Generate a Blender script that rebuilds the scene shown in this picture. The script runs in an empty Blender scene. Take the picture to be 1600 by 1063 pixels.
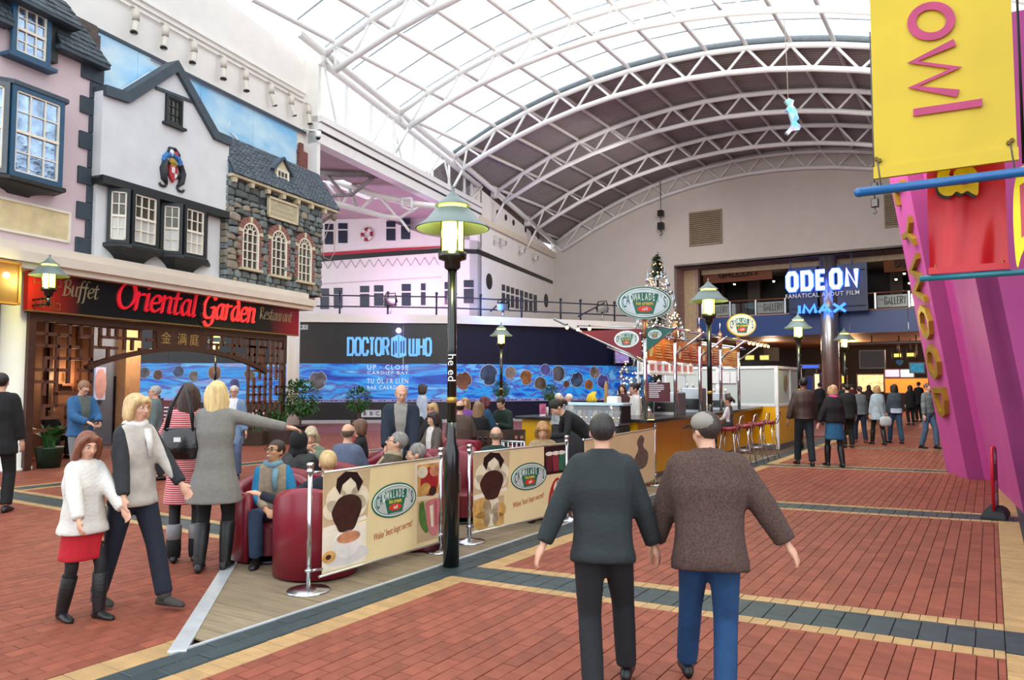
import bpy, bmesh, math, random
from mathutils import Vector, Matrix, Euler
random.seed(7)
sc = bpy.context.scene
COL = sc.collection
R_ = math.radians
# ------------------------------------------------------------------ camera
HC, FPX, PITCH = 1.65, 1166.0, math.atan(69/1166.0)
cam_d = bpy.data.cameras.new('camera'); cam = bpy.data.objects.new('camera', cam_d); COL.objects.link(cam)
cam_d.sensor_width = 36.0; cam_d.lens = 36.0*FPX/1600.0; cam_d.clip_end = 300
cam.location = (0, 0, HC); cam.rotation_euler = (math.pi/2+PITCH, 0, 0)
sc.camera = cam
# ------------------------------------------------------------------ world: even overcast sky
w = bpy.data.worlds.new('sky'); sc.world = w; w.use_nodes = True
bg = w.node_tree.nodes['Background']; bg.inputs[0].default_value = (.90, .95, 1, 1); bg.inputs[1].default_value = 2.3
sc.view_settings.view_transform = 'Standard'; sc.view_settings.look = 'None'
sc.view_settings.gamma = 1; sc.view_settings.use_curve_mapping = False
sc.view_settings.exposure = 0.05
sc.cycles.max_bounces = 8; sc.cycles.diffuse_bounces = 4; sc.cycles.transparent_max_bounces = 16
sc.cycles.sample_clamp_indirect = 6; sc.cycles.caustics_reflective = False; sc.cycles.caustics_refractive = False
# ------------------------------------------------------------------ unseen area lights added to brighten the back wall, floor and ship
def area_light(nm, loc, to, e, sx, sy, c):
    l = bpy.data.lights.new(nm, 'AREA'); l.shape = 'RECTANGLE'; l.size = sx; l.size_y = sy; l.energy = e; l.color = c
    o = bpy.data.objects.new(nm, l); COL.objects.link(o); o.location = loc; o.rotation_euler = (Vector(to)-Vector(loc)).to_track_quat('-Z', 'Y').to_euler()
TH = R_(32.58); MV = Matrix.Rotation(-TH, 4, 'Z')
area_light('fill_light_back', MV @ Vector((-3.2, 13.5, 8.6)), MV @ Vector((-11, 39, 6.0)), 1000, 5, 2.5, (1, .93, .84))
area_light('fill_light_floor', MV @ Vector((-10, 31, 11.8)), MV @ Vector((-10, 31.5, 0)), 250, 12, 6, (1, .93, .84))
area_light('fill_light_ship', MV @ Vector((-12, 30, 10.5)), MV @ Vector((-21, 32, 6.0)), 260, 5, 2, (1, .95, .9))
# ------------------------------------------------------------------ places
TH = R_(32.58)                                   # the vault's axis, from straight ahead
MV = Matrix.Rotation(-TH, 4, 'Z')                            # vault frame: x = across, y = along
W0 = Vector((-9.585, 14.452, 0)); AL = R_(90-21.77)
ML = Matrix.Translation(W0) @ Matrix.Rotation(AL, 4, 'Z')    # shop wall frame: x = along, y = into the wall
MI = Matrix.Identity(4)
UC, ZC, RV = -9.9, -9.7, 23.1                             # centre line and radius of the barrel vault
def uwall(v): return -15.86-.191*(v-7.02)
def zarc(u, r=RV): return ZC+math.sqrt(max(r*r-(u-UC)**2, 0))
def ray(px, py):
    x = (px-800)/FPX; z = (531.5-py)/FPX; c, s = math.cos(PITCH), math.sin(PITCH)
    d = Vector((x, c-z*s, s+z*c)); return d/d.y
CAM = Vector((0, 0, HC))
def G(px, py, z=0.0):
    d = ray(px, py); return CAM+d*((z-HC)/d.z)
def at(px, py, Y): return CAM+ray(px, py)*Y
def plane_hit(px, py, M, axis, val):                        # meets the plane axis = val of a frame; answers in that frame
    Mi = M.inverted(); o = Mi @ CAM; d = Mi.to_3x3() @ ray(px, py)
    return o+d*((val-o[axis])/d[axis])
def pL(px, py, d=0.0):
    q = plane_hit(px, py, ML, 1, -d); return q.x, q.z
def pV(px, py, v):
    q = plane_hit(px, py, MV, 1, v); return q.x, q.z
def pU(px, py, u):
    q = plane_hit(px, py, MV, 0, u); return q.y, q.z
def px_of(P):
    Pc = P-CAM; c, s = math.cos(PITCH), math.sin(PITCH)
    y = Pc.y*c+Pc.z*s; z = -Pc.y*s+Pc.z*c
    return (800+FPX*Pc.x/y, 531.5-FPX*z/y, y) if y > .1 else None
# ------------------------------------------------------------------ materials
MATS = {}
def srgb(h):
    h = h.lstrip('#'); v = [int(h[i:i+2], 16)/255 for i in (0, 2, 4)]
    return tuple((c/12.92 if c <= .04045 else ((c+.055)/1.055)**2.4) for c in v)+(1,)
def mat(name, col, rough=.6, metal=0.0, var=.12, scale=6.0, bump=0.0, emit=0.0, bscale=None, rand=0.0, island=0.0, stretch=None, ecol=None, alpha=1.0, trans=0.0, coat=0.0, spec=.5):
    if name in MATS: return MATS[name]
    m = bpy.data.materials.new(name); m.use_nodes = True; nt = m.node_tree; N = nt.nodes; L = nt.links
    b = N['Principled BSDF']; c = srgb(col) if isinstance(col, str) else tuple(col)
    b.inputs['Specular IOR Level'].default_value = spec; b.inputs['Roughness'].default_value = rough; b.inputs['Metallic'].default_value = metal
    tc = N.new('ShaderNodeTexCoord'); mp = N.new('ShaderNodeMapping'); L.new(tc.outputs['Object'], mp.inputs[0])
    if stretch: mp.inputs['Scale'].default_value = stretch
    nz = N.new('ShaderNodeTexNoise'); nz.inputs['Scale'].default_value = scale; nz.inputs['Detail'].default_value = 4
    L.new(mp.outputs[0], nz.inputs['Vector'])
    rp = N.new('ShaderNodeValToRGB'); rp.color_ramp.elements[0].position = .3; rp.color_ramp.elements[1].position = .7
    rp.color_ramp.elements[0].color = tuple(x*(1-var) for x in c[:3])+(1,)
    rp.color_ramp.elements[1].color = tuple(min(1, x*(1+var)) for x in c[:3])+(1,)
    L.new(nz.outputs['Fac'], rp.inputs[0]); out = rp.outputs[0]
    if rand or island:
        if rand: src = N.new('ShaderNodeObjectInfo').outputs['Random']
        else: src = N.new('ShaderNodeNewGeometry').outputs['Random Per Island']
        mr = N.new('ShaderNodeMapRange'); k = rand or island
        mr.inputs['To Min'].default_value = 1-k; mr.inputs['To Max'].default_value = 1+k; L.new(src, mr.inputs['Value'])
        mx = N.new('ShaderNodeVectorMath'); mx.operation = 'SCALE'; L.new(out, mx.inputs[0]); L.new(mr.outputs[0], mx.inputs['Scale']); out = mx.outputs[0]
    L.new(out, b.inputs['Base Color'])
    if bump:
        bn = N.new('ShaderNodeTexNoise'); bn.inputs['Scale'].default_value = bscale or scale*5; bn.inputs['Detail'].default_value = 5
        L.new(mp.outputs[0], bn.inputs['Vector'])
        bp = N.new('ShaderNodeBump'); bp.inputs['Strength'].default_value = bump; bp.inputs['Distance'].default_value = .02
        L.new(bn.outputs['Fac'], bp.inputs['Height']); L.new(bp.outputs[0], b.inputs['Normal'])
    if emit:
        b.inputs['Emission Strength'].default_value = emit
        e = srgb(ecol) if isinstance(ecol, str) else (ecol or c)
        b.inputs['Emission Color'].default_value = e
    if alpha < 1: b.inputs['Alpha'].default_value = alpha
    if trans: b.inputs['Transmission Weight'].default_value = trans
    if coat: b.inputs['Coat Weight'].default_value = coat; b.inputs['Coat Roughness'].default_value = .15
    MATS[name] = m; return m
def glassmat(name, tint=(.9, .95, 1, 1), gloss=.1, rough=.02, diff=0.0, dcol=(.8, .85, .85, 1), gmax=.5):
    if name in MATS: return MATS[name]
    m = bpy.data.materials.new(name); m.use_nodes = True; nt = m.node_tree; N = nt.nodes; L = nt.links
    N.remove(N['Principled BSDF']); o = N['Material Output']
    t = N.new('ShaderNodeBsdfTransparent'); t.inputs[0].default_value = tint
    g = N.new('ShaderNodeBsdfGlossy'); g.inputs['Roughness'].default_value = rough
    mx = N.new('ShaderNodeMixShader')
    fr = N.new('ShaderNodeLayerWeight'); fr.inputs[0].default_value = .25
    mr = N.new('ShaderNodeMapRange'); L.new(fr.outputs['Fresnel'], mr.inputs['Value']); mr.inputs['To Min'].default_value = gloss; mr.inputs['To Max'].default_value = min(1, gloss+gmax)
    L.new(mr.outputs[0], mx.inputs[0]); L.new(t.outputs[0], mx.inputs[1]); L.new(g.outputs[0], mx.inputs[2]); sh = mx.outputs[0]
    if diff:
        d = N.new('ShaderNodeBsdfDiffuse'); d.inputs[0].default_value = dcol
        m2 = N.new('ShaderNodeMixShader'); m2.inputs[0].default_value = diff; L.new(sh, m2.inputs[1]); L.new(d.outputs[0], m2.inputs[2]); sh = m2.outputs[0]
    L.new(sh, o.inputs['Surface']); MATS[name] = m; return m
# ------------------------------------------------------------------ mesh builder
ORG = {}
class MB:
    def __init__(s): s.v = []; s.f = []; s.sm = []
    def add(s, vs, fs, smooth=False):
        o = len(s.v); s.v += [tuple(x) for x in vs]
        for f in fs: s.f.append(tuple(i+o for i in f)); s.sm.append(smooth)
        return s
    def box(s, x0, x1, y0, y1, z0, z1):
        v = [(x, y, z) for z in (z0, z1) for y in (y0, y1) for x in (x0, x1)]
        return s.add(v, [(0, 2, 3, 1), (4, 5, 7, 6), (0, 1, 5, 4), (2, 6, 7, 3), (0, 4, 6, 2), (1, 3, 7, 5)])
    def bbox(s, x0, x1, y0, y1, z0, z1, b=.01):             # box with chamfered edges in plan and at the top
        return s.prismz([(x0+b, y0), (x1-b, y0), (x1, y0+b), (x1, y1-b), (x1-b, y1), (x0+b, y1), (x0, y1-b), (x0, y0+b)], z0, z1, b)
    def obox(s, c, h, M):
        v = [Vector(c)+M @ Vector((a*h[0], b*h[1], d*h[2])) for d in (-1, 1) for b in (-1, 1) for a in (-1, 1)]
        return s.add(v, [(0, 2, 3, 1), (4, 5, 7, 6), (0, 1, 5, 4), (2, 6, 7, 3), (0, 4, 6, 2), (1, 3, 7, 5)])
    def bar(s, a, b, w, h, up=(0, 0, 1)):
        a = Vector(a); b = Vector(b); d = b-a; L = d.length; d.normalize(); up = Vector(up)
        x = d.cross(up)
        if x.length < 1e-5: x = d.cross(Vector((0, 1, 0)))
        x.normalize(); y = x.cross(d)
        return s.obox((a+b)/2, (w/2, L/2, h/2), Matrix((x, d, y)).transposed())
    def prism(s, pts, y0, y1):                              # polygon in x,z pushed from y0 to y1
        n = len(pts); v = [(x, y0, z) for x, z in pts]+[(x, y1, z) for x, z in pts]
        return s.add(v, [tuple(range(n))]+[tuple(range(2*n-1, n-1, -1))]+[(i, n+i, n+(i+1) % n, (i+1) % n) for i in range(n)])
    def prismz(s, pts, z0, z1, b=0.0, bottom=True):
        n = len(pts); v = [(x, y, z0) for x, y in pts]; fs = []
        if bottom: fs.append(tuple(range(n-1, -1, -1)))
        if b:
            cx = sum(p[0] for p in pts)/n; cy = sum(p[1] for p in pts)/n
            v += [(x, y, z1-b) for x, y in pts]
            for x, y in pts:
                dx, dy = cx-x, cy-y; l = math.hypot(dx, dy) or 1; v.append((x+dx/l*b*1.3, y+dy/l*b*1.3, z1))
            for k in (0, 1): fs += [(k*n+i, k*n+(i+1) % n, (k+1)*n+(i+1) % n, (k+1)*n+i) for i in range(n)]
            fs.append(tuple(range(2*n, 3*n)))
        else:
            v += [(x, y, z1) for x, y in pts]; fs += [(i, (i+1) % n, n+(i+1) % n, n+i) for i in range(n)]; fs.append(tuple(range(n, 2*n)))
        return s.add(v, fs)
    def tube(s, pts, r, n=8, caps=True, closed=False, flat=None):
        pts = [Vector(p) for p in pts]; m = len(pts); rs = r if isinstance(r, (list, tuple)) else [r]*m
        v = []; up = None
        for i, p in enumerate(pts):
            if closed: d = pts[(i+1) % m]-pts[i-1]
            else: d = pts[min(i+1, m-1)]-pts[max(i-1, 0)]
            d.normalize()
            if up is None: up = Vector((0, 0, 1)) if abs(d.z) < .9 else Vector((0, 1, 0))
            x = d.cross(up)
            if x.length < 1e-4: x = d.cross(Vector((1, 0, 0)))
            x.normalize(); y = x.cross(d); up = y
            for k in range(n):
                a = 2*math.pi*k/n; v.append(p+x*(math.cos(a)*rs[i])+y*(math.sin(a)*rs[i]*(flat or 1)))
        fs = []
        for i in range(m if closed else m-1):
            j = (i+1) % m
            fs += [(i*n+k, i*n+(k+1) % n, j*n+(k+1) % n, j*n+k) for k in range(n)]
        s.add(v, fs, True)
        if caps and not closed:
            o = len(s.v)-len(v)
            s.f.append(tuple(o+k for k in range(n-1, -1, -1))); s.sm.append(False)
            s.f.append(tuple(o+(m-1)*n+k for k in range(n))); s.sm.append(False)
        return s
    def ell(s, c, r, M=None, nu=12, nv=8):
        c = Vector(c); M = M or Matrix.Identity(3); r = (r, r, r) if isinstance(r, (int, float)) else r
        v = [c+M @ Vector((0, 0, -r[2]))]
        for j in range(1, nv):
            t = math.pi*j/nv
            for i in range(nu):
                a = 2*math.pi*i/nu; v.append(c+M @ Vector((r[0]*math.sin(t)*math.cos(a), r[1]*math.sin(t)*math.sin(a), -r[2]*math.cos(t))))
        v.append(c+M @ Vector((0, 0, r[2]))); fs = [(0, 1+(i+1) % nu, 1+i) for i in range(nu)]
        for j in range(nv-2): fs += [(1+j*nu+i, 1+j*nu+(i+1) % nu, 1+(j+1)*nu+(i+1) % nu, 1+(j+1)*nu+i) for i in range(nu)]
        t = len(v)-1; fs += [(t, 1+(nv-2)*nu+i, 1+(nv-2)*nu+(i+1) % nu) for i in range(nu)]
        return s.add(v, fs, True)
    def lathe(s, prof, n=20, c=(0, 0), smooth=True, caps=True):
        v = []; fs = []
        for r, z in prof:
            for i in range(n): a = 2*math.pi*i/n; v.append((c[0]+r*math.cos(a), c[1]+r*math.sin(a), z))
        for j in range(len(prof)-1): fs += [(j*n+i, j*n+(i+1) % n, (j+1)*n+(i+1) % n, (j+1)*n+i) for i in range(n)]
        s.add(v, fs, smooth)
        if caps:
            o = len(s.v)-len(v)
            s.f.append(tuple(o+k for k in range(n-1, -1, -1))); s.sm.append(False)
            s.f.append(tuple(o+(len(prof)-1)*n+k for k in range(n))); s.sm.append(False)
        return s
    def rings(s, rings, caps=True, smooth=True):             # list of equal rings of points
        n = len(rings[0]); v = [p for r in rings for p in r]; fs = []
        for j in range(len(rings)-1): fs += [(j*n+i, j*n+(i+1) % n, (j+1)*n+(i+1) % n, (j+1)*n+i) for i in range(n)]
        s.add(v, fs, smooth)
        if caps:
            o = len(s.v)-len(v)
            s.f.append(tuple(o+k for k in range(n-1, -1, -1))); s.sm.append(smooth)
            s.f.append(tuple(o+(len(rings)-1)*n+k for k in range(n))); s.sm.append(smooth)
        return s
    def mesh(s, name, m, org=None):
        me = bpy.data.meshes.new(name); o = org or (0, 0, 0)
        me.from_pydata([(x-o[0], y-o[1], z-o[2]) for x, y, z in s.v], [], s.f)
        me.polygons.foreach_set('use_smooth', s.sm)
        if m: me.materials.append(m)
        me.update(); return me
    def build(s, name, m, parent=None, frame=None, label=None, org=None):
        po = ORG.get(parent.name) if parent else org
        me = s.mesh(name, m, po); return link(me, name, parent, frame, label, org)
def link(me, name, parent=None, frame=None, label=None, org=None):
    o = bpy.data.objects.new(name, me); COL.objects.link(o)
    if parent is not None:
        o.parent = parent; ORG[o.name] = ORG.get(parent.name, (0, 0, 0))
    else:
        ORG[o.name] = org or (0, 0, 0)
        o.matrix_world = (frame or MI) @ Matrix.Translation(org or (0, 0, 0))
    if label: o['label'] = label
    return o
def tag(o, label=None, cat=None, group=None, kind=None):
    if label: o['label'] = label
    if cat: o['category'] = cat
    if group: o['group'] = group
    if kind: o['kind'] = kind
    return o
def thing(name, label, cat, org=(0, 0, 0), frame=None, rot=None, group=None, kind=None):
    o = bpy.data.objects.new(name, None); COL.objects.link(o); o.empty_display_size = .1
    if rot is not None:
        o.matrix_world = (frame or MI) @ Matrix.Translation(org) @ Matrix.Rotation(rot, 4, 'Z'); ORG[o.name] = (0, 0, 0)
    else:
        o.matrix_world = (frame or MI) @ Matrix.Translation(org); ORG[o.name] = tuple(org)
    return tag(o, label, cat, group, kind)
def copy_tree(o, parent=None):
    c = o.copy(); COL.objects.link(c)
    if parent is not None:
        c.parent = parent; c.matrix_parent_inverse = o.matrix_parent_inverse.copy()
    for ch in list(o.children): copy_tree(ch, c)
    return c
def B(): return MB()
# ------------------------------------------------------------------ lettering
def text_mesh(s, size, ext=.004, off=0.0, shear=0.0, sx=1.0, align='CENTER', space=1.0):
    cu = bpy.data.curves.new('lettering', 'FONT'); cu.body = s; cu.size = size; cu.extrude = ext; cu.offset = off
    cu.shear = shear; cu.align_x = align; cu.align_y = 'CENTER'; cu.resolution_u = 2; cu.space_character = space
    ob = bpy.data.objects.new('lettering', cu); COL.objects.link(ob)
    dg = bpy.context.evaluated_depsgraph_get(); me = bpy.data.meshes.new_from_object(ob.evaluated_get(dg), depsgraph=dg)
    bpy.data.objects.remove(ob); bpy.data.curves.remove(cu)
    for v in me.vertices: v.co.x *= sx
    return me
def face_text(mb, s, x, y, z, size, ang=0.0, flip=False, **k):
    """lettering standing in the x,z plane at depth y, read from -y"""
    me = text_mesh(s, size, **k); ca, sa = math.cos(ang), math.sin(ang)
    vs = []
    for v in me.vertices:
        a, b = v.co.x, v.co.y
        vs.append((x+a*ca-b*sa, y-v.co.z, z+a*sa+b*ca))
    mb.add(vs, [tuple(p.vertices) for p in me.polygons]); bpy.data.meshes.remove(me); return mb
def catmull(P, n=6):
    if len(P) < 3: return P
    Q = [P[0]]+list(P)+[P[-1]]; out = []
    for i in range(1, len(Q)-2):
        a, b, c, d = Q[i-1:i+3]
        for k in range(n):
            t = k/n; out.append(tuple(.5*((2*b[j])+(-a[j]+c[j])*t+(2*a[j]-5*b[j]+4*c[j]-d[j])*t*t+(-a[j]+3*b[j]-3*c[j]+d[j])*t**3) for j in (0, 1)))
    return out+[P[-1]]
def nib(mb, P, w, ang, y0, y1, thin=.25):
    """a stroke of a broad pen held at an angle, as raised geometry in x,z"""
    nx, nz = math.cos(ang)*w/2, math.sin(ang)*w/2; tx, tz = -math.sin(ang)*w/2*thin, math.cos(ang)*w/2*thin
    for (a, b), (c, d) in zip(P[:-1], P[1:]):
        pts = []
        for X, Z in ((a, b), (c, d)):
            for e in (-1, 1):
                for g in (-1, 1): pts.append((X+e*nx+g*tx, Z+e*nz+g*tz))
        mb.prism(hull(pts), y0, y1)
def hull(P):
    P = sorted(set(P))
    def half(Q):
        h = []
        for p in Q:
            while len(h) > 1 and (h[-1][0]-h[-2][0])*(p[1]-h[-2][1])-(h[-1][1]-h[-2][1])*(p[0]-h[-2][0]) <= 0: h.pop()
            h.append(p)
        return h
    a = half(P); b = half(P[::-1]); return a[:-1]+b[:-1]
def stroke(mb, P, w, y0, y1):
    """monoline block stroke with mitred joints in x,z"""
    closed = P[0] == P[-1] and len(P) > 2; Q = P[:-1] if closed else P; n = len(Q); L = []; Rr = []
    for i in range(n):
        def seg(a, b):
            dx, dz = b[0]-a[0], b[1]-a[1]; l = math.hypot(dx, dz) or 1; return (-dz/l, dx/l)
        if closed or 0 < i < n-1:
            n1 = seg(Q[i-1], Q[i]); n2 = seg(Q[i], Q[(i+1) % n]); mx, mz = n1[0]+n2[0], n1[1]+n2[1]; k = (mx*mx+mz*mz)/2 or .2
            k = max(k, .45); o = (mx/k, mz/k); ol = math.hypot(*o); o = (o[0]/ol*min(ol, 1.3), o[1]/ol*min(ol, 1.3)) if ol > 0 else o
        else: o = seg(Q[0], Q[1]) if i == 0 else seg(Q[-2], Q[-1])
        L.append((Q[i][0]+o[0]*w/2, Q[i][1]+o[1]*w/2)); Rr.append((Q[i][0]-o[0]*w/2, Q[i][1]-o[1]*w/2))
    for i in range(n if closed else n-1):
        j = (i+1) % n; mb.prism([L[i], L[j], Rr[j], Rr[i]], y0, y1)
def ellipse(cx, cz, rx, rz, n=32): return [(cx+rx*math.cos(2*math.pi*i/n), cz+rz*math.sin(2*math.pi*i/n)) for i in range(n)]
def clip(P, a, b, c):                                       # keep a*x+b*y+c >= 0
    out = []
    for i in range(len(P)):
        p, q = P[i], P[(i+1) % len(P)]; dp = a*p[0]+b*p[1]+c; dq = a*q[0]+b*q[1]+c
        if dp >= 0: out.append(p)
        if dp*dq < 0: t = dp/(dp-dq); out.append((p[0]+(q[0]-p[0])*t, p[1]+(q[1]-p[1])*t))
    return out
def area(P): return abs(sum(P[i][0]*P[(i+1) % len(P)][1]-P[(i+1) % len(P)][0]*P[i][1] for i in range(len(P))))/2
# ------------------------------------------------------------------ palette
white = mat('white paint', '#e9e6e0', .55, var=.03, scale=3)
steelw = mat('white painted steel', '#e8e8e6', .4, var=.03)
cream = mat('cream plaster', '#d9cdbd', .8, var=.04, scale=2, bump=.05)
black = mat('black paint', '#0d0e10', .4, var=.2)
blackgloss = mat('black gloss paint', '#08090b', .18, var=.1, coat=.5)
chrome = mat('polished steel', '#d4d6d8', .18, 1.0, var=.05)
brushed = mat('brushed steel', '#b9bcc0', .32, 1.0, var=.06)
navy = mat('navy pane', '#141a35', .25, var=.1)
slate = mat('slate grey paint', '#3d4a54', .6, var=.15)
lampgl = mat('lamp glass lit', '#f7f9b0', .4, emit=7, ecol=(1, .93, .10, 1))
shade_m = mat('grey green lamp shade', '#74827f', .4, .3, var=.08)
gold = mat('gold paint', '#b89a4a', .35, .5)
# ================================================================== FLOOR (vault frame)
mortar = mat('dark mortar', '#5a4238', .9, var=.2)
brickR = mat('red clay paver', '#884836', .6, var=.14, scale=9, bump=.12, rand=.16, spec=.3)
brickRi = mat('red clay paver field', '#884836', .6, var=.14, scale=9, bump=.12, island=.16, spec=.3)
brickYi = mat('buff clay paver', '#b08d5e', .6, var=.12, scale=9, bump=.12, island=.10)
brickDi = mat('blue black paver', '#2d3c40', .5, var=.14, scale=9, bump=.1, island=.14)
floor = B().add([(-40, -12, -.03), (14, -12, -.03), (14, 60, -.03), (-40, 60, -.03)], [(0, 1, 2, 3)]).build('floor', mortar, frame=MV)
tag(floor, kind='structure')
ORG['floor'] = (0, 0, 0)
BAND = [((-3.8, 5.12, .09), (-3.8, 5.76, .125)), ((-2.62, 10.28, .165), (-2.7, 11.0, .15)), ((-2.4, 15.8, .18), (-2.4, 16.4, .18)),
        ((-2.4, 21.2, .15), (-2.4, 21.7, .15)), ((-2.4, 26.5, .15), (-2.4, 27.0, .15)), ((-2.4, 31.8, .15), (-2.4, 32.3, .15)), ((-2.4, 37, .15), (-2.4, 37.5, .15))]
def bl(i, f):                                               # line at fraction f of band i: v = a + k u
    (u0, v0, k0), (u1, v1, k1) = BAND[i]; a0 = v0-k0*u0; a1 = v1-k1*u1
    return a0+(a1-a0)*f, k0+(k1-k0)*f
fields = {'R': MB(), 'Y': MB(), 'D': MB()}; cands = []
def seen(P):
    for q in (P[0], P[len(P)//2], (sum(x for x, y in P)/len(P), sum(y for x, y in P)/len(P))):
        r = px_of(MV @ Vector((q[0], q[1], 0)))
        if r and -420 < r[0] < 1900 and r[1] < 1300: return r
    return None
def brick(P, kind):
    if len(P) < 3 or area(P) < .0006: return
    r = seen(P)
    if not r: return
    if area(P) < .0012*max(1, r[2]/9): return
    z = random.uniform(-.0015, .0015); g = .0024
    cx = sum(p[0] for p in P)/len(P); cy = sum(p[1] for p in P)/len(P)
    Q = []
    for x, y in P:
        dx, dy = cx-x, cy-y; Q.append((x+math.copysign(min(g, abs(dx)*.3), dx), y+math.copysign(min(g, abs(dy)*.3), dy)))
    if kind == 'R' and len(P) == 4 and area(P) > .02: cands.append((r[2], Q, z)); return
    n = len(Q); fields[kind].add([(x, y, -.03) for x, y in Q]+[(x, y, z-.003) for x, y in Q]+[(x+(cx-x)*.03, y+(cy-y)*.03, z) for x, y in Q],
        [(i, (i+1) % n, n+(i+1) % n, n+i) for i in range(n)]+[(n+i, n+(i+1) % n, 2*n+(i+1) % n, 2*n+i) for i in range(n)]+[tuple(range(2*n, 3*n))])
def lay(kind, u0, u1, v0, v1, bw, bv, planes, half=True, along=True):
    i = 0; u = u0
    while u < u1-1e-4:
        off = -(bv/2 if (half and i % 2) else 0); v = v0+off
        while v < v1:
            P = [(u, v), (min(u+bw, u1), v), (min(u+bw, u1), v+bv), (u, v+bv)]
            for pl in planes: P = clip(P, *pl)
            if P: brick(P, kind)
            v += bv
        u += bw; i += 1
above = lambda i, f: (-bl(i, f)[1], 1, -bl(i, f)[0])        # v >= line
below = lambda i, f: (bl(i, f)[1], -1, bl(i, f)[0])
uge = lambda u: (1, 0, -u); ule = lambda u: (-1, 0, u)
UD, UY, UR, RY, RD = -4.27, -3.97, -3.77, .03, .25          # deck edge, buff, red, red end, buff end
for i in range(-1, 5):
    v0 = 1.2 if i < 0 else bl(i, 1)[0]+bl(i, 1)[1]*UY-.1; v1 = bl(i+1, 0)[0]+bl(i+1, 0)[1]*RD+.1
    lo = [above(i, 1)] if i >= 0 else []; lo2 = [above(i, .80)] if i >= 0 else []
    lay('R', UR, RY, v0, v1, .1074, .215, lo+[below(i+1, 0)])
    lay('Y', UY, UR, v0-.3, v1, .2, .108, lo2+[below(i+1, .20)], False)
    lay('Y', RY, RD, v0-.3, v1, .24, .068, lo2+[below(i+1, .20)], False)
    lay('Y', UR, RY, v1-2.2, v1+.5, .11, 3, [above(i+1, 0), below(i+1, .20)], False)
    lay('D', UY, 2.0, v1-2.2, v1+1.2, .16, .16, [above(i+1, .2), below(i+1, .80)], False)
    lay('Y', UR, RY, v1-2.2, v1+1.2, .11, 3, [above(i+1, .80), below(i+1, 1)], False)
lay('D', UD, UY, .8, 26, .14, .28, [])
lay('D', RD, 1.8, 3, 17, .2, .2, [])
# left field, beyond the deck
lb = lambda f, s: (0, s, -s*(5.14*(1-f)+5.78*f))
DG = (-4.27, 2.85); DGK = -.98          # the deck's diagonal edge
dl = lambda off: (DGK, -1, DG[1]-DGK*DG[0]-off)             # v <= diagonal - off
DU = -9.0
for (ua, ub, va, vb, ex) in ((-17.5, -4.5, 0, 5.4, [dl(.05), lb(0, -1)]), (-12.7, -4.5, 5, 7.6, [dl(.05), lb(1, 1)]), (-12.7, DU, 7.5, 18, []), (-19, -13.3, 5, 20, [lb(1, 1)])):
    lay('R', ua, ub, va, vb, .1074, .215, ex)
lay('Y', -4.5, UD, .4, 3.2, .23, .21, [dl(.02)], False)
for f0, f1, k in ((0, .2, 'Y'), (.2, .8, 'D'), (.8, 1, 'Y')):
    lay(k, -18, -5, 3, 6.6, .11 if k == 'Y' else .2, 3 if k == 'Y' else .2, [lb(f0, 1), lb(f1, -1), dl(.05)], False)
for a, b, k in ((-13.3, -13.18, 'Y'), (-13.18, -12.82, 'D'), (-12.82, -12.7, 'Y')):
    lay(k, a, b, 5, 18, .14, .2, [lb(1, 1)], False)
cands.sort(key=lambda c: c[0] if (lambda r: 0 < r[0] < 1600 and r[1] < 1063)(px_of(MV @ Vector((c[1][0][0], c[1][0][1], 0)))) else 99)
bm0 = MB(); bm0.add([(-.0515, -.105, -.03), (.0515, -.105, -.03), (.0515, .105, -.03), (-.0515, .105, -.03), (-.0515, -.105, -.003), (.0515, -.105, -.003), (.0515, .105, -.003), (-.0515, .105, -.003),
    (-.0495, -.103, 0), (.0495, -.103, 0), (.0495, .103, 0), (-.0495, .103, 0)], [(0, 1, 5, 4), (1, 2, 6, 5), (2, 3, 7, 6), (3, 0, 4, 7), (4, 5, 9, 8), (5, 6, 10, 9), (6, 7, 11, 10), (7, 4, 8, 11), (8, 9, 10, 11)])
bme = bm0.mesh('brick', brickR)
for k, (d, Q, z) in enumerate(cands):
    if k < 260 and abs(area(Q)-.1026*.2102) < .0006:
        o = bpy.data.objects.new('brick', bme); COL.objects.link(o); o.parent = floor
        o.location = (sum(p[0] for p in Q)/4, sum(p[1] for p in Q)/4, z)
    else:
        n = 4; cx = sum(p[0] for p in Q)/4; cy = sum(p[1] for p in Q)/4
        fields['R'].add([(x, y, -.03) for x, y in Q]+[(x, y, z-.003) for x, y in Q]+[(x+(cx-x)*.03, y+(cy-y)*.03, z) for x, y in Q],
            [(i, (i+1) % n, n+(i+1) % n, n+i) for i in range(n)]+[(n+i, n+(i+1) % n, 2*n+(i+1) % n, 2*n+i) for i in range(n)]+[tuple(range(2*n, 3*n))])
for k, nm, m in (('R', 'red_paver_field', brickRi), ('Y', 'buff_paver_rows', brickYi), ('D', 'dark_paver_rows', brickDi)):
    tag(fields[k].build(nm, m, floor), kind='stuff')
far = B().prismz([(-30, 18), (-9, 18), (-4.27, 26.2), (3, 26.2), (3, 60), (-36, 60)], -.03, -.002).build('far_paving', mat('far red paving', '#8a4b3e', .45, var=.12, scale=4), floor)
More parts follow.
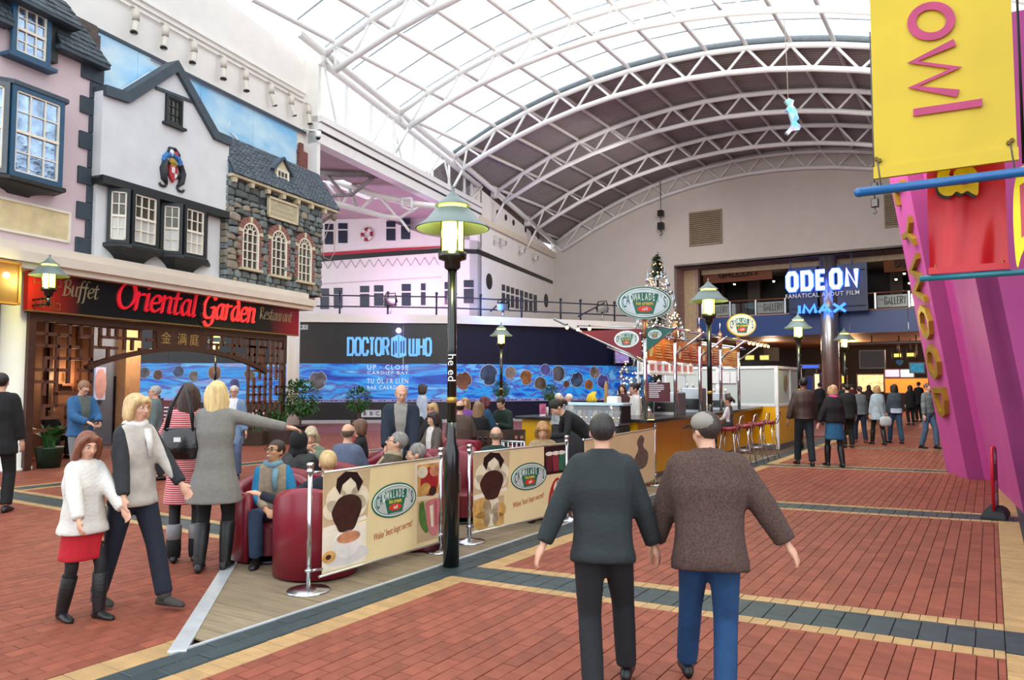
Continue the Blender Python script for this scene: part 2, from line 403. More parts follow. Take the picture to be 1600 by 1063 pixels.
# ------------------------------------------------------------------ timber deck of the cafe
deckm = mat('weathered deck plank', '#8a7a62', .65, var=.2, scale=3, bump=.15, rand=.12, stretch=(1, 8, 1))
deck = thing('timber_deck', 'weathered timber deck under the cafe tables with a metal edge strip', 'deck', (-6, 8, 0), MV)
B().prismz([(-4.29, 3.0), (-4.29, 18), (-9, 18), (-9, 7.6)], -.029, -.012).build('underlay', black, deck)
v = 2.93
while v < 17.8:
    ul = max(DU, DG[0]+(v-DG[1])/DGK)+.07; u = UD-.02
    while u > ul+.05:
        L = random.choice((1.4, 1.8, 2.3)); u2 = max(u-L, ul); z = random.uniform(-.002, .001)
        ula = ul if u2 > ul else None
        P = [(u2, v), (u, v), (u, v+.136), (u2, v+.136)]
        if u2 <= ul+1e-6 and ul > DU+.08: P = [(ul, v), (u, v), (u, v+.136), (ul+.136/DGK, v+.136)]
        r = px_of(MV @ Vector((u-.3, v, 0)))
        B().prismz(P, -.012, .004+z, .003).build('plank', deckm, deck); u = u2-.006
    v += .142
B().prismz([(UD-.02, 2.82), (UD+.012, 2.79), (UD+.012, 18), (UD-.02, 18)], -.01, .008, .002).build('edge_strip', mat('bright metal strip', '#ccd2d6', .35, .35), deck)
a = Vector((DG[0], DG[1])); b = Vector((DU, DG[1]+DGK*(DU-DG[0]))); nrm = Vector((-(b-a).y, (b-a).x)).normalized()*.055
B().prismz([tuple(a+nrm), tuple(b+nrm), tuple(b-nrm), tuple(a-nrm)][::-1], -.01, .010, .004).build('ramp_strip', mat('bright metal strip', '#ccd2d6'), deck)

# ================================================================== LEFT WALL (shop frame, x along, z up, y into the wall)
SE = 9.28                                                   # where the shop wall ends and the eaves opening begins
def topz(s):
    q = MV.inverted() @ (ML @ Vector((s, 0, 0))); return zarc(q.x)-.05
pts = [(-4.5, 4.2), (SE, 4.2), (SE, topz(SE))]+[(s, topz(s)) for s in (7, 5, 3, 1, -1, -4.5)]
tag(B().prism(pts, .5, .75).build('wall_left', white, frame=ML), kind='structure')
# painted sky mural board on the wall
skym = bpy.data.materials.new('painted sky'); skym.use_nodes = True
nt = skym.node_tree; tcn = nt.nodes.new('ShaderNodeTexCoord'); mpn = nt.nodes.new('ShaderNodeMapping'); mpn.inputs['Scale'].default_value = (.35, 1, .6)
nzn = nt.nodes.new('ShaderNodeTexNoise'); nzn.inputs['Scale'].default_value = 2.2; nzn.inputs['Detail'].default_value = 6; rpn = nt.nodes.new('ShaderNodeValToRGB')
rpn.color_ramp.elements[0].position = .36; rpn.color_ramp.elements[1].position = .66; rpn.color_ramp.elements[0].color = srgb('#7fbfe8'); rpn.color_ramp.elements[1].color = srgb('#cfe6ee')
nt.links.new(tcn.outputs['Object'], mpn.inputs[0]); nt.links.new(mpn.outputs[0], nzn.inputs[0]); nt.links.new(nzn.outputs[0], rpn.inputs[0]); nt.links.new(rpn.outputs[0], nt.nodes['Principled BSDF'].inputs[0])
ME = pL(400, 168, -.45)[1]
mur = thing('sky_mural', 'pale blue painted cloud mural board behind the house fronts', 'mural', (4, .5, 6), ML)
for i in range(6):
    s0 = -3+i*1.98; B().prism([(s0, 4), (s0+1.97, 4), (s0+1.97, ME-.07), (s0, ME-.07)], .44, .5).build('panel', skym, mur)
B().box(-3, SE, .40, .5, ME-.07, ME).build('top_rail', slate, mur)
# chimneys and a gull painted as low relief on the mural
brk = mat('old chimney brick', '#7b4a44', .9, var=.2, scale=20, bump=.3)
chn = B()
s1, z1 = pL(466, 222, -.4); s2, z2 = pL(487, 262, -.4)
chn.box(s1, s2, .33, .435, z2-.7, z1-.25); chn.box(s1+.05, s1+.22, .36, .44, z1-.25, z1); chn.box(s2-.25, s2-.05, .36, .44, z1-.25, z1-.1); chn.box(s1-.03, s1+.3, .35, .44, z1-.35, z1-.25)
tag(chn.build('chimney', brk, frame=ML), 'small brick twin chimney at the right end of the sky mural', 'chimney')
s1, z1 = pL(103, 30, -.3); s2, z2 = pL(147, 66, -.3)
c2 = B(); c2.box(s1, s2-.06, .1, .435, z2-.5, z1); c2.box(s2-.06, s2, .1, .435, z2-.5, z2+.1); c2.prism([(s1, z1), (s2-.06, z1), (s2-.1, z1+.08), (s1+.04, z1+.08)], .1, .435)
tag(c2.build('chimney', mat('soot brown brick', '#5a4f4a', .9, var=.3, scale=14, bump=.3), frame=ML), 'sooty brown chimney behind the pink house roof', 'chimney')
s1, z1 = pL(356, 202, -.4)
gl = B(); gl.prism([(s1, z1), (s1+.12, z1+.32), (s1+.06, z1+.06)], .415, .436); gl.prism([(s1+.25, z1-.1), (s1+.5, z1-.22), (s1+.3, z1-.03)], .415, .436); gl.prism([(s1+.28, z1-.12), (s1+.1, z1-.05), (s1+.3, z1-.05)], .415, .436)
tag(gl.build('gull', mat('gull white', '#dfe8e8', .7), frame=ML), 'white gull cutout on the mural above the slate roof', 'gull')
# conduit rails and spot lamps on the wall above the mural
RZ = pL(400, 118, -.42)[1]
rl = B(); rl.tube([(-3, .47, RZ+.16), (SE-.1, .47, RZ+.16)], .03, 6); rl.tube([(-3, .45, RZ), (SE-.1, .45, RZ)], .025, 6); rl.box(-3, SE, .44, .5, RZ+.3, RZ+.34)
tag(rl.build('lighting_rail', white, frame=ML), 'cream conduit rail carrying spot lamps along the white wall', 'rail')
spotm = mat('aged white lamp housing', '#cfc9bd', .5, var=.1)
def spot_lamp(px, py, k):
    s, z = pL(px, py, -.3); od = ['leftmost', 'second', 'third', 'fourth', 'fifth', 'sixth', 'seventh', 'last'][k]
    t = thing('wall_spotlight', od+' white can spotlight from the left on the rail above the mural', 'spotlight', (s, .3, RZ), ML, group='spotlights on the rail above the mural')
    B().tube([(s, .42, RZ), (s, .28, RZ-.04), (s, .28, RZ-.16)], .03, 6).build('bracket', spotm, t)
    a = random.uniform(-.09, .09); lo = B(); lo.tube([(s, .28, RZ-.12), (s, .28, RZ-.36)], .085, 10); lo.build('gear_box', spotm, t)
    B().tube([(s, .28, RZ-.36), (s, .28, RZ-.42), (s+a, .24, RZ-.68), (s+a*1.1, .235, RZ-.7)], [.05, .075, .08, .095], 10).build('lamp_can', spotm, t)
    B().tube([(s+a*1.1, .235, RZ-.698), (s+a*1.12, .234, RZ-.71)], .08, 10).build('lens', black, t)
for k, (x, y) in enumerate(((212, 5), (258, 30), (303, 55), (349, 80), (384, 97), (424, 122), (455, 145), (482, 160))): spot_lamp(x, y, k)
# eaves opening: beam, gutter, glazing above, dome camera
s9, zb = pL(520, 237, 0); zb = 9.25
S2 = 21.5
tag(B().box(SE, S2+.3, -.05, .35, zb, zb+.34).box(SE, S2+.3, -.12, .3, zb+.40, zb+.62).box(SE, S2+.3, -.18, .3, zb+.66, zb+.86).build('trim_1', steelw, frame=ML), kind='structure')
tag(B().box(SE, S2+.3, -.06, .3, zb+.34, zb+.40).build('trim_2', black, frame=ML), kind='structure')
tag(B().box(SE, SE+.16, -.02, .9, 4.2, 12.0).build('trim_3', white, frame=ML), kind='structure')
glassR = glassmat('roof glass', (.97, .99, 1, 1), .01, .05, .02, gmax=.08)
wg = thing('window_1', 'tall row of bright glazing above the eaves gutter', 'window', (15, .1, 9.5), ML, kind='structure')
del wg['category']
s = SE+.2
while s < S2-.5:
    e = min(s+1.55, S2-.4); B().prism([(s, zb+.9), (e-.05, zb+.9), (e-.05, topz(e)-.12), (s, topz(s)-.12)], .1, .115).build('pane', glassR, wg)
    B().box(e-.05, e, .06, .16, zb+.86, topz(e)-.05).build('mullion', steelw, wg); s = e
B().tube([(ss, -.05, topz(ss)-.16) for ss in (SE, 11, 13, 15, 17, 19, S2)], .11, 8).build('eaves_tube', steelw, wg)
k = 0
ss = SE+1.0
while ss < S2:
    B().tube([(ss, -.02, zb+.86), (ss+(1.3 if k % 2 else -1.0)*.8, -.1, topz(ss)-.2)], .045, 6).build('brace', steelw, wg); ss += 2.1; k += 1
sd, zd = pL(497, 215, .2)
dm = thing('dome_camera', 'white dome camera with dark lens at the end of the mural', 'camera', (sd, -.2, zd), ML)
B().lathe([(.03, zd+.22), (.09, zd+.2), (.1, zd+.04), (.085, zd)], 14, (sd, -.2)).build('housing', white, dm)
B().ell((sd, -.2, zd), (.075, .075, .08)).build('dome', blackgloss, dm)
B().tube([(sd, -.2, zd+.2), (sd-.1, .3, zd+.3)], .025, 6).build('arm', white, dm)

# ------------------------------------------------------------------ recess behind the eaves: ship front, roof and truss
FA = ML @ Vector((S2, 0, 0)); FB = ML @ Vector((32.9, 0, 0))   # ship corner, back wall corner
MA = Matrix.Translation(FA) @ Matrix.Rotation(AL+math.pi/2+math.pi, 4, 'Z')   # ship end: x runs right along the end wall to the corner
def pA(px, py, d=0.0): q = plane_hit(px, py, MA, 1, -d); return q.x, q.z
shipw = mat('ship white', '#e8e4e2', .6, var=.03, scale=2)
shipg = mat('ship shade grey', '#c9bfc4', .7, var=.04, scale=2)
shp = thing('ship_end_wall', 'white ship end wall with red and black stripe and paired navy windows', 'ship', (-5, 0, 4.4), MA)
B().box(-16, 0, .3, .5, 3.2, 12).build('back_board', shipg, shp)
top = [pA(*q) for q in ((500, 318), (540, 325), (590, 338), (630, 354), (660, 366), (690, 372), (746, 376))]
B().prism([(-16, 3.2), (0, 3.2), (0, pA(746, 376)[1]), *top[::-1], (-16, top[0][1]+.5)], 0, .3).build('hull', shipw, shp)
def stripe(nm, m, lo, hi, d): B().prism([pA(*q) for q in lo]+[pA(*q) for q in hi[::-1]], -d, 0).build(nm, m, shp)
stripe('black_stripe', black, ((480, 411), (600, 401), (690, 395), (746, 397)), ((480, 402), (600, 394), (690, 388), (746, 390)), .03)
stripe('red_stripe', mat('ship red', '#b3173a', .5), ((480, 402), (600, 394), (690, 387)), ((480, 397), (600, 389), (688, 385)), .05)
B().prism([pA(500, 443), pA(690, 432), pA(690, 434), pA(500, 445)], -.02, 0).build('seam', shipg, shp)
zz = [pA(505+i*7.2, (420-i*.25) if i % 2 else (408-i*.25), .02) for i in range(26)]
z_ = B()
for p_, q_ in zip(zz[:-1], zz[1:]): z_.tube([(p_[0], -.02, p_[1]), (q_[0], -.02, q_[1])], .012, 4)
z_.build('rope_lacing', mat('grey rope', '#9a8f97', .8), shp)
def panes(x0, x1, y0, y1, sp=None):
    for a_, b_ in ((y0, sp), (sp+2.5, y1)) if sp else ((y0, y1),):
        P0 = pA(x0, a_); P1 = pA(x1, a_); P2 = pA(x1, b_); P3 = pA(x0, b_)
        B().prism([P3, P2, P1, P0], -.03, 0).build('window', navy, shp)
for x0, x1, y0, sp, y1 in ((508, 521, 350, 359.5, 382), (529, 543, 349, 358, 380), (604, 618, 346, 355, 376), (627, 641, 342, 351, 374),
                           (501, 514, 451, 461, 483), (522, 535, 450, 460, 482), (563, 577, 447, 457, 479), (585, 599, 446, 456, 478),
                           (628, 642, 444, 455, 478), (658, 665, 443, 454, 477), (695, 706, 441, 452, 476), (725, 740, 438, 449, 474)): panes(x0, x1, y0, y1, sp)
# ship side to the back wall
dv = FB-FA; MS = Matrix.Translation(FA) @ Matrix.Rotation(math.atan2(dv.y, dv.x), 4, 'Z'); LS = dv.length
def pS(px, py, d=0.0): q = plane_hit(px, py, MS, 1, -d); return q.x, q.z
zt = [(LS, topz(S2+2.6)-1.35), (0, topz(S2)+.1)]
tag(B().prism([(0, 0), (LS, 0), (LS, topz(32.8)-.3), (LS*.5, topz(27.2)-.25), (0, topz(21.5)-.2)], 0, .4).build('wall_ship', shipw, frame=MS), kind='structure')
side = thing('ship_hull', 'black band, portholes and row of navy windows on the receding ship side', 'ship', (4, 0, 4), MS)
B().prism([pS(746, 397), pS(863, 444), pS(863, 439), pS(746, 389)], -.03, .02).build('black_band', black, side)
B().prism([pS(746, 347), pS(864, 404), pS(864, 396), pS(746, 338)], -.16, .02).build('ledge', cream, side)
for cx, cy, rx, ry in ((764, 440, 4.5, 12.5), (853, 470, 3, 10.5)):
    c_ = pS(cx, cy); a_ = pS(cx+rx, cy)[0]-c_[0]; b_ = c_[1]-pS(cx, cy+ry)[1]; B().prism(ellipse(*c_, a_, b_, 20), -.03, .02).build('porthole', black, side)
for cx, cy in ((777, 333), (790, 340), (802, 348), (821, 359), (831, 364), (841, 370)):
    c_ = pS(cx, cy); B().prism(ellipse(*c_, .14, .16, 14), -.03, .02).build('porthole', black, side)
for i in range(8):
    xa = 784+i*7.1; xb = xa+4.6
    for y0, y1 in ((444.5+i*2.3, 454+i*2.2), (457.5+i*2.0, 477+i*1.6)):
        P3 = pS(xa, y1); P2 = pS(xb, y1+.6); P1 = pS(xb, y0+1); P0 = pS(xa, y0); B().prism([P3, P2, P1, P0], -.03, .02).build('window', navy, side)
for i, (cx, cy) in enumerate(((780, 376), (789, 380), (818, 392), (839, 403))):
    s, z = pS(cx, cy, .3); t = thing('wall_floodlight', ['leftmost', 'second', 'third', 'rightmost'][i]+' small cream floodlight under the ledge on the white ship side', 'floodlight', (s, -.3, z), MS, group='floodlights under the ship side ledge')
    B().box(s-.1, s+.1, -.35, -.18, z-.12, z+.12).build('housing', spotm, t); B().tube([(s, 0, z+.25), (s, -.2, z+.2), (s, -.27, z+.1)], .025, 6).build('bracket', spotm, t)
    B().box(s-.08, s+.08, -.365, -.35, z-.1, z+.1).build('lens', mat('lens grey', '#8c8a86', .2), t)
# life ring on the ship
cx, cz = pA(573.5, 366.5, .06)
lr = thing('life_ring', 'red and white life ring hung on the ship front', 'life ring', (cx, -.08, cz), MA)
rr = .26
for k in range(8):
    ang = [2*math.pi*(k+j/6)/8-math.pi/8 for j in range(7)]
    B().tube([(cx+rr*math.cos(a_), -.08, cz+rr*math.sin(a_)) for a_ in ang], .078, 8).build('ring_segment', mat('ring red', '#9c1f34', .5) if k % 2 == 0 else white, lr)
lr2 = B().tube([(cx+.36*math.cos(2*math.pi*j/24), -.08, cz+.36*math.sin(2*math.pi*j/24)) for j in range(24)], .012, 5, closed=True).build('grab_rope', mat('pale rope', '#c9b9a8', .8), lr)
# pulley and rope beside the stone house
pu = thing('pulley_rope', 'wooden pulley block with a hanging rope loop at the stone house corner', 'pulley', tuple(at(522, 340, 22.75)), rot=0)
c_ = Vector((0, 0, 0)); B().ell((0, 0, 0), (.09, .05, .12)).build('block', mat('old wood block', '#6a5c50', .7), pu); B().tube([(0, 0, .1), (-.2, 0, .16), (-.5, -.02, .12)], .02, 6).build('hook_arm', mat('old wood block', '#6a5c50', .7), pu)
B().tube([(-.08, 0, 0), (-.2, 0, -.4), (-.35, 0, -.9), (-.3, 0, -1.25), (-.1, 0, -1.32), (.02, 0, -1.1), (.05, 0, -.5), (.06, 0, 0)], .014, 6).build('rope', mat('tan rope', '#b09a88', .8), pu)
# recess roof
rcm = mat('mauve roof liner', '#b9a3a8', .8, var=.05, scale=3)
rr_ = thing('recess_roof', 'mauve sloping roof of the side bay with two bright rooflights', 'roof', (15, 5, 9), ML, kind='structure'); del rr_['category']
zA = lambda y: 9.5+.06*y
for (y0, y1, gaps) in ((.35, 2.6, None), (2.6, 3.6, 'g'), (3.6, 6.2, None), (6.2, 7.2, 'g'), (7.2, 16, None)):
    if gaps:
        for s0, s1 in ((SE-6, SE+1), (SE+4.2, SE+5.2), (SE+8.4, 24)): B().add([(s0, y0, zA(y0)), (s1, y0, zA(y0)), (s1, y1, zA(y1)), (s0, y1, zA(y1))], [(0, 1, 2, 3)]).build('roof_sheet', rcm, rr_)
        for s0, s1 in ((SE+1, SE+4.2), (SE+5.2, SE+8.4)): B().add([(s0, y0, zA(y0)+.05), (s1, y0, zA(y0)+.05), (s1, y1, zA(y1)+.05), (s0, y1, zA(y1)+.05)], [(0, 1, 2, 3)]).build('roof_pane', glassR, rr_)
    else:
        B().add([(SE-6, y0, zA(y0)), (24, y0, zA(y0)), (24, y1, zA(y1)), (SE-6, y1, zA(y1))], [(0, 1, 2, 3)]).build('roof_sheet', rcm, rr_)
tr = thing('side_truss', 'pale blue white curved tube truss under the side bay roof', 'truss', (14, 3, 8), ML)
def q3(px, py, Y): return tuple(ML.inverted() @ at(px, py, Y))
tA = [q3(x, y, 29.5) for x, y in ((490, 268), (530, 285), (580, 303), (640, 318), (700, 325))]
tB = [q3(x, y, 29.5) for x, y in ((490, 305), (530, 320), (570, 330), (600, 338), (625, 342))]
ORG[tr.name] = (14, 3, 8)
B().tube(tA, .13, 8).build('top_chord', steelw, tr); B().tube(tB, .11, 8).build('bottom_chord', steelw, tr)
for p_, q_ in (((545, 292), (560, 331)), ((560, 331), (587, 305)), ((592, 306), (622, 342)), ((560, 331), (545, 292)), ((622, 342), (660, 320)), ((500, 270), (535, 320)), ((535, 320), (548, 296)), ((625, 342), (640, 362))):
    B().tube([q3(*p_, 29.5), q3(*q_, 29.5)], .06, 6).build('web_bar', steelw, tr)
t2 = thing('side_beam', 'grey steel beam and raking struts crossing the side bay', 'beam', (14, 3, 8), ML)
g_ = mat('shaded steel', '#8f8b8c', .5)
B().tube([q3(x, y, 27.5) for x, y in ((490, 268), (530, 272), (560, 272), (600, 274))], .14, 8).build('beam', g_, t2)
for p_, q_ in (((512, 275), (538, 305)), ((548, 306), (585, 276)), ((520, 306), (550, 305))): B().tube([q3(*p_, 27.5), q3(*q_, 27.5)], .07, 6).build('strut', g_, t2)
fr = B()
for p_, q_ in (((628, 310), (628, 323)), ((628, 323), (643, 329)), ((643, 329), (643, 310)), ((628, 310), (643, 310))): fr.tube([q3(*p_, 29), q3(*q_, 29)], .045, 6)
fr.build('hanging_frame', steelw, t2)

# ================================================================== VAULT
VA, VE = 25.4, 39.1
TRV = [7.2, 11.75, 16.3, 20.85, 25.4, 29.95, 34.5, 38.85]
PU = [-21.5, -20.0, -18.5, -17.03, -15.53, -14.0, -12.5, -11.03, -9.56, -8.09, -6.68, -5.23, -3.88, -2.4, -1, .45, 1.8]
def ulv(v): return uwall(v)+.1
ceil = thing('ceiling', None, None, (0, 0, 0), MV, kind='structure')
decking = mat('grey roof decking', '#877e7d', .6, var=.05, scale=2)
dk = MB(); nU = 46
for i in range(nU):
    pass
rib = []; v = VA+.1
while v < VE: rib += [(v, 0), (v+.05, .035), (v+.14, .035), (v+.19, 0)]; v += .21
vs = []; fs = []; cols = [-22.2+i*(1.8+22.2)/nU for i in range(nU+1)]
for (vv, dz) in rib:
    for u in cols: vs.append((u, vv, zarc(u)+.22+dz))
n = nU+1
for j in range(len(rib)-1):
    for i in range(nU): fs.append((j*n+i, j*n+i+1, (j+1)*n+i+1, (j+1)*n+i))
MB().add(vs, fs).build('ribbed_decking', decking, ceil)
purm = mat('purlin paint', '#dcd8d6', .45, var=.03)
for u in PU:
    v0 = 7.02+(u+15.86)/-.191 if u < -15.5 else 5
    v0 = max(v0, 5); B().tube([(u, v0, zarc(u)+.12), (u, VE, zarc(u)+.12)], .075, 6).build('purlin', purm, ceil)
barm = mat('glazing bar grey', '#b9c3c8', .4, .3)
for k in range(4):
    v0, v1 = TRV[k], TRV[k+1]
    for f in range(3):
        va, vb = v0+(v1-v0)*f/3, v0+(v1-v0)*(f+1)/3
        B().tube([(u, va, zarc(u)+.24) for u in [ulv(va)]+[x for x in PU if x > ulv(va)]], .035, 5).build('glazing_bar', barm, ceil)
        for i in range(len(PU)-1):
            ua, ub = PU[i], PU[i+1]
            if ub < ulv(va): continue
            ua = max(ua, ulv(va))
            B().add([(ua, va+.03, zarc(ua)+.27), (ub, va+.03, zarc(ub)+.27), (ub, vb-.03, zarc(ub)+.27), (ua, vb-.03, zarc(ua)+.27)], [(0, 1, 2, 3)]).build('pane', glassR, ceil)
B().tube([(u, VA, zarc(u)+.22) for u in [ulv(VA)]+PU[3:]], .10, 6).build('edge_beam', mat('edge beam grey', '#6f7a80', .5), ceil)
trm = ['overexposed front', '']
names = ['nearest white arched roof truss, high in the glazed bay', 'second white arched roof truss, over the left wall end', 'third white arched roof truss, inside the glazed bay', 'fourth white arched roof truss, next before the grey roof edge',
         'white arched roof truss where glazing meets grey decking', 'first arched truss under the grey decking', 'second arched truss under the grey decking', 'last arched truss flat against the back wall']
for k, v in enumerate(TRV):
    if k == 0: continue
    t = thing('roof_truss', names[k], 'truss', (UC, v, 12), MV, group=None)
    ul = ulv(v); U = [ul]+[u for u in PU if u > ul+.5]
    B().tube([(u, v, zarc(u)) for u in U], .105, 8).build('top_chord', steelw, t)
    M2 = [(a_+b_)/2 for a_, b_ in zip(U[:-1], U[1:])]
    zb_ = lambda u: zarc(u)-.80
    ub0 = U[0]+(.55 if len(U) > 2 else .3)
    B().tube([(u, v, zb_(u)) for u in [ub0]+M2[1:]], .105, 8).build('bottom_chord', steelw, t)
    Q = [ub0]+M2[1:]
    for i in range(len(Q)):
        B().tube([(U[i], v, zarc(U[i])), (Q[i], v, zb_(Q[i]))], .05, 6).build('web_bar', steelw, t)
        B().tube([(Q[i], v, zb_(Q[i])), (U[i+1], v, zarc(U[i+1]))], .05, 6).build('web_bar', steelw, t)
    if 2 < k < 7: B().tube([(ub0, v, zb_(ub0)), (U[0]+.05, v-.2, zarc(U[0])-1.55)], .06, 6).build('wall_strut', steelw, t)
    B().box(U[0]-.15, U[0]+.1, v-.15, v+.15, zarc(U[0])-.25, zarc(U[0])+.25).build('bearing_block', steelw, t)
B().tube([(ulv(v)+.05, v, zarc(ulv(v))+.05) for v in (15, 18, 22, VA, 28, 33, VE)], .13, 8).build('eaves_member', steelw, ceil)

# ================================================================== BACK WALL with the cinema opening
OU0, OZ = -14.42, 8.08
wall = mat('back wall plaster', '#cdc4bc', .85, var=.03, scale=1.5, bump=.03)
bw = B(); NU = 24; us = [-22.2+i*(1.8+22.2)/NU for i in range(NU+1)]+[OU0]; us.sort()
for ua, ub in zip(us[:-1], us[1:]):
    if ub-ua < 1e-4: continue
    z0 = 0 if ub <= OU0+1e-4 else OZ
    bw.prism([(ua, z0), (ub, z0), (ub, zarc(ub)+.3), (ua, zarc(ua)+.3)], VE, VE+.4)
tag(bw.build('wall_back', wall, frame=MV), kind='structure')
tag(B().box(1.8, 2.1, 6, VE+9, 0, 11).build('wall_right', mat('right wall dark', '#6a5a66', .8), frame=MV), kind='structure')
ventm = mat('tan louvre', '#8d7b62', .5)
for nm, x0, x1, y0, y1, lb_ in (('a', 1078, 1128, 331, 383, 'square tan louvre vent on the back wall left of the sign'), ('b', 1382, 1432, 302, 354, 'tan louvre vent on the back wall beside the purple wall')):
    (u0, za), (u1, zb2) = pV(x0, (y0+3), VE), pV(x1, (y1-3), VE); t = thing('louvre_vent', lb_, 'vent', ((u0+u1)/2, VE, zb2), MV)
    B().box(u0, u1, VE-.04, VE, zb2, za).build('backing', mat('vent dark', '#5c4f3e', .7), t)
    h = (za-zb2)/17
    for i in range(17): B().box(u0+.03, u1-.03, VE-.09, VE-.04, zb2+i*h+.25*h, zb2+i*h+.8*h).build('slat', ventm, t)
    for a_ in ((u0-.03, u0+.03, zb2, za), (u1-.03, u1+.03, zb2, za), (u0-.03, u1+.03, zb2-.03, zb2+.03), (u0-.03, u1+.03, za-.03, za+.03)): B().box(a_[0], a_[1], VE-.1, VE, a_[2], a_[3]).build('frame', ventm, t)
# ================================================================== HOUSE FRONTS (shop frame; d is how far proud of the wall plane)
pinkm = mat('pink render', '#d6c2c5', .8, var=.05, scale=1.5, bump=.06)
renderw = mat('white lime render', '#d9dcdd', .85, var=.05, scale=2, bump=.12)
bluef = mat('blue window paint', '#23506e', .45, var=.1)
sashw = mat('ivory sash paint', '#e9e3d2', .5, var=.03)
darkfr = mat('black timber paint', '#1b2022', .5, var=.15)
slatem = mat('grey roof slate', '#56616a', .6, var=.15, scale=8, bump=.15, island=.22)
slated = mat('dark roof slate', '#39434a', .6, var=.15, scale=8, bump=.15, island=.22)
quoinm = mat('dark slate quoin', '#34404a', .6, var=.12, scale=7, bump=.15, rand=.12)
wavy = mat('wavy old glass', '#93aac6', .05, .8, var=.45, scale=4, bump=.9, bscale=4)  # uneven colour painted in to suggest distorted reflections
wavyd = mat('dim old glass', '#55524a', .1, .4, var=.3, scale=3, bump=.2, bscale=4)
blind = mat('pale blind behind glass', '#c9c8c4', .25, .1, var=.08, scale=2)
def win(parent, A, Bq, z0, z1, cols, rows, fw, fm, sm, pm, name='window', bw=.022, sash=True, low=None, dep=.07):
    """a framed, glazed window standing on the line A-B (s, d), each pane its own piece"""
    A = Vector((A[0], -A[1])); Bq = Vector((Bq[0], -Bq[1])); dx = Bq-A; L = dx.length; dx.normalize(); n = Vector((dx.y, -dx.x))
    if n.y > 0: n = -n
    def P(x, o, z): q = A+dx*x+n*o; return (q.x, q.y, z)
    def bx(mb, x0, x1, o0, o1, za, zb):
        v = [P(x, o, z) for z in (za, zb) for o in (o0, o1) for x in (x0, x1)]
        mb.add(v, [(0, 2, 3, 1), (4, 5, 7, 6), (0, 1, 5, 4), (2, 6, 7, 3), (0, 4, 6, 2), (1, 3, 7, 5)])
    f = B()
    for a in ((0, fw, z0, z1), (L-fw, L, z0, z1), (fw, L-fw, z0, z0+fw), (fw, L-fw, z1-fw, z1)): bx(f, a[0], a[1], 0, dep, a[2], a[3])
    fo = f.build(name, fm, parent)
    x0, x1, za, zb = fw, L-fw, z0+fw, z1-fw; g = B(); sw = bw*1.5
    for a in ((x0, x0+sw, za, zb), (x1-sw, x1, za, zb), (x0, x1, za, za+sw), (x0, x1, zb-sw, zb)): bx(g, a[0], a[1], .01, dep*.7, a[2], a[3])
    if sash: bx(g, x0, x1, .01, dep*.8, (za+zb)/2-sw*.8, (za+zb)/2+sw*.8)
    for i in range(1, cols): x = x0+(x1-x0)*i/cols; bx(g, x-bw/2, x+bw/2, .01, dep*.6, za, zb)
    for j in range(1, rows): z = za+(zb-za)*j/rows; bx(g, x0, x1, .01, dep*.55, z-bw/2, z+bw/2)
    g.build('glazing_bars', sm, fo)
    for i in range(cols):
        for j in range(rows):
            q = B(); bx(q, x0+(x1-x0)*i/cols, x0+(x1-x0)*(i+1)/cols, .005, .012, za+(zb-za)*j/rows, za+(zb-za)*(j+1)/rows)
            q.build('pane', (low if low and j < rows/2 else pm), fo)
    return fo
def slates(parent, c, rows, cols, m, name='slates'):
    """overlapping slates on the sloping quad c = bottom left, bottom right, top right, top left (s, y, z)"""
    c = [Vector(p) for p in c]; nrm = (c[1]-c[0]).cross(c[3]-c[0]).normalized()
    if nrm.y > 0: nrm = -nrm
    B().add([p-nrm*.03 for p in c], [(0, 1, 2, 3)]).build('roof_board', m, parent); mb = B()
    for j in range(rows):
        t0, t1 = j/rows, min((j+1.35)/rows, 1); L0, R0 = c[0].lerp(c[3], t0), c[1].lerp(c[2], t0); L1, R1 = c[0].lerp(c[3], t1), c[1].lerp(c[2], t1)
        for i in range(-1, cols+1):
            o = .5*(j % 2); a, b = max(0, (i+o)/cols+.003), min(1, (i+1+o)/cols-.003)
            if b-a < .2/cols: continue
            dr = random.uniform(0, .02); k = random.uniform(.016, .03)
            p = [L0.lerp(R0, a), L0.lerp(R0, b), L1.lerp(R1, b), L1.lerp(R1, a)]; dn = (p[0]-p[3]).normalized()*dr
            q = [p[0]+dn+nrm*k, p[1]+dn+nrm*k, p[2]+nrm*.002, p[3]+nrm*.002, p[0]+dn, p[1]+dn]
            mb.add(q, [(0, 1, 2, 3), (4, 5, 1, 0), (4, 0, 3), (1, 5, 2)])
    return tag(mb.build(name, m, parent), kind='stuff')
# ---- pink house
PD = .15
pk = thing('pink_house_front', 'pink rendered house front with slate quoins, blue bay window and grey mansard roof', 'house front', (.5, 0, 4.2), ML)
SQ = pL(153, 300, PD)[0]; ze = pL(172, 104, .4)[1]; zpb = pL(150, 403, PD)[1]
B().box(-4, SQ-.02, -PD, .42, zpb, ze+.25).build('wall', pinkm, pk)
# quoins: long and short in turn
n = 11; zq0, zq1 = zpb, pL(160, 108, PD)[1]; h = (zq1-zq0)/n
for i in range(n):
    wq = .50 if i % 2 == 0 else .28
    z0 = zq0+i*h; q = B(); q.bbox(SQ-wq, SQ+.03, -PD-.05, .3, z0+.008, z0+h-.008, .012); q.build('quoin', quoinm, pk)
# upper window
(sa, zt1), (sb, _), (_, zb1) = pL(27, 20, .3), pL(77, 60, .3), pL(50, 90, .3)
zt1 = pL(50, 14, .3)[1]
win(pk, (sa-.1, .27), (sb+.02, .27), zb1-.08, zt1+.05, 3, 4, .09, bluef, sashw, wavy, 'upper_window')
B().box(sa-.2, sb+.12, -.42, -PD, zb1-.15, zb1-.08).build('sill', bluef, pk)
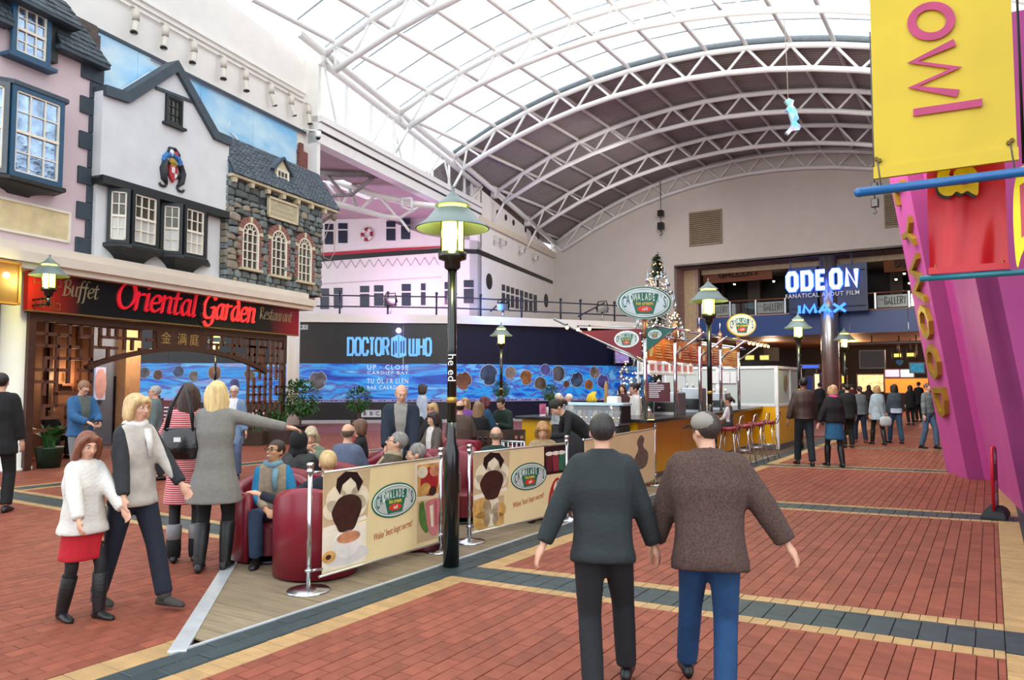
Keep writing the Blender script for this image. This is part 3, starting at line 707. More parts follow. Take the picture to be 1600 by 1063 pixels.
# dormer cheeks and its slate hood
B().box(sb+.02, sb+.2, -.30, .2, zb1+.1, zt1+.1).build('dormer_cheek', darkfr, pk)
slates(pk, [(sa-.5, -.55, zt1+.02), (sb+.5, -.55, zt1-.02), (sb-.1, .1, zt1+1.1), (sa-.5, .1, zt1+1.1)], 8, 9, slated, 'dormer_slates')
B().prism([(sa-.5, zt1-.06), (sb+.5, zt1-.08), (sb+.5, zt1-.01), (sa-.5, zt1+.03)], -.56, -.1).build('dormer_fascia', slate, pk)
# mansard slates left and right of the window
se = pL(173, 100, .45)[0]
slates(pk, [(sb+.14, -.45, ze), (se, -.45, ze), (pL(100, 25, -.1)[0]+.1, .2, ze+1.25), (sb+.14, .2, ze+1.25)], 10, 11, slated)
slates(pk, [(-4, -.45, ze), (sa-.14, -.45, ze), (sa-.14, .2, ze+1.25), (-4, .2, ze+1.25)], 10, 22, slated)
B().box(sb+.14, se, -.45, -.1, ze-.09, ze).build('eaves_board', slate, pk); B().box(-4, sa-.14, -.45, -.1, ze-.09, ze).build('eaves_board', slate, pk)
# bay window
bd = .55
s0, zt = pL(18, 140, bd); s1, _ = pL(98, 170, bd); zb_ = pL(60, 285, bd)[1]; zt = pL(60, 147, bd)[1]
B().prismz([(s0-.5, -PD), (s0, -bd+.02), (s1, -bd+.02), (s1+.12, -PD)][::-1], zb_, zt).build('bay_core', bluef, pk)
win(pk, (s0-.02, bd), (s1, bd), zb_, zt, 3, 4, .085, bluef, sashw, wavy, 'bay_window')
win(pk, (s0-.5, PD+.02), (s0-.02, bd), zb_, zt, 2, 4, .085, mat('grey bay paint', '#5a6266', .5), sashw, wavy, 'bay_window')
B().prismz([(s0-.6, -PD), (s0-.02, -bd-.09), (s1+.07, -bd-.09), (s1+.2, -PD)][::-1], zt, zt+.09, .02).build('bay_cap', slate, pk)
B().prismz([(s0-.6, -PD), (s0-.02, -bd-.09), (s1+.07, -bd-.09), (s1+.2, -PD)][::-1], zb_-.08, zb_, .02).build('bay_sill', darkfr, pk)
zl = pL(60, 310, .3)[1]; r_ = []
for t in range(7):
    k = t/6; zz_ = zb_-.08-(zb_-.08-zl)*k; w_ = (1-k)**2; o = PD+.03+(bd-PD)*w_
    r_.append([(s0-.55*w_+.25*(1-w_), -PD, zz_), (s0-.02+.3*(1-w_), -o, zz_), (s1+.05-.45*(1-w_), -o, zz_), (s1+.17-.5*(1-w_), -PD, zz_)])
B().rings(r_).build('bay_corbel', darkfr, pk)
# cream name panel
(sA, zA1), (_, zA0) = pL(109, 336, PD), pL(109, 380, PD); B().box(-4, sA-.03, -PD-.02, -PD, zA0+.03, zA1).build('name_panel', mat('worn cream panel', '#d9c79a', .75, var=.18, scale=3, bump=.1), pk)
f = B(); f.box(-4, sA, -PD-.05, -PD, zA1, zA1+.045); f.box(-4, sA, -PD-.05, -PD, zA0-.01, zA0+.035); f.box(sA-.045, sA, -PD-.05, -PD, zA0, zA1); f.build('panel_frame', sashw, pk)
# ---- white gabled house
WD, LD = .45, .28
wh = thing('white_gabled_house', 'white rendered house front with slate coped gable and jettied upper floor', 'house front', (3, 0, 4.2), ML)
def L2(px, py, d=WD): return pL(px, py, d)
cop = [L2(161, 141), L2(197, 153), L2(274, 104), L2(335, 212), L2(358, 222)]
zbm = L2(250, 304)[1]
B().prism([(cop[0][0], zbm), (cop[-1][0], zbm), cop[-1], cop[3], cop[2], cop[1], cop[0]], -WD, .42).build('upper_wall', renderw, wh)
cb = B(); stroke(cb, cop, .22, -WD-.1, -WD+.3); cb.build('gable_coping', slate, wh)
cs = B(); stroke(cs, [L2(242, 137), L2(302, 160)], .07, -WD-.04, -WD+.02); cs.build('tie_beam', slate, wh)
cs = B(); cs.box(cop[0][0], cop[-1][0], -WD-.08, .4, zbm-.12, zbm+.05); cs.build('jetty_beam', darkfr, wh)
B().box(cop[0][0]+.05, cop[-1][0]-.05, -LD, .42, L2(200, 440, LD)[1], zbm-.1).build('lower_wall', renderw, wh)
sa, zt1 = L2(258, 150); sb = L2(283, 175)[0]; zt1 = L2(270, 152)[1]; zb1 = L2(270, 196)[1]
win(wh, (sa, WD), (sb, WD), zb1, zt1, 3, 3, .05, darkfr, darkfr, wavyd, 'gable_window', .02, False)
B().box(sa-.07, sb+.08, -WD-.12, -WD, zb1-.06, zb1).build('sill', darkfr, wh)
zt2 = pL(224, 302, .6)[1]; zb2 = pL(224, 386, .6)[1]
for k, (xa, xb, xc, xd) in enumerate(((168, 204, 246, 254), (252, 286, 320, 327))):
    A_, B_, C_, D_ = pL(xa, 330, LD)[0], pL(xb, 330, .6)[0], pL(xc, 330, .6)[0], pL(xd, 330, LD)[0]
    D_ = max(D_, C_+.12)
    B().prismz([(A_, -LD+.02), (B_, -.57), (C_, -.57), (D_, -LD+.02)][::-1], zb2, zbm-.1).build('bay_core', darkfr, wh)
    win(wh, (A_, LD), (B_, .6), zb2, zt2, 2, 4, .07, darkfr, sashw, wavyd, 'bay_window', low=blind)
    win(wh, (B_, .6), (C_, .6), zb2, zt2, 3, 4, .07, darkfr, sashw, wavyd, 'bay_window', low=blind)
    B().prismz([(A_-.1, -LD), (B_-.03, -.70), (C_+.05, -.70), (D_+.08, -LD)][::-1], zb2-.09, zb2, .02).build('bay_sill', darkfr, wh)
    r_ = []
    for t in range(7):
        q = t/6; w_ = (1-q)**2.2; o = LD+.02+(.66-LD)*(.25+.75*w_); m_ = (B_+C_)/2-.1; hw0 = .62; hw = .30+.36*w_; zz_ = zb2-.09-.42*q
        r_.append([(m_-hw, -LD+.01, zz_), (m_-hw*.8, -o, zz_), (m_+hw*.8, -o, zz_), (m_+hw, -LD+.01, zz_)])
    B().rings(r_, smooth=False).build('bay_corbel', darkfr, wh)
# coat of arms in relief
ca = thing('coat_of_arms', 'painted relief coat of arms with red shield and dark supporters on the white gable', 'emblem', (*[0, 0], 0), ML)
cx, cz = L2(268, 262); ORG[ca.name] = (cx, -WD, cz); ca.matrix_world = ML @ Matrix.Translation((cx, -WD, cz))
redm = mat('heraldic red', '#b02a34', .5, var=.2, scale=30); blum = mat('heraldic blue', '#2f74b5', .5, var=.25, scale=30); dkm = mat('heraldic charcoal', '#2b2f36', .5, var=.3, scale=25, bump=.4); wtm = mat('heraldic white', '#dfe0e0', .5)
y = -WD-.03
B().prism([(cx-.12, cz+.02), (cx+.12, cz+.02), (cx+.12, cz-.2), (cx, cz-.36), (cx-.12, cz-.2)], y-.04, y+.03).build('shield', redm, ca)
B().prism([(cx-.06, cz), (cx+.03, cz), (cx+.03, cz-.14), (cx-.06, cz-.14)], y-.05, y).build('canton', wtm, ca); B().prism([(cx+.03, cz-.14), (cx+.11, cz-.14), (cx+.1, cz-.2), (cx+.03, cz-.27)], y-.05, y).build('canton', wtm, ca)
for sg in (-1, 1):
    s_ = B(); s_.tube([(cx+sg*.1, y, cz+.05), (cx+sg*.22, y, cz+.1), (cx+sg*.29, y, cz-.1), (cx+sg*.25, y, cz-.32), (cx+sg*.16, y, cz-.42)], [.06, .11, .13, .12, .05], 8, flat=.5)
    s_.tube([(cx+sg*.2, y, cz-.2), (cx+sg*.12, y, cz-.12)], [.05, .03], 6); s_.tube([(cx+sg*.15, y, cz-.42), (cx+sg*.2, y, cz-.5), (cx+sg*.32, y, cz-.5), (cx+sg*.36, y, cz-.45)], .03, 6)
    s_.build('supporter', dkm, ca)
m_ = B()
for i in range(9): a_ = math.pi*i/8; m_.ell((cx+.24*math.cos(a_), y, cz+.12+.18*math.sin(a_)), (.07, .05, .07), nu=8, nv=6)
m_.build('mantling', blum, ca)
m_ = B(); m_.ell((cx, y, cz+.12), (.11, .06, .1), nu=10, nv=6); m_.tube([(cx-.13, y, cz+.05), (cx, y-.02, cz+.02), (cx+.13, y, cz+.05)], .03, 6); m_.build('torse', mat('heraldic gold', '#a8842f', .5, var=.2, scale=30), ca)
m_ = B(); m_.ell((cx-.05, y, cz+.33), (.09, .05, .1), nu=8, nv=6); m_.build('crest', wtm, ca); m_ = B(); m_.ell((cx+.09, y, cz+.32), (.08, .05, .09), nu=8, nv=6); m_.build('crest_bird', redm, ca)
m_ = B(); m_.tube([(cx-.14, y, cz+.3), (cx-.1, y, cz+.44), (cx+.06, y, cz+.46), (cx+.18, y, cz+.36), (cx+.2, y, cz+.2)], .035, 6); m_.build('crest_wreath', dkm, ca)
# ---- stone house
SD = .5
st = thing('stone_house_front', 'rubble stone house front with arched windows, slate roof and small dormer', 'house front', (6.5, 0, 4.2), ML)
S0, S1 = pL(356, 340, SD)[0], pL(504, 380, SD)[0]; zb0 = pL(430, 452, SD)[1]; zev = pL(445, 300, .62)[1]
mort = mat('stone joint', '#3c4146', .9, var=.2, scale=10, bump=.2)
B().box(S0+.02, S1-.02, -SD+.06, .42, zb0, zev+.05).build('wall_core', mort, st)
stonem = [mat('rubble stone grey', '#6f7876', .8, var=.25, scale=6, bump=.5, rand=.25), mat('rubble stone tan', '#8a8272', .8, var=.2, scale=6, bump=.5, rand=.2), mat('rubble stone dark', '#525a58', .8, var=.25, scale=6, bump=.5, rand=.2)]
aw = []
for xa, xb, yt, yb in ((378, 402, 349, 420), (423.5, 446, 361, 431), (465.5, 485, 373, 440)):
    a_, b_ = pL(xa, 390, SD)[0], pL(xb, 400, SD)[0]; aw.append((a_, b_, pL((xa+xb)/2, yb, SD)[1], pL((xa+xb)/2, yt, SD)[1]))
(pl0, _), (pl1, _) = pL(417, 310, SD), pL(463, 340, SD); plz0, plz1 = pL(440, 346, SD)[1], pL(440, 314, SD)[1]
def blocked(x, z):
    for a_, b_, z0, z1 in aw:
        if a_-.06 < x < b_+.06 and z0-.08 < z < z1+.10: return True
    return pl0-.05 < x < pl1+.05 and plz0-.05 < z < plz1+.05
z = zb0; ns = 0
while z < zev-.02:
    h = random.uniform(.13, .24); s = S0+random.uniform(-.02, .02)
    while s < S1-.03:
        wd = random.uniform(.2, .46)*(1.1 if h > .2 else .85); e = min(s+wd, S1)
        if S1-e < .12: e = S1
        P = [(s+.012+random.uniform(0, .03), z+.01+random.uniform(-.02, .02)), ((s+e)/2+random.uniform(-.05, .05), z+random.uniform(-.02, .015)), (e-.012-random.uniform(0, .03), z+.01+random.uniform(-.02, .02)), (e-.01, z+h*.55),
             (e-.02-random.uniform(0, .05), z+h-.01+random.uniform(-.02, .02)), ((s+e)/2+random.uniform(-.05, .05), z+h+random.uniform(-.015, .02)), (s+.02+random.uniform(0, .05), z+h-.01+random.uniform(-.02, .02)), (s+.01, z+h*.45)]
        if not blocked((s+e)/2, z+h/2):
            c = ((s+e)/2, z+h/2); d0 = random.uniform(.0, .05); n = len(P)
            v = [(x, -SD+.06, q) for x, q in P]+[(x+(c[0]-x)*.06, -SD-d0+.02, q+(c[1]-q)*.06) for x, q in P]+[(x+(c[0]-x)*.35, -SD-d0-.005, q+(c[1]-q)*.35) for x, q in P]
            mb = B().add(v, [(i, (i+1) % n, n+(i+1) % n, n+i) for i in range(n)]+[(n+i, n+(i+1) % n, 2*n+(i+1) % n, 2*n+i) for i in range(n)]+[tuple(range(2*n, 3*n))])
            mb.build('stone', random.choice((stonem[0], stonem[0], stonem[1], stonem[2])), st); ns += 1
        s = e
    z += h
z = zb0                                                     # stones of the return wall
while z < zev:
    h = random.uniform(.14, .22); B().bbox(S0-.03, S0+.1, -SD+.02, -.2, z+.01, min(z+h, zev)-.01, .03).build('stone', random.choice(stonem), st); z += h
redbr = mat('window brick', '#8a5f55', .85, var=.15, scale=14, bump=.3, island=.2); creamst = mat('cream dressed stone', '#c8bd9d', .8, var=.1, bump=.1)
for a_, b_, z0, z1 in aw:
    cx = (a_+b_)/2; hw = (b_-a_)/2; zs = z1-hw; ro, ri = hw+.17, hw
    wf = B(); N_ = 12; arc = [(cx+hw*math.cos(math.pi*i/N_), zs+hw*math.sin(math.pi*i/N_)) for i in range(N_+1)]
    out = B(); stroke(out, [(b_, z0)]+arc+[(a_, z0)], .05, -SD-.04, -SD+.05); fo = out.build('arched_window', sashw, st)
    gb = B()
    for i in (1, 2): x = a_+(b_-a_)*i/3; gb.box(x-.011, x+.011, -SD-.02, -SD+.03, z0, zs+hw*.45)
    for i in range(4): zz_ = z0+(zs-z0)*(i+1)/4; gb.box(a_, b_, -SD-.02, -SD+.03, zz_-.011, zz_+.011)
    for an in (35, 65, 90, 115, 145): gb.bar((cx+hw*.45*math.cos(R_(an)), -SD, zs+hw*.45*math.sin(R_(an))), (cx+hw*math.cos(R_(an)), -SD, zs+hw*math.sin(R_(an))), .018, .03, (0, 1, 0))
    sb_ = B(); stroke(sb_, [(cx+hw*.45*math.cos(math.pi*i/8), zs+hw*.45*math.sin(math.pi*i/8)) for i in range(9)], .02, -SD-.02, -SD+.02); gb.add(sb_.v, sb_.f)
    gb.build('glazing_bars', sashw, fo)
    for i in range(3):
        for j in range(4): B().box(a_+(b_-a_)*i/3, a_+(b_-a_)*(i+1)/3, -SD+.02, -SD+.035, z0+(zs-z0)*j/4, z0+(zs-z0)*(j+1)/4).build('pane', wavyd, fo)
    B().prism(arc, -SD+.02, -SD+.035).build('pane', wavyd, fo)
    for i in range(11):
        t0, t1 = math.pi*i/11+.02, math.pi*(i+1)/11-.02
        B().prism([(cx+r*math.cos(t), zs+r*math.sin(t)) for r, t in ((ri+.02, t0), (ro, t0), (ro, t1), (ri+.02, t1))], -SD-.05, -SD+.05).build('brick' if i not in (0, 5, 10) else 'dressed_stone', redbr if i not in (0, 5, 10) else creamst, st)
    nb = int((zs-z0)/.085)
    for i in range(nb):
        for sg, x in ((-1, a_), (1, b_)):
            wb = .17 if i % 2 else .11; xa, xb = (x-wb, x-.02) if sg < 0 else (x+.02, x+wb); zz_ = z0+(zs-z0)*i/nb
            B().box(xa, xb, -SD-.04, -SD+.05, zz_+.006, zz_+(zs-z0)/nb-.006).build('brick', redbr, st)
    B().box(a_-.1, b_+.1, -SD-.12, -SD+.05, z0-.07, z0-.005).build('sill', creamst, st)
pf = B(); pf.box(pl0, pl1, -SD-.08, -SD, plz1-.06, plz1); pf.box(pl0, pl1, -SD-.08, -SD, plz0, plz0+.06); pf.box(pl0, pl0+.06, -SD-.08, -SD, plz0, plz1); pf.box(pl1-.06, pl1, -SD-.08, -SD, plz0, plz1)
po = pf.build('plaque_frame', creamst, st); B().box(pl0+.05, pl1-.05, -SD-.04, -SD, plz0+.05, plz1-.05).build('plaque', mat('worn plaque', '#b3ab90', .8, var=.15, scale=9, bump=.2), po)
tx = B()
for i, (n_, w_) in enumerate(((8, .6), (13, .92), (14, .96))):
    L_ = (pl1-pl0-.2)*w_; x = (pl0+pl1)/2-L_/2; zz_ = plz1-.13-i*(plz1-plz0-.16)/3
    for k in range(n_): tx.box(x+L_*k/n_+.01, x+L_*(k+1)/n_-.012, -SD-.05, -SD-.03, zz_-.06-random.uniform(0, .01), zz_-.015+random.uniform(-.01, .01))
tag(tx.build('worn_carving', mat('worn plaque', '#b3ab90'), po), kind='stuff')
# eaves, corbels, roof, dormer
zr, yr = pL(357, 212, .05)[1], -.05
e1 = pL(532, 332, .68)[0]
slates(st, [(S0, -.68, zev+.02), (e1, -.68, zev+.02), (pL(497, 268, .05)[0], yr, zr), (S0, yr, zr)], 20, 30, slatem)
B().box(S0, e1-.04, -.64, -.45, zev-.07, zev+.0).build('eaves_gutter', creamst, st)
for i in range(7): x = S0+.06+(S1-S0-.15)*i/6; B().prism([(x, zev-.07), (x+.14, zev-.07), (x+.12, zev-.2), (x+.02, zev-.2)], -.62, -.45).build('corbel', creamst, st)
B().bar((S1+.02, -.45, zev-.45), (e1-.1, -.55, zev-.08), .06, .08).build('eaves_bracket', mat('old wood block', '#6a5c50'), st)
da, dz0 = pL(430, 290, .45); db = pL(451, 290, .45)[0]; dz0 = pL(440, 290, .45)[1]; dz1 = pL(440, 266, .45)[1]; dzp = pL(441, 250, .45)[1]
B().prism([(da, dz0), (db, dz0), (db, dz1), ((da+db)/2, dzp), (da, dz1)], -.45, .1).build('dormer_body', creamst, st)
win(st, (da+.03, .45), (db-.03, .45), dz0+.02, dz1, 3, 2, .03, sashw, sashw, wavyd, 'dormer_window', .02, False, dep=.04)
mx = (da+db)/2
slates(st, [(da-.12, -.5, dz1-.06), (da-.12, .3, dz1-.06), (mx, .3, dzp+.05), (mx, -.5, dzp+.05)], 5, 5, slatem, 'dormer_slates')
for sg in (-1, 1): B().bar((mx, -.5, dzp+.06), (mx+sg*(mx-da+.14), -.5, dz1-.08), .06, .06, (0, 1, 0)).build('bargeboard', slate, st)
slates(st, [(db+.12, .3, dz1-.06), (db+.12, -.5, dz1-.06), (mx, -.5, dzp+.05), (mx, .3, dzp+.05)], 5, 5, slatem, 'dormer_slates')
# ================================================================== canopy, sign, restaurant front
zc0 = pL(45, 420, .72)[1]; zc1 = pL(45, 396, .72)[1]
SX = pL(490, 470, .72)[0]
cn = B(); cn.prism([(-4, zc1), (SX, zc1), (SX, zc1+.22), (-4, zc1+.22)], -.55, .4); cn.box(-4, SX, -.72, .4, zc0, zc1); cn.box(-4, SX+.03, -.80, -.6, zc0+.12, zc1+.02)
tag(cn.build('trim_4', cream, frame=ML), kind='structure')
zs1, zs0 = pL(250, 453, .5)[1], pL(250, 504, .5)[1]; zs1 = zc0+.02; sx0, sx1 = pL(44, 450, .5)[0], pL(467, 500, .5)[0]
sg = thing('restaurant_sign', 'long black sign board with red script lettering and red fading ends over the restaurant', 'sign', ((sx0+sx1)/2, -.5, zs0), ML)
m = bpy.data.materials.new('black sign fading to red'); m.use_nodes = True; nt = m.node_tree; b = nt.nodes['Principled BSDF']; b.inputs['Roughness'].default_value = .2
tc = nt.nodes.new('ShaderNodeTexCoord'); sp = nt.nodes.new('ShaderNodeSeparateXYZ'); rp = nt.nodes.new('ShaderNodeValToRGB'); nt.links.new(tc.outputs['Generated'], sp.inputs[0]); nt.links.new(sp.outputs[0], rp.inputs[0]); nt.links.new(rp.outputs[0], b.inputs[0])
el = rp.color_ramp.elements; el[0].position = .05; el[0].color = srgb('#a8241c'); el[1].position = .97; el[1].color = srgb('#8f1418')
e = el.new(.14); e.color = srgb('#14161a'); e = el.new(.84); e.color = srgb('#101216')
B().box(sx0, sx1, -.5, -.38, zs0, zs1).build('board', m, sg)
B().box(sx0, sx1, -.51, -.38, zs0-.02, zs0+.01).build('edge_strip', mat('dull gold strip', '#8a6a3a', .4, .4), sg)
GL = {'O': (.95, [[(.5, 1.6), (.15, 1.35), (0, .8), (.15, .2), (.45, 0), (.8, .25), (.95, .8), (.8, 1.4), (.45, 1.6), (.3, 1.5)]]),
 'r': (.48, [[(-.05, .95), (.05, 1), (.05, 0)], [(.05, .7), (.2, .95), (.42, .98)]]), 'i': (.26, [[(0, .95), (.08, 1), (.08, .1), (.2, .02)], [(.06, 1.4), (.12, 1.46)]]),
 'e': (.58, [[(.05, .5), (.5, .62), (.45, .95), (.2, 1), (0, .6), (.05, .15), (.3, 0), (.55, .2)]]), 'n': (.66, [[(-.03, .95), (.05, 1), (.05, 0)], [(.05, .7), (.28, 1), (.5, .9), (.5, .12), (.62, .02)]]),
 't': (.46, [[(.15, 1.4), (.12, .15), (.28, 0), (.42, .1)], [(-.08, 1), (.4, 1.02)]]), 'a': (.68, [[(.5, .92), (.22, 1), (0, .55), (.08, .08), (.25, 0), (.5, .35)], [(.5, 1), (.5, .12), (.64, .02)]]),
 'l': (.28, [[(-.02, 1.65), (.07, 1.72), (.07, .1), (.2, .02)]]), 'G': (.95, [[(.85, 1.3), (.55, 1.6), (.15, 1.3), (0, .7), (.15, .1), (.5, -.02), (.8, .25), (.82, .72), (.6, .72)], [(.82, .5), (.78, -.35), (.4, -.55), (.15, -.3)]]),
 'd': (.68, [[(.5, .92), (.22, 1), (0, .55), (.08, .08), (.25, 0), (.5, .35)], [(.15, 1.75), (.4, 1.35), (.5, .9), (.5, .12), (.64, .02)]]),
 'B': (.72, [[(.08, 1.55), (.08, 0)], [(-.12, 1.3), (.1, 1.6), (.5, 1.5), (.45, 1.0), (.1, .85)], [(.1, .85), (.62, .65), (.5, .1), (-.05, 0)]]), 'u': (.68, [[(-.02, .95), (.06, 1), (.06, .2), (.2, 0), (.38, .08), (.5, .35)], [(.5, 1), (.5, .12), (.64, .02)]]),
 'f': (.42, [[(.5, 1.6), (.28, 1.66), (.16, 1.3), (.12, -.45), (0, -.55)], [(-.08, .98), (.4, 1.02)]]), 'R': (.8, [[(.08, 1.55), (.08, 0)], [(-.12, 1.3), (.1, 1.6), (.5, 1.5), (.45, 1.0), (.1, .85), (.45, .3), (.75, 0)]]),
 's': (.44, [[(.4, .9), (.2, 1), (.05, .75), (.34, .42), (.32, .08), (.02, .05)]])}
def script(mb, word, x, z, h, w, y0, y1, shear=.16, ang=.7, track=.1, xs=1.0):
    for c in word:
        adv, S = GL[c]; q = MB()
        for P in S: nib(q, [(x+(a+b*shear)*h*xs, z+b*h) for a, b in catmull(P, 5)], w*h, ang, y0, y1)
        mb(q) if callable(mb) else mb.add(q.v, q.f)
        x += (adv+track)*h*xs
    return x
redl = mat('glossy red letter', '#e0202e', .25, emit=.25, ecol=(.9, .03, .06, 1)); litred = mat('lit red letter', '#f03030', .3, emit=.7, ecol=(1, .06, .05, 1)); tanl = mat('tan script', '#9a8a68', .5)
xA, zA_ = pL(182, 489, .53); xE = pL(308, 500, .53)[0]; w1 = B(); xe = script(w1, 'Oriental', 0, 0, 1, .2, 0, 1); hh = (xE-xA)/xe; zA_ = zs0+.23
XH = .36; script(lambda q: q.build('letter', redl, sg), 'Oriental', xA, zA_, XH, .19, -.55, -.5, xs=hh/XH)
xB = pL(317, 500, .53)[0]; xF = pL(399, 505, .53)[0]; w2 = B(); xe = script(w2, 'Garden', 0, 0, 1, .2, 0, 1); hh = (xF-xB)/xe
script(lambda q: q.build('letter', litred, sg), 'Garden', xB, zA_, XH, .19, -.55, -.5, xs=hh/XH)
for wd_, x0, x1 in (('Buffet', 98, 153), ('Restaurant', 406, 456)):
    a_, b_ = pL(x0, 470, .5)[0], pL(x1, 490, .5)[0]; w_ = B(); xe = script(w_, wd_, 0, 0, 1, .2, 0, 1); h_ = (b_-a_)/xe
    script(lambda q: q.build('letter', tanl, sg), wd_, a_, zs0+.36, .2, .17, -.512, -.5, xs=h_/.2)
# gold fretwork seals on the red ends
fr = B()
for zz_ in (zs0+.06, zs1-.26):
    xx = sx0+.12
    for P in ([(0, 0), (0, .16), (.14, .16), (.14, .04), (.05, .04)], [(.2, 0), (.2, .16), (.34, .16), (.34, 0)], [(.4, .16), (.4, 0), (.54, 0), (.54, .12), (.46, .12)]): stroke(fr, [(xx+a_, zz_+b_) for a_, b_ in P], .016, -.505, -.5)
tag(fr.build('gold_seal', mat('dull gold strip', '#8a6a3a'), sg), kind='stuff')
sp_ = B(); s_, z_1 = pL(318, 470, .6)
for i in range(14): sp_.ell((s_+random.uniform(-.05, .12), -.52, zs1-.1-i*.06), .03, nu=6, nv=4)
tag(sp_.build('dark_garland', black, sg), kind='stuff')
# carved timber screen
wood = mat('dark carved timber', '#43261c', .45, var=.2, scale=4, bump=.08, stretch=(1, 1, 3)); wood2 = mat('lattice bar timber', '#5e3828', .5, var=.15, rand=.1)
scn = thing('timber_screen', 'dark carved timber screen with fretwork corners and a low arch under the restaurant sign', 'screen', ((sx0+sx1)/2, -.3, 0), ML)
x0, x1 = sx0+.15, pL(444, 560, .3)[0]; zt = zs0-.02
zl_ = pL(250, 515, .3)[1]
B().box(x0, x1, -.36, -.2, zt-.16, zt).build('head_rail', wood, scn); B().box(x0, x0+.14, -.36, -.2, 0, zt-.16).build('post', wood, scn); B().box(x1-.1, x1, -.36, -.2, 0, zt-.16).build('post', wood, scn)
xm0, xm1 = pL(242, 530, .3)[0], pL(322, 530, .3)[0]; zam = pL(290, 546, .3)[1]
N_ = 22; xa0, xa1 = pL(135, 580, .3)[0], pL(415, 590, .3)[0]; zsp = pL(140, 572, .3)[1]-.05
arc = [(xa0+(xa1-xa0)*i/N_, zsp+(zam-zsp)*math.sin(math.pi*i/N_)**.8) for i in range(N_+1)]
ab = B(); stroke(ab, arc, .1, -.36, -.22); ab.build('arch_rail', wood, scn)
B().prism([(xm0, zt-.16)]+[(x, z+.03) for x, z in arc if xm0 < x < xm1]+[(xm1, zt-.16)], -.35, -.25).build('name_board', wood, scn)
hz = B(); xc = (xm0+xm1)/2
for ch, xx in (('金', 258), ('满', 283), ('庭', 302)): face_text(hz, ch, pL(xx+2, 535, .36)[0], -.352, (zt-.16+zam)/2+.02, .3, ext=.003)
tag(hz.build('lettering', mat('old gold leaf', '#a8894a', .45), scn), kind='stuff')
bar_me = {}
def lbar(xa, za, xb, zb):
    k = bpy.data.meshes.get('lattice_bar_unit')
    if not k: k = B().box(-.5, .5, -.03, .03, -.5, .5).mesh('lattice_bar_unit', wood2)
    o = link(k, 'lattice_bar', scn); cx_, cz_ = (xa+xb)/2, (za+zb)/2; og = ORG[scn.name]
    o.location = (cx_-og[0], -.29-og[1], cz_-og[2]); t_ = .062
    o.scale = (abs(xb-xa)+t_, 1, abs(zb-za)+t_)
rl_ = random.Random(5)
def fret(xa, xb, za, zb, cell, arcf=None, dens=.62):
    nx, nz = max(1, round((xb-xa)/cell)), max(1, round((zb-za)/cell)); dx, dz = (xb-xa)/nx, (zb-za)/nz
    for i in range(nx+1):
        j = 0
        while j < nz:
            if rl_.random() < dens or i in (0,):
                k = min(nz, j+rl_.choice((1, 1, 2))); z0_, z1_ = za+j*dz, za+k*dz; x = xa+i*dx
                lim = arcf(x) if arcf else -9
                if z1_ > lim: lbar(x, max(z0_, lim), x, z1_)
                j = k
            else: j += 1
    for j in range(nz+1):
        i = 0
        while i < nx:
            if rl_.random() < dens:
                k = min(nx, i+rl_.choice((1, 1, 2))); z = za+j*dz
                if not arcf or z > max(arcf(xa+i*dx), arcf(xa+k*dx)): lbar(xa+i*dx, z, xa+k*dx, z)
                i = k
            else: i += 1
def af(x):
    if x < xa0 or x > xa1: return -9
    return zsp+(zam-zsp)*math.sin(math.pi*(x-xa0)/(xa1-xa0))**.8
fret(x0+.14, xa0+.1, .75, zt-.16, .24, dens=.5)
fret(xa0+.1, xm0, zsp, zt-.16, .2, af, .58)
fret(xm1, xa1-.1, zsp, zt-.16, .2, af, .58)
fret(pL(388, 600, .3)[0], x1-.1, .5, zt-.16, .21, dens=.55)
# inside the restaurant
rin = mat('restaurant back wall brown', '#6e4a38', .7, var=.15); rgr = mat('restaurant grey wall', '#6f7688', .6, var=.05)
ri = thing('wall_restaurant', None, None, (2, 2, 0), ML, kind='structure')
B().box(-3, SE-.4, .5, 6, zs0+.9, zs0+1.0).build('soffit', mat('dark soffit', '#3a2a24', .8), ri)
xq = pL(146, 560, -2.2)[0]; B().box(-3, xq, 2.2, 2.4, 0, zs0+.9).build('back_panel', rin, ri); B().box(-.35, -.2, .1, 2.2, 0, zs0+.9).build('side_panel', rin, ri)
for i in range(5): B().box(xq-.5-i*.7, xq-.42-i*.7, 2.12, 2.2, 0, zs0+.9).build('panel_batten', wood, ri)
xg0, xg1 = pL(146, 560, -4)[0], pL(200, 560, -4)[0]; B().box(xg0-.1, xg1, 4, 4.2, 0, zs0+.9).build('grey_panel', rgr, ri)
xd0, xd1 = pL(179, 600, -3.96)[0], pL(195, 600, -3.96)[0]; B().box(xd0, xd1, 3.95, 4, 0, pL(187, 588, -3.96)[1]).build('dark_door', black, ri)
xp0, xp1 = pL(197, 560, -3.6)[0], pL(220, 560, -3.6)[0]; B().box(xp0, xp1, 3.6, 4.1, 0, zs0+.9).build('tan_pillar', mat('tan pillar', '#b98f66', .7), ri)
po = B(); a_, b_ = pL(149, 600, -3.9)[0], pL(165, 600, -3.9)[0]; po.box(a_, b_, 3.9, 3.96, pL(157, 625, -3.9)[1], pL(157, 574, -3.9)[1])
pt = thing('poster_board', 'pale backlit poster beside the dark door inside the restaurant', 'poster', ((a_+b_)/2, 3.93, 1.5), ML); po.build('sheet', mat('pale poster', '#b9bfe0', .5, emit=.35), pt)
B().prism(ellipse((a_+b_)/2, pL(157, 600, -3.9)[1], .18, .42, 16), 3.89, 3.9).build('print', mat('poster peach', '#d8a8a8', .6), pt)
wl = thing('wall_bulb', 'small glowing bulb in a box lamp on the brown restaurant wall', 'lamp', (*[pL(106, 590, -2.1)[0], 2.1], 1.6), ML)
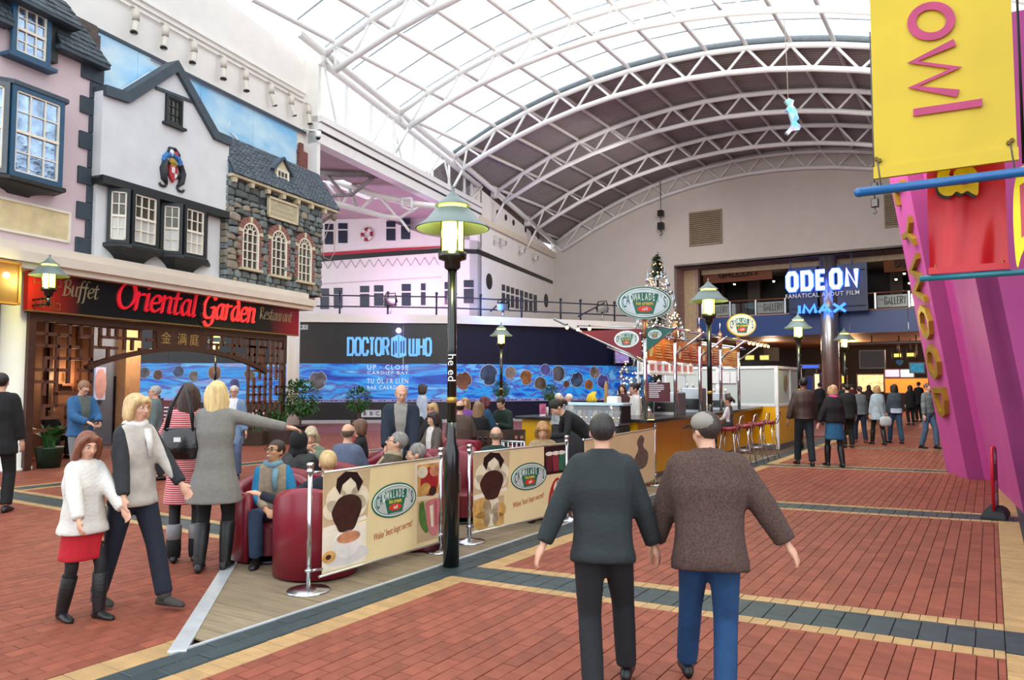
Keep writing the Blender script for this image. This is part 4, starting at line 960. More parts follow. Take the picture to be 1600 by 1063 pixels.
s_, z_1 = pL(106, 590, -2.05); ORG[wl.name] = (s_, 2.1, 1.6); wl.matrix_world = ML @ Matrix.Translation((s_, 2.1, 1.6))
B().ell((s_, 2.05, z_1), (.05, .05, .085)).build('bulb', mat('warm bulb lit', '#ffd080', .4, emit=14, ecol=(1, .62, .22, 1)), wl); B().box(s_-.16, s_+.16, 2.02, 2.2, z_1-.2, z_1-.15).build('tray', wood, wl)
pl_ = bpy.data.lights.new('warm_bulb', 'POINT'); pl_.energy = 45; pl_.color = (1, .68, .36); pl_.shadow_soft_size = .1
lo = bpy.data.objects.new('warm_bulb', pl_); COL.objects.link(lo); lo.matrix_world = ML @ Matrix.Translation((s_, 1.85, z_1))
for e_, P_ in ((70, (3.0, 2.6, 3.3)), (170, (xg1-.3, 2.6, 3.0))):  # unseen point lights added to brighten the restaurant and its grey panel
    l = bpy.data.lights.new('restaurant_fill', 'POINT'); l.energy = e_; l.color = (1, .8, .6); l.shadow_soft_size = .25; o = bpy.data.objects.new('restaurant_fill', l); COL.objects.link(o); o.matrix_world = ML @ Matrix.Translation(P_)
# pier and column carrying the canopy
c1 = G(20, 735); col = B(); col.lathe([(.34, 0), (.34, .05), (.30, .06), (.30, 4.0)], 28, (c1.x-.02, c1.y)); tag(col.build('column', white, org=(c1.x, c1.y, 0)), 'thick round white column at the left edge under the pink house', 'column')
c2_ = G(456, 677); col = B(); col.lathe([(.21, 0), (.205, 4.0)], 24, (c2_.x, c2_.y)); tag(col.build('column', white, org=(c2_.x, c2_.y, 0)), 'slim round white column at the right end of the restaurant', 'column')
# lit notice box at far left
a_, z0_ = pL(27, 476, .72)[0], pL(14, 476, .72)[1]; z1_ = pL(14, 409, .72)[1]
nb = thing('notice_box', 'brown framed hanging sign box with a glowing lamp at the far left edge', 'sign', (a_-.4, -.72, z0_), ML)
B().box(a_-1.2, a_, -.78, -.66, z0_, z1_).build('board', mat('brown notice board', '#7a5526', .4, var=.15), nb)
f = B()
for q in ((a_-.04, a_, z0_, z1_), (a_-1.2, a_, z0_, z0_+.04), (a_-1.2, a_, z1_-.04, z1_)): f.box(q[0], q[1], -.8, -.64, q[2], q[3])
f.build('frame', mat('gold brown frame', '#a8772e', .4), nb)
s_, z_1 = pL(10, 430, .85); B().ell((s_, -.85, z_1), .055).build('bulb', mat('warm bulb lit', '#ffd080'), nb)
# ================================================================== HOARDING with white coping and roof rail
def letters(parent, word, m, place, name='letter', **k):
    """each letter of a word as its own piece; place(x, z) -> nothing, coordinates come from one laid out line"""
Q = [Vector((-17, 30.9, 0)), Vector((-8.87, 31.4, 0)), Vector((-2.55, 32.2, 0)), Vector((4.5, 35.3, 0)), Vector((6.9, 36.6, 0))]
MH = []
for a_, b_ in zip(Q[:-1], Q[1:]): MH.append((Matrix.Translation(a_) @ Matrix.Rotation(math.atan2((b_-a_).y, (b_-a_).x), 4, 'Z'), (b_-a_).length))
def pH(k, px, py, d=0.0): q = plane_hit(px, py, MH[k][0], 1, -d); return q.x, q.z
HT, HC0 = 4.26, 4.62
hbk = mat('hoarding black print', '#17181d', .35, var=.1, scale=1); hnv = mat('hoarding navy print', '#0e1430', .35, var=.1, scale=1)
neb = bpy.data.materials.new('nebula print'); neb.use_nodes = True; nt = neb.node_tree; b = nt.nodes['Principled BSDF']; b.inputs['Roughness'].default_value = .3
tc = nt.nodes.new('ShaderNodeTexCoord'); mp = nt.nodes.new('ShaderNodeMapping'); mp.inputs['Scale'].default_value = (.22, 1, 1.5); nz = nt.nodes.new('ShaderNodeTexNoise'); nz.inputs['Scale'].default_value = 1.6; nz.inputs['Detail'].default_value = 6; nz.inputs['Distortion'].default_value = .6
rp = nt.nodes.new('ShaderNodeValToRGB'); el = rp.color_ramp.elements
el[0].position = .25; el[0].color = srgb('#101a5c'); el[1].position = .80; el[1].color = srgb('#cfe6ff')
for p_, c_ in ((.38, '#1f4fc0'), (.47, '#2f9fe8'), (.54, '#4a4aa8'), (.61, '#5cbcf2'), (.67, '#8f7fc0')): e = el.new(p_); e.color = srgb(c_)
nt.links.new(tc.outputs['Object'], mp.inputs[0]); nt.links.new(mp.outputs[0], nz.inputs[0]); nt.links.new(nz.outputs[0], rp.inputs[0]); nt.links.new(rp.outputs[0], b.inputs[0])
nt.links.new(rp.outputs[0], b.inputs['Emission Color']); b.inputs['Emission Strength'].default_value = .3  # print given its own emission to brighten the band
hd = thing('exhibition_hoarding', 'long dark printed exhibition hoarding with blue nebula band, title lettering and white coping', 'hoarding', tuple(Q[1]))
def onH(k, mb, name, m, parent=None):
    M = MH[k][0]; v = [tuple(M @ Vector(p)) for p in mb.v]; o = MB(); o.v = v; o.f = mb.f; o.sm = mb.sm; return o.build(name, m, parent or hd)
ZB1, ZB0 = 2.52, 1.02
for k, (M, L) in enumerate(MH):
    n = max(1, round(L/2.4))
    for i in range(n):
        onH(k, B().box(L*i/n+.004, L*(i+1)/n-.004, 0, .12, .14, HT), 'panel', hbk if k < 2 else hnv)
    onH(k, B().box(-.02, L+.02, -.015, .02, ZB0, ZB1), 'nebula_band', neb); onH(k, B().box(-.02, L+.02, -.02, .0, ZB0-.13, ZB0), 'lilac_strip', mat('lilac strip', '#9aa0d8', .4))
    onH(k, B().box(-.05, L+.05, -.18, 1.6, HT, HC0), 'coping', white); onH(k, B().box(0, L, -.03, .1, 0, .14), 'plinth', mat('grey plinth', '#a8aab0', .5))
    dash = B(); x = .2
    while x < L-.4: w_ = random.choice((.06, .1, .16)); dash.box(x, x+w_, -.024, -.02, ZB0-.09, ZB0-.04); x += w_+random.choice((.03, .05, .25))
    tag(onH(k, dash, 'strip_print', mat('strip print', '#3b3f78', .5)), kind='stuff')
# title in raised block letters
BL = {'D': (.72, [[(0, 0), (0, 1), (.55, 1), (.72, .82), (.72, .18), (.55, 0), (0, 0)]]), 'O': (.72, [[(.17, 0), (0, .18), (0, .82), (.17, 1), (.55, 1), (.72, .82), (.72, .18), (.55, 0), (.17, 0)]]),
 'C': (.68, [[(.68, .7), (.68, .85), (.52, 1), (.17, 1), (0, .82), (0, .18), (.17, 0), (.52, 0), (.68, .15), (.68, .3)]]), 'T': (.6, [[(0, 1), (.6, 1)], [(.3, 1), (.3, 0)]]),
 'R': (.7, [[(0, 0), (0, 1), (.52, 1), (.68, .85), (.68, .62), (.52, .47), (0, .47)], [(.4, .47), (.7, 0)]]), 'W': (1.05, [[(0, 1), (0, .1), (.08, 0), (.97, 0), (1.05, .1), (1.05, 1)], [(.525, 0), (.525, 1)]]), 'H': (.7, [[(0, 0), (0, 1)], [(.7, 0), (.7, 1)], [(0, .5), (.7, .5)]]),
 'E': (.6, [[(.6, 1), (0, 1), (0, 0), (.6, 0)], [(0, .5), (.5, .5)]]), 'N': (.74, [[(0, 0), (0, 1), (.74, 0), (.74, 1)]]), 'I': (.14, [[(.07, 0), (.07, 1)]]), 'M': (1.0, [[(0, 0), (.12, 1), (.5, .1), (.88, 1), (1.0, 0)]]),
 'A': (.9, [[(0, 0), (.45, 1), (.9, 0)], [(.18, .32), (.72, .32)]]), 'X': (.9, [[(0, 0), (.9, 1)], [(0, 1), (.9, 0)]]), 'G': (.7, [[(.7, .75), (.5, 1), (.17, 1), (0, .8), (0, .2), (.17, 0), (.55, 0), (.7, .15), (.7, .45), (.4, .45)]]),
 'L': (.55, [[(0, 1), (0, 0), (.55, 0)]]), 'Y': (.7, [[(0, 1), (.35, .5), (.7, 1)], [(.35, .5), (.35, 0)]])}
def block(word, x0, x1, z0, z1, w, y0, y1, mk, gap=.26, sx=1.0):
    """lays the word between x0 and x1; mk(mesh builder) links each letter"""
    tot = sum(BL[c][0]*sx+gap for c in word)-gap; s = (x1-x0)/tot; h = z1-z0; x = x0
    for c in word:
        adv, S = BL[c]; mb = B()
        for P in S: stroke(mb, [(x+a*sx*s, z0+b_*h) for a, b_ in P], w, y0, y1)
        mk(mb); x += (adv*sx+gap)*s
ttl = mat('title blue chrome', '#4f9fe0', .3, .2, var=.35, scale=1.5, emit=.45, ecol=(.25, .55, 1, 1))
k = 1; zt0, zt1 = pH(k, 600, 556)[1]+.03, pH(k, 600, 528)[1]-.03
xa, xb = pH(k, 544, 540)[0], pH(k, 607, 540)[0]; block('DOCTOR', xa, xb, zt0, zt1, .105, -.06, .0, lambda mb: onH(k, mb, 'letter', ttl), .26)
xa, xb = pH(k, 640, 540)[0], pH(k, 673, 540)[0]; block('WHO', xa, xb, zt0, zt1, .105, -.06, .0, lambda mb: onH(k, mb, 'letter', ttl), .26)
def hp(px, py): return pH(1, px, py)
em = B(); em.prism([hp(611, 556), hp(622.5, 560), hp(622.5, 523), hp(611, 529)][::-1], -.08, 0); em.prism([hp(623.5, 560), hp(635, 556), hp(635, 529), hp(623.5, 523)][::-1], -.08, 0); emo = onH(1, em, 'emblem', ttl)
e2 = B(); e2.box(hp(614, 540)[0], hp(616.5, 540)[0], -.09, -.08, hp(0, 552)[1], hp(0, 532)[1])
for a_, c_ in ((614, 616), (618, 620), (626, 628), (630, 632)): e2.box(hp(a_, 540)[0], hp(c_, 540)[0], -.09, -.08, hp(600, 552)[1], hp(600, 533)[1])
tag(onH(1, e2, 'emblem_bars', mat('emblem dark blue', '#173a80', .4), emo), kind='stuff')
onH(1, B().ell((hp(623, 517)[0], -.1, hp(623, 517)[1]), .11), 'emblem_light', mat('emblem light lit', '#ffffff', .4, emit=7, ecol=(.75, .7, 1, 1)), emo)
pl_ = bpy.data.lights.new('emblem_glow', 'POINT'); pl_.energy = 14; pl_.color = (.35, .3, 1); pl_.shadow_soft_size = .1
lo = bpy.data.objects.new('emblem_glow', pl_); COL.objects.link(lo); lo.location = MH[1][0] @ Vector((hp(623, 517)[0], -.35, hp(623, 517)[1]))
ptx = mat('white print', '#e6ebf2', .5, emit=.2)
for s_, y_, sz in (('UP · CLOSE', 574.5, .30), ('CARDIFF BAY', 583, .19), ("TU ÔL I'R LLEN", 596, .30), ('BAE CAERDYDD', 606, .22)):
    t_ = B(); x_, z_ = hp(606, y_); me_w = (hp(638, y_)[0]-hp(574, y_)[0]); face_text(t_, s_, 0, 0, 0, sz, sx=.7, space=1.25); w_ = max(p[0] for p in t_.v)-min(p[0] for p in t_.v)
    t_ = B(); face_text(t_, s_, x_, -.022, z_, sz, sx=.7*me_w/w_, space=1.25, ext=.003); tag(onH(1, t_, 'lettering', ptx), kind='stuff')
for (xs, yc, hgt) in (((570, 580, 590), 646.5, .30), ((466, 471, 477.5), 511.5, .2)):
    sq = B(); tx = B()
    for c_, xx in zip('BBC', xs):
        x_, z_ = hp(xx, yc); sq.box(x_-hgt*.48, x_+hgt*.48, -.02, 0, z_-hgt/2, z_+hgt/2); face_text(tx, c_, x_, -.022, z_, hgt*.8, ext=.003, off=.004)
    tag(onH(1, sq, 'logo_squares', mat('logo blue grey', '#6f9fd0' if hgt < .25 else '#c8ccd4', .5)), kind='stuff'); tag(onH(1, tx, 'lettering', hbk), kind='stuff')
# notched picture discs
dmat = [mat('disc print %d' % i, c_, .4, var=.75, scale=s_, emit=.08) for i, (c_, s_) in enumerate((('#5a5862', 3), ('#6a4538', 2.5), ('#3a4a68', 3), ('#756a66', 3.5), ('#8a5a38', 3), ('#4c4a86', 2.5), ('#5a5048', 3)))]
rim = mat('pale disc rim', '#b8c4dc', .4)
def disc(px, py, r, mi):
    for k in range(4):
        x_, z_ = pH(k, px, py)
        if 0 <= x_ <= MH[k][1]: break
    R = abs(pH(k, px+r, py)[0]-x_); n = 30; P = []; rr_ = random.Random(int(px)); n1 = [rr_.uniform(0, 6.28) for _ in range(2)]
    for i in range(n):
        a_ = 2*math.pi*i/n; d_ = R*(.8 if any(abs((a_-q+math.pi) % 6.283-math.pi) < .25 for q in n1) else 1); P.append((x_+d_*math.cos(a_), z_+d_*1.08*math.sin(a_)))
    onH(k, B().prism(P, -.021, -.012), 'disc_rim', rim); c = [(x_+(p[0]-x_)*.93, z_+(p[1]-z_)*.93) for p in P]
    onH(k, B().prism(c, -.026, -.02), 'picture_disc', dmat[mi % 7])
for i, q in enumerate(((226, 583, 9), (247, 586, 8), (279, 581, 9), (303, 588, 8), (336, 583, 11), (367, 601, 9), (390, 586, 9), (497, 594, 14), (724, 595, 13), (763.6, 586, 14.5), (797.6, 583, 9), (821.8, 590, 10), (851.8, 578.4, 8), (844, 600, 9.5),
    (872, 584, 10.5), (884.8, 600.7, 5), (901, 593, 10.5), (929, 582, 8), (919.6, 601.7, 7), (942, 596, 9))): disc(*q, i)
# television at the far end
x_, z_ = pH(3, 966, 559)
tv = thing('wall_screen', 'small lit television fixed high at the right end of the hoarding', 'television', tuple(MH[3][0] @ Vector((x_, -.2, z_))))
def onW(k, mb, name, m, parent): return onH(k, mb, name, m, parent)
w_ = .45; onW(3, B().bbox(x_-w_, x_+w_, -.3, -.18, z_-.34, z_+.34, .02), 'case', black, tv); onW(3, B().box(x_-w_+.05, x_+w_-.05, -.305, -.3, z_-.27, z_+.29), 'screen', mat('tv picture lit', '#7a6a9a', .2, var=.9, scale=5, emit=1.0), tv)
onW(3, B().tube([(x_, -.18, z_), (x_, 0, z_+.1)], .05, 6), 'bracket', black, tv)
# railing and floodlights on the coping
rail = mat('dark navy railing', '#1c2436', .4, var=.1)
rg = thing('roof_railing', 'dark two bar tubular railing with ball topped posts along the hoarding roof', 'railing', tuple(Q[1]+Vector((0, 0, HC0))))
pts_ = []
for k, (M, L) in enumerate(MH): pts_.append(M @ Vector((0, .9, 0)))
pts_.append(MH[3][0] @ Vector((MH[3][1], .9, 0)))
for z_ in (HC0+.42, HC0+.9): B().tube([(p.x, p.y, z_) for p in pts_], .035, 6).build('rail', rail, rg)
for px in (531, 606, 682, 712, 751, 815, 876, 907, 960):
    for k in range(4):
        q = plane_hit(px, 470, MH[k][0], 1, .9)
        if 0 <= q.x <= MH[k][1]: break
    P = MH[k][0] @ Vector((q.x, .9, 0)); p_ = B(); p_.tube([(P.x, P.y, HC0), (P.x, P.y, HC0+1.0)], .045, 8); p_.ell((P.x, P.y, HC0+1.05), .075, nu=8, nv=6); p_.ell((P.x, P.y, HC0+.42), .065, nu=8, nv=6); p_.build('post', rail, rg)
def floodlight(px, py, lab, emit=None):
    for k in range(4):
        q = plane_hit(px, py, MH[k][0], 1, .7)
        if 0 <= q.x <= MH[k][1]: break
    P = MH[k][0] @ Vector((q.x, .7, q.z)); t = thing('floodlight', lab, 'floodlight', (P.x, P.y, HC0))
    B().bbox(P.x-.28, P.x+.28, P.y-.16, P.y+.16, q.z-.2, q.z+.16, .05).build('housing', blackgloss, t)
    B().tube([(P.x, P.y, HC0), (P.x, P.y, q.z-.15)], .05, 8).build('stand', brushed, t); B().tube([(P.x-.3, P.y, q.z-.05), (P.x-.2, P.y, q.z+.32), (P.x+.2, P.y, q.z+.36), (P.x+.3, P.y, q.z-.05)], .03, 6).build('yoke', black, t)
    B().box(P.x-.24, P.x+.24, P.y+.16, P.y+.17, q.z-.16, q.z+.12).build('lens', emit or mat('lens grey', '#8c8a86'), t); return P
Pp = floodlight(610, 471, 'black floodlight on a short stand washing the ship pink', mat('pink lens lit', '#ffb0f0', .4, emit=6, ecol=(1, .35, .9, 1)))
Pb = floodlight(786, 479, 'black floodlight on the railing with a blue beam, near the ship corner', mat('blue lens lit', '#80b0ff', .4, emit=6, ecol=(.1, .3, 1, 1)))
floodlight(941, 482, 'small black floodlight on the railing above the red cafe flag')
for nm, P, c_, e_, off in (('pink_flood', Pp, (1, .5, .85), 150, Vector((0, 1.0, .4))), ('pink_spill', Pp, (1, .5, .9), 90, Vector((0, -1.1, .25))), ('blue_flood', Pb, (.08, .25, 1), 170, Vector((-.3, -1.5, .1))), ('violet_flood', Vector((-7.5, 33.4, 5)), (.8, .6, 1), 70, Vector((0, .3, 0)))):
    l = bpy.data.lights.new(nm, 'POINT'); l.energy = e_; l.color = c_; l.shadow_soft_size = .25; o = bpy.data.objects.new(nm, l); COL.objects.link(o); o.location = P+off
for px0, py0, px1, py1 in ((766, 487, 788, 468), (903, 495, 945, 473)):
    b_ = B(); a1 = at(px0, py0, 34.5); a2 = at(px1, py1, 34.5); b_.tube([a1, a2], .04, 6); b_.build('brace', rail, rg)

# ================================================================== CINEMA behind the back wall (vault frame)
jam = mat('jamb mauve plaster', '#b79a92', .8); inn = mat('inner cream wall', '#c9b391', .8)
cin = thing('wall_cinema', None, None, (-8, 42, 0), MV, kind='structure')
V1 = 40.7
B().box(OU0-.3, OU0, VE+.4, V1, 0, OZ).build('jamb', jam, cin)
ua, ub = OU0, pV(1089, 450, V1)[0]; B().box(ua, ub, V1, V1+.3, 0, OZ).build('inner_wall', inn, cin); B().box(ub-.08, ub+.08, V1-.04, V1+.3, 0, OZ).build('edge_post', jam, cin)
B().box(OU0, 3, VE, 58, OZ, OZ+.1).build('soffit', mat('soffit tile', '#8f8480', .8, var=.06, scale=3), cin)
for i in range(9): B().box(OU0+i*1.7+.02, OU0+i*1.7+.06, VE, V1+2, OZ-.01, OZ+.01).build('soffit_joint', mat('joint dark', '#5f5654', .8), cin)
zf1, zf0 = pV(1230, 491, V1)[1], pV(1230, 524.5, V1)[1]
blu = mat('royal blue fascia', '#123f86', .35, var=.05)
n = 6
for i in range(n): a_ = ub+(2-ub)*i/n; B().box(a_+.01, a_+(2-ub)/n-.01, V1-.06, V1+.1, zf0, zf1).build('blue_panel', blu, cin)
B().box(ub, 2, V1-.1, V1+9, zf1-.02, zf1+.05).build('gallery_floor', jam, cin)
B().box(OU0, 3, V1+.1, 58, zf0+.0, zf0+.12).build('lower_soffit', mat('brown lower soffit', '#5a3d26', .6, var=.2, scale=1), cin)
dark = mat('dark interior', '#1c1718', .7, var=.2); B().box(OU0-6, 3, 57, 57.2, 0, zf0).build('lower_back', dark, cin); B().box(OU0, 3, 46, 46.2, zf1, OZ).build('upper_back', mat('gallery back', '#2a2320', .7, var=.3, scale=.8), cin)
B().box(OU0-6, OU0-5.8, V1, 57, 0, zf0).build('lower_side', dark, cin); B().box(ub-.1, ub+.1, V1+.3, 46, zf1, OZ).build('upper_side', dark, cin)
for x0, x1, y0, y1 in ((1092, 1130, 440, 470), (1168, 1188, 430, 470), (1390, 1412, 420, 470)):
    a_, z1_ = pV(x0, y0, 45); b_, z0_ = pV(x1, y1+15, 45); B().box(a_, b_, 45, 45.6, zf1, z1_).build('gallery_partition', mat('gallery taupe', '#5a4d46', .7), cin)
a_, b_ = pV(1090, 420, V1+.6)[0], 2; B().box(a_, b_, V1+.5, V1+.9, pV(1230, 420, V1+.6)[1], OZ).build('lintel', inn, cin)
dl_ = mat('downlight lit', '#ffe8c0', .4, emit=9, ecol=(1, .85, .6, 1))
for i, (px, py) in enumerate(((1131, 439), (1147.6, 445.5), (1195, 434.6), (1209, 441), (1400, 438), (1413, 429), (1421, 444), (1412, 456))):
    u_, z_ = pV(px, py, 43.5); t = thing('downlight', ['first', 'second', 'third', 'fourth', 'fifth', 'sixth', 'seventh', 'eighth'][i]+' bright downlight in the gallery ceiling, in the left group of four' if i < 4 else ['first', 'second', 'third', 'fourth'][i-4]+' bright downlight in the gallery ceiling, in the group by the purple wall', 'downlight', (u_, 43.5, z_), MV, group='gallery downlights'); B().lathe([(.05, z_), (.06, z_+.06), (.07, z_+.07)], 8, (u_, 43.5)).build('lamp', dl_, t)
# gallery balustrade
zr1 = pV(1230, 466, V1)[1]
bal = thing('gallery_balustrade', 'steel and glass balustrade with frosted lettered panels above the blue fascia', 'balustrade', (-8, V1, zf1), MV)
B().tube([(ub, V1, zr1), (1.5, V1, zr1)], .045, 8).build('handrail', mat('copper handrail', '#a8705a', .3, .6), bal)
pxs = [1097, 1141, 1181, 1227, 1368, 1421, 1447]; us = [pV(x, 480, V1)[0] for x in pxs]
for u_ in us: B().box(u_-.04, u_+.04, V1-.05, V1+.03, zf1, zr1).build('post', brushed, bal)
frost = glassmat('frosted panel', (.8, .85, .82, 1), .05, .2, .5, (.55, .6, .56, 1)); clearg = glassmat('clear pane', (.92, .95, .95, 1), .06)
for i, (a_, b_) in enumerate(zip(us[:-1], us[1:])):
    B().box(a_+.08, b_-.08, V1-.015, V1+.005, zf1+.1, zr1-.14).build('glass_panel', frost if i in (0, 2, 4) else clearg, bal)
    if i in (0, 2, 4):
        t_ = B(); h_ = (zr1-zf1)*.42; c_ = (a_+b_)/2; L_ = (b_-a_)*.62; xx = c_-L_*.35
        block('GALLERY', xx, xx+L_, (zf1+zr1)/2-h_/2, (zf1+zr1)/2+h_/2, .045, V1-.03, V1-.016, lambda mb: t_.add(mb.v, mb.f), .35); face_text(t_, 'THE', xx-.18, V1-.02, (zf1+zr1)/2+.05, .12, ext=.003)
        tag(t_.build('lettering', mat('etched grey green', '#4d5650', .6), bal), kind='stuff')
woodb = mat('stained ply sign', '#8a4f2a', .5, var=.2, scale=2, stretch=(1, 1, 6)); dbr = mat('dark brown letter', '#3a2416', .6)
for px0, px1, yt, yb, lb_ in ((1097, 1207, 417, 441, 'curved brown plywood sign hanging over the left of the gallery'), (1381, 1450, 401, 426, 'curved brown plywood sign hanging at the right of the gallery')):
    vv = 41.6; u0, z1_ = pV(px0, yt+4, vv); u1, z0_ = pV(px1, yb-5, vv); t = thing('gallery_sign', lb_, 'sign', ((u0+u1)/2, vv, z0_), MV); r_ = []
    for i in range(13):
        f = i/12; u_ = u0+(u1-u0)*f; sag = .18*math.sin(math.pi*f); r_.append([(u_, vv-.03, z0_+sag*0), (u_, vv-.03-.25, z1_+.05), (u_, vv-.2, z1_+.05), (u_, vv+.05, z0_)])
    B().rings(r_, smooth=False).build('board', woodb, t)
    hh = z1_-z0_; t_ = B(); a_ = u0+(u1-u0)*.27; block('GALLERY', a_, a_+(u1-u0)*.55, z0_+hh*.3, z0_+hh*.8, .06, vv-.36, vv-.2, lambda mb: t_.add(mb.v, mb.f), .35); tag(t_.build('lettering', dbr, t), kind='stuff')
    for u_ in (u0+.4, u1-.4): B().tube([(u_, vv-.1, z1_), (u_, vv-.1, OZ)], .015, 5).build('cable', black, t)
# chrome column
cu_, _ = pV(1296, 500, 39.9); cc = B(); cc.lathe([(.42, 0), (.42, OZ)], 28, (cu_, 39.9))
tag(cc.build('column', mat('mirror column', '#d8d2cc', .25, .85, var=.1, scale=2), org=(cu_, 39.9, 0), frame=MV), 'mirror polished round steel column behind the cinema sign', 'column')
# cinema sign
sgv = 39.35
cs_ = thing('cinema_sign', 'large cinema sign with white block letters, blue halo and navy back board', 'sign', (cu_, sgv, 6), MV)
u0, z1_ = pV(1231, 418, sgv); u1, z0_ = pV(1356, 486, sgv); zb_t, zb_b = pV(1290, 414, sgv)[1], pV(1290, 488, sgv)[1]
B().box(u0, cu_-.46, sgv+.1, sgv+.2, zb_b, zb_t).build('back_board', mat('navy sign board', '#152a52', .4), cs_); B().box(cu_+.46, u1, sgv+.1, sgv+.2, zb_b, zb_t).build('back_board', mat('navy sign board', '#152a52'), cs_)
for px in (1235, 1282, 1331): u_ = pV(px, 430, sgv)[0]; B().tube([(u_, sgv+.05, zb_t-.1), (u_, sgv+.05, OZ)], .03, 6).build('hanger', mat('hanger grey blue', '#5a6880', .4, .4), cs_)
for z_ in (zb_b+.25, zb_t-.35): B().tube([(u0+.1, sgv+.05, z_), (u1-.1, sgv+.05, z_)], .025, 6).build('fixing_rail', mat('hanger grey blue', '#5a6880'), cs_)
lw = mat('white channel letter lit', '#f4f6ff', .4, emit=1.5, ecol=(.9, .94, 1, 1)); lbh = mat('blue halo lit', '#2a50ff', .4, emit=3, ecol=(.03, .12, 1, 1))
zo1, zo0 = pV(1290, 421, sgv)[1]-.1, pV(1290, 453.5, sgv)[1]+.1; xo0, xo1 = pV(1228, 440, sgv)[0]+.12, pV(1342, 440, sgv)[0]-.1
block('ODEON', xo0, xo1, zo0, zo1, .17, sgv-.18, sgv-.08, lambda mb: mb.build('letter', lw, cs_), .55)
block('ODEON', xo0, xo1, zo0, zo1, .27, sgv-.07, sgv-.03, lambda mb: mb.build('letter_halo', lbh, cs_), .55)
t_ = B(); xf0, xf1 = pV(1228, 462, sgv)[0], pV(1343, 458, sgv)[0]; zf_ = pV(1290, 460.5, sgv)[1]; face_text(t_, 'FANATICAL ABOUT FILM', 0, 0, 0, .3, space=1.15); w_ = max(p[0] for p in t_.v)-min(p[0] for p in t_.v)
t_ = B(); face_text(t_, 'FANATICAL ABOUT FILM', (xf0+xf1)/2, sgv-.06, zf_, .3, sx=(xf1-xf0)/w_, space=1.15, ext=.02, off=.003); tag(t_.build('lettering', mat('small white letter', '#cfd2da', .4, emit=.15), cs_), kind='stuff')
block('IMAX', pV(1245, 480, sgv)[0]+.1, pV(1325, 478, sgv)[0]-.1, pV(1285, 490, sgv)[1]+.04, pV(1285, 475, sgv)[1]-.04, .125, sgv-.14, sgv-.04, lambda mb: mb.build('letter', mat('blue letter lit', '#2a6aff', .4, emit=2.2, ecol=(.04, .22, 1, 1)), cs_), .3, 1.3)
# lower foyer: lit counters and screens
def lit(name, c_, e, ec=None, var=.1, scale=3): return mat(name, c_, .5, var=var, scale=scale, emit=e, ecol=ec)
foy = [('menu_screen', 'white lit menu screen above the orange snack counter', 'screen', 1407, 1427, 578, 589, 50, lit('menu white lit', '#fff4f4', 2.4, None, .3, 2)),
 ('menu_screen', 'pink and white lit menu screen left of the white one', 'screen', 1383, 1405, 578, 589, 50, lit('menu pink lit', '#ff9fc0', 1.8, None, .8, 2)),
 ('menu_screen', 'lit menu screen at the edge of the purple wall', 'screen', 1450, 1460, 577, 590, 50, lit('menu white lit', '#fff4f4', 2.4)),
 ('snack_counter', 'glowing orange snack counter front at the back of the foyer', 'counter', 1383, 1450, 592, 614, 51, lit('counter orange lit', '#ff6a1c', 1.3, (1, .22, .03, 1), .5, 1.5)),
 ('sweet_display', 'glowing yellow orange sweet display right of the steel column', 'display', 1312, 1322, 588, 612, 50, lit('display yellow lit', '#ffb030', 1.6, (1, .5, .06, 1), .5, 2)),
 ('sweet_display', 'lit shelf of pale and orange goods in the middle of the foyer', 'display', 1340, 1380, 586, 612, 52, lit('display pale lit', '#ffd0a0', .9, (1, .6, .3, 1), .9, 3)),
 ('ticket_sign', 'first of the three small yellow signs on the dark bulkhead', 'sign', 1142, 1155, 556, 562, 48, lit('ticket yellow lit', '#ffd83a', 2.2, (1, .75, .1, 1), .6, 6)),
 ('ticket_sign', 'middle of the three small yellow signs on the dark bulkhead', 'sign', 1165, 1178, 556, 562, 48, lit('ticket yellow lit', '#ffd83a', 2.2)),
 ('ticket_sign', 'last of the three small yellow signs on the dark bulkhead', 'sign', 1188, 1201, 556, 562, 48, lit('ticket yellow lit', '#ffd83a', 2.2)),
 ('ticket_sign', 'small yellow sign right of the dark hanging screen', 'sign', 1397, 1408, 553, 558, 48, lit('ticket yellow lit', '#ffd83a', 2.2)),
 ('ticket_sign', 'small yellow sign nearest the purple wall', 'sign', 1417, 1428, 552, 557, 48, lit('ticket yellow lit', '#ffd83a', 2.2)),
 ('light_strip', 'blue glowing strip left of the steel column', 'light', 1254, 1279, 571, 575, 47, lit('blue strip lit', '#2040ff', 2.5, (.02, .06, 1, 1))),
 ('blue_door', 'blue door leaf left of the steel column', 'door', 1260, 1269, 589, 612, 46, lit('blue door', '#1d3f9c', .15)),
 ('price_board', 'white and orange lit slatted price board beside the steel column', 'board', 1273, 1282, 585, 618, 46, lit('price lit', '#ffd8a8', 1.3, (1, .7, .4, 1), .9, 5)),
 ('ticket_notice', 'white notice board above the walking man in brown', 'notice', 1237, 1249, 577, 587, 45, lit('notice white', '#d8dde0', .3, None, .4, 5)),
 ('dark_poster', 'dark blue freestanding notice beside the steel column', 'notice', 1297, 1313, 586, 600, 42, lit('notice navy', '#23344a', .05, None, .5, 5)),
 ('black_poster', 'black freestanding notice left of the dark blue one', 'notice', 1282, 1294, 586, 604, 43, lit('notice black', '#1a1a1c', .02, None, .5, 5)),
 ('hanging_screen', 'large blank dark screen hanging in the foyer', 'screen', 1344, 1381, 549, 574.5, 43, lit('blank screen', '#3a2a28', .03)),
 ('hanging_screen', 'cyan information screen hanging near the purple wall', 'screen', 1422, 1443, 568, 582, 44, lit('info cyan lit', '#2a8fb0', .5, None, .8, 6)),
 ('pennant', 'small blue pointed pennant hanging in the foyer', 'pennant', 1400, 1411, 563, 572, 44, lit('pennant blue', '#1f6a94', .1))]
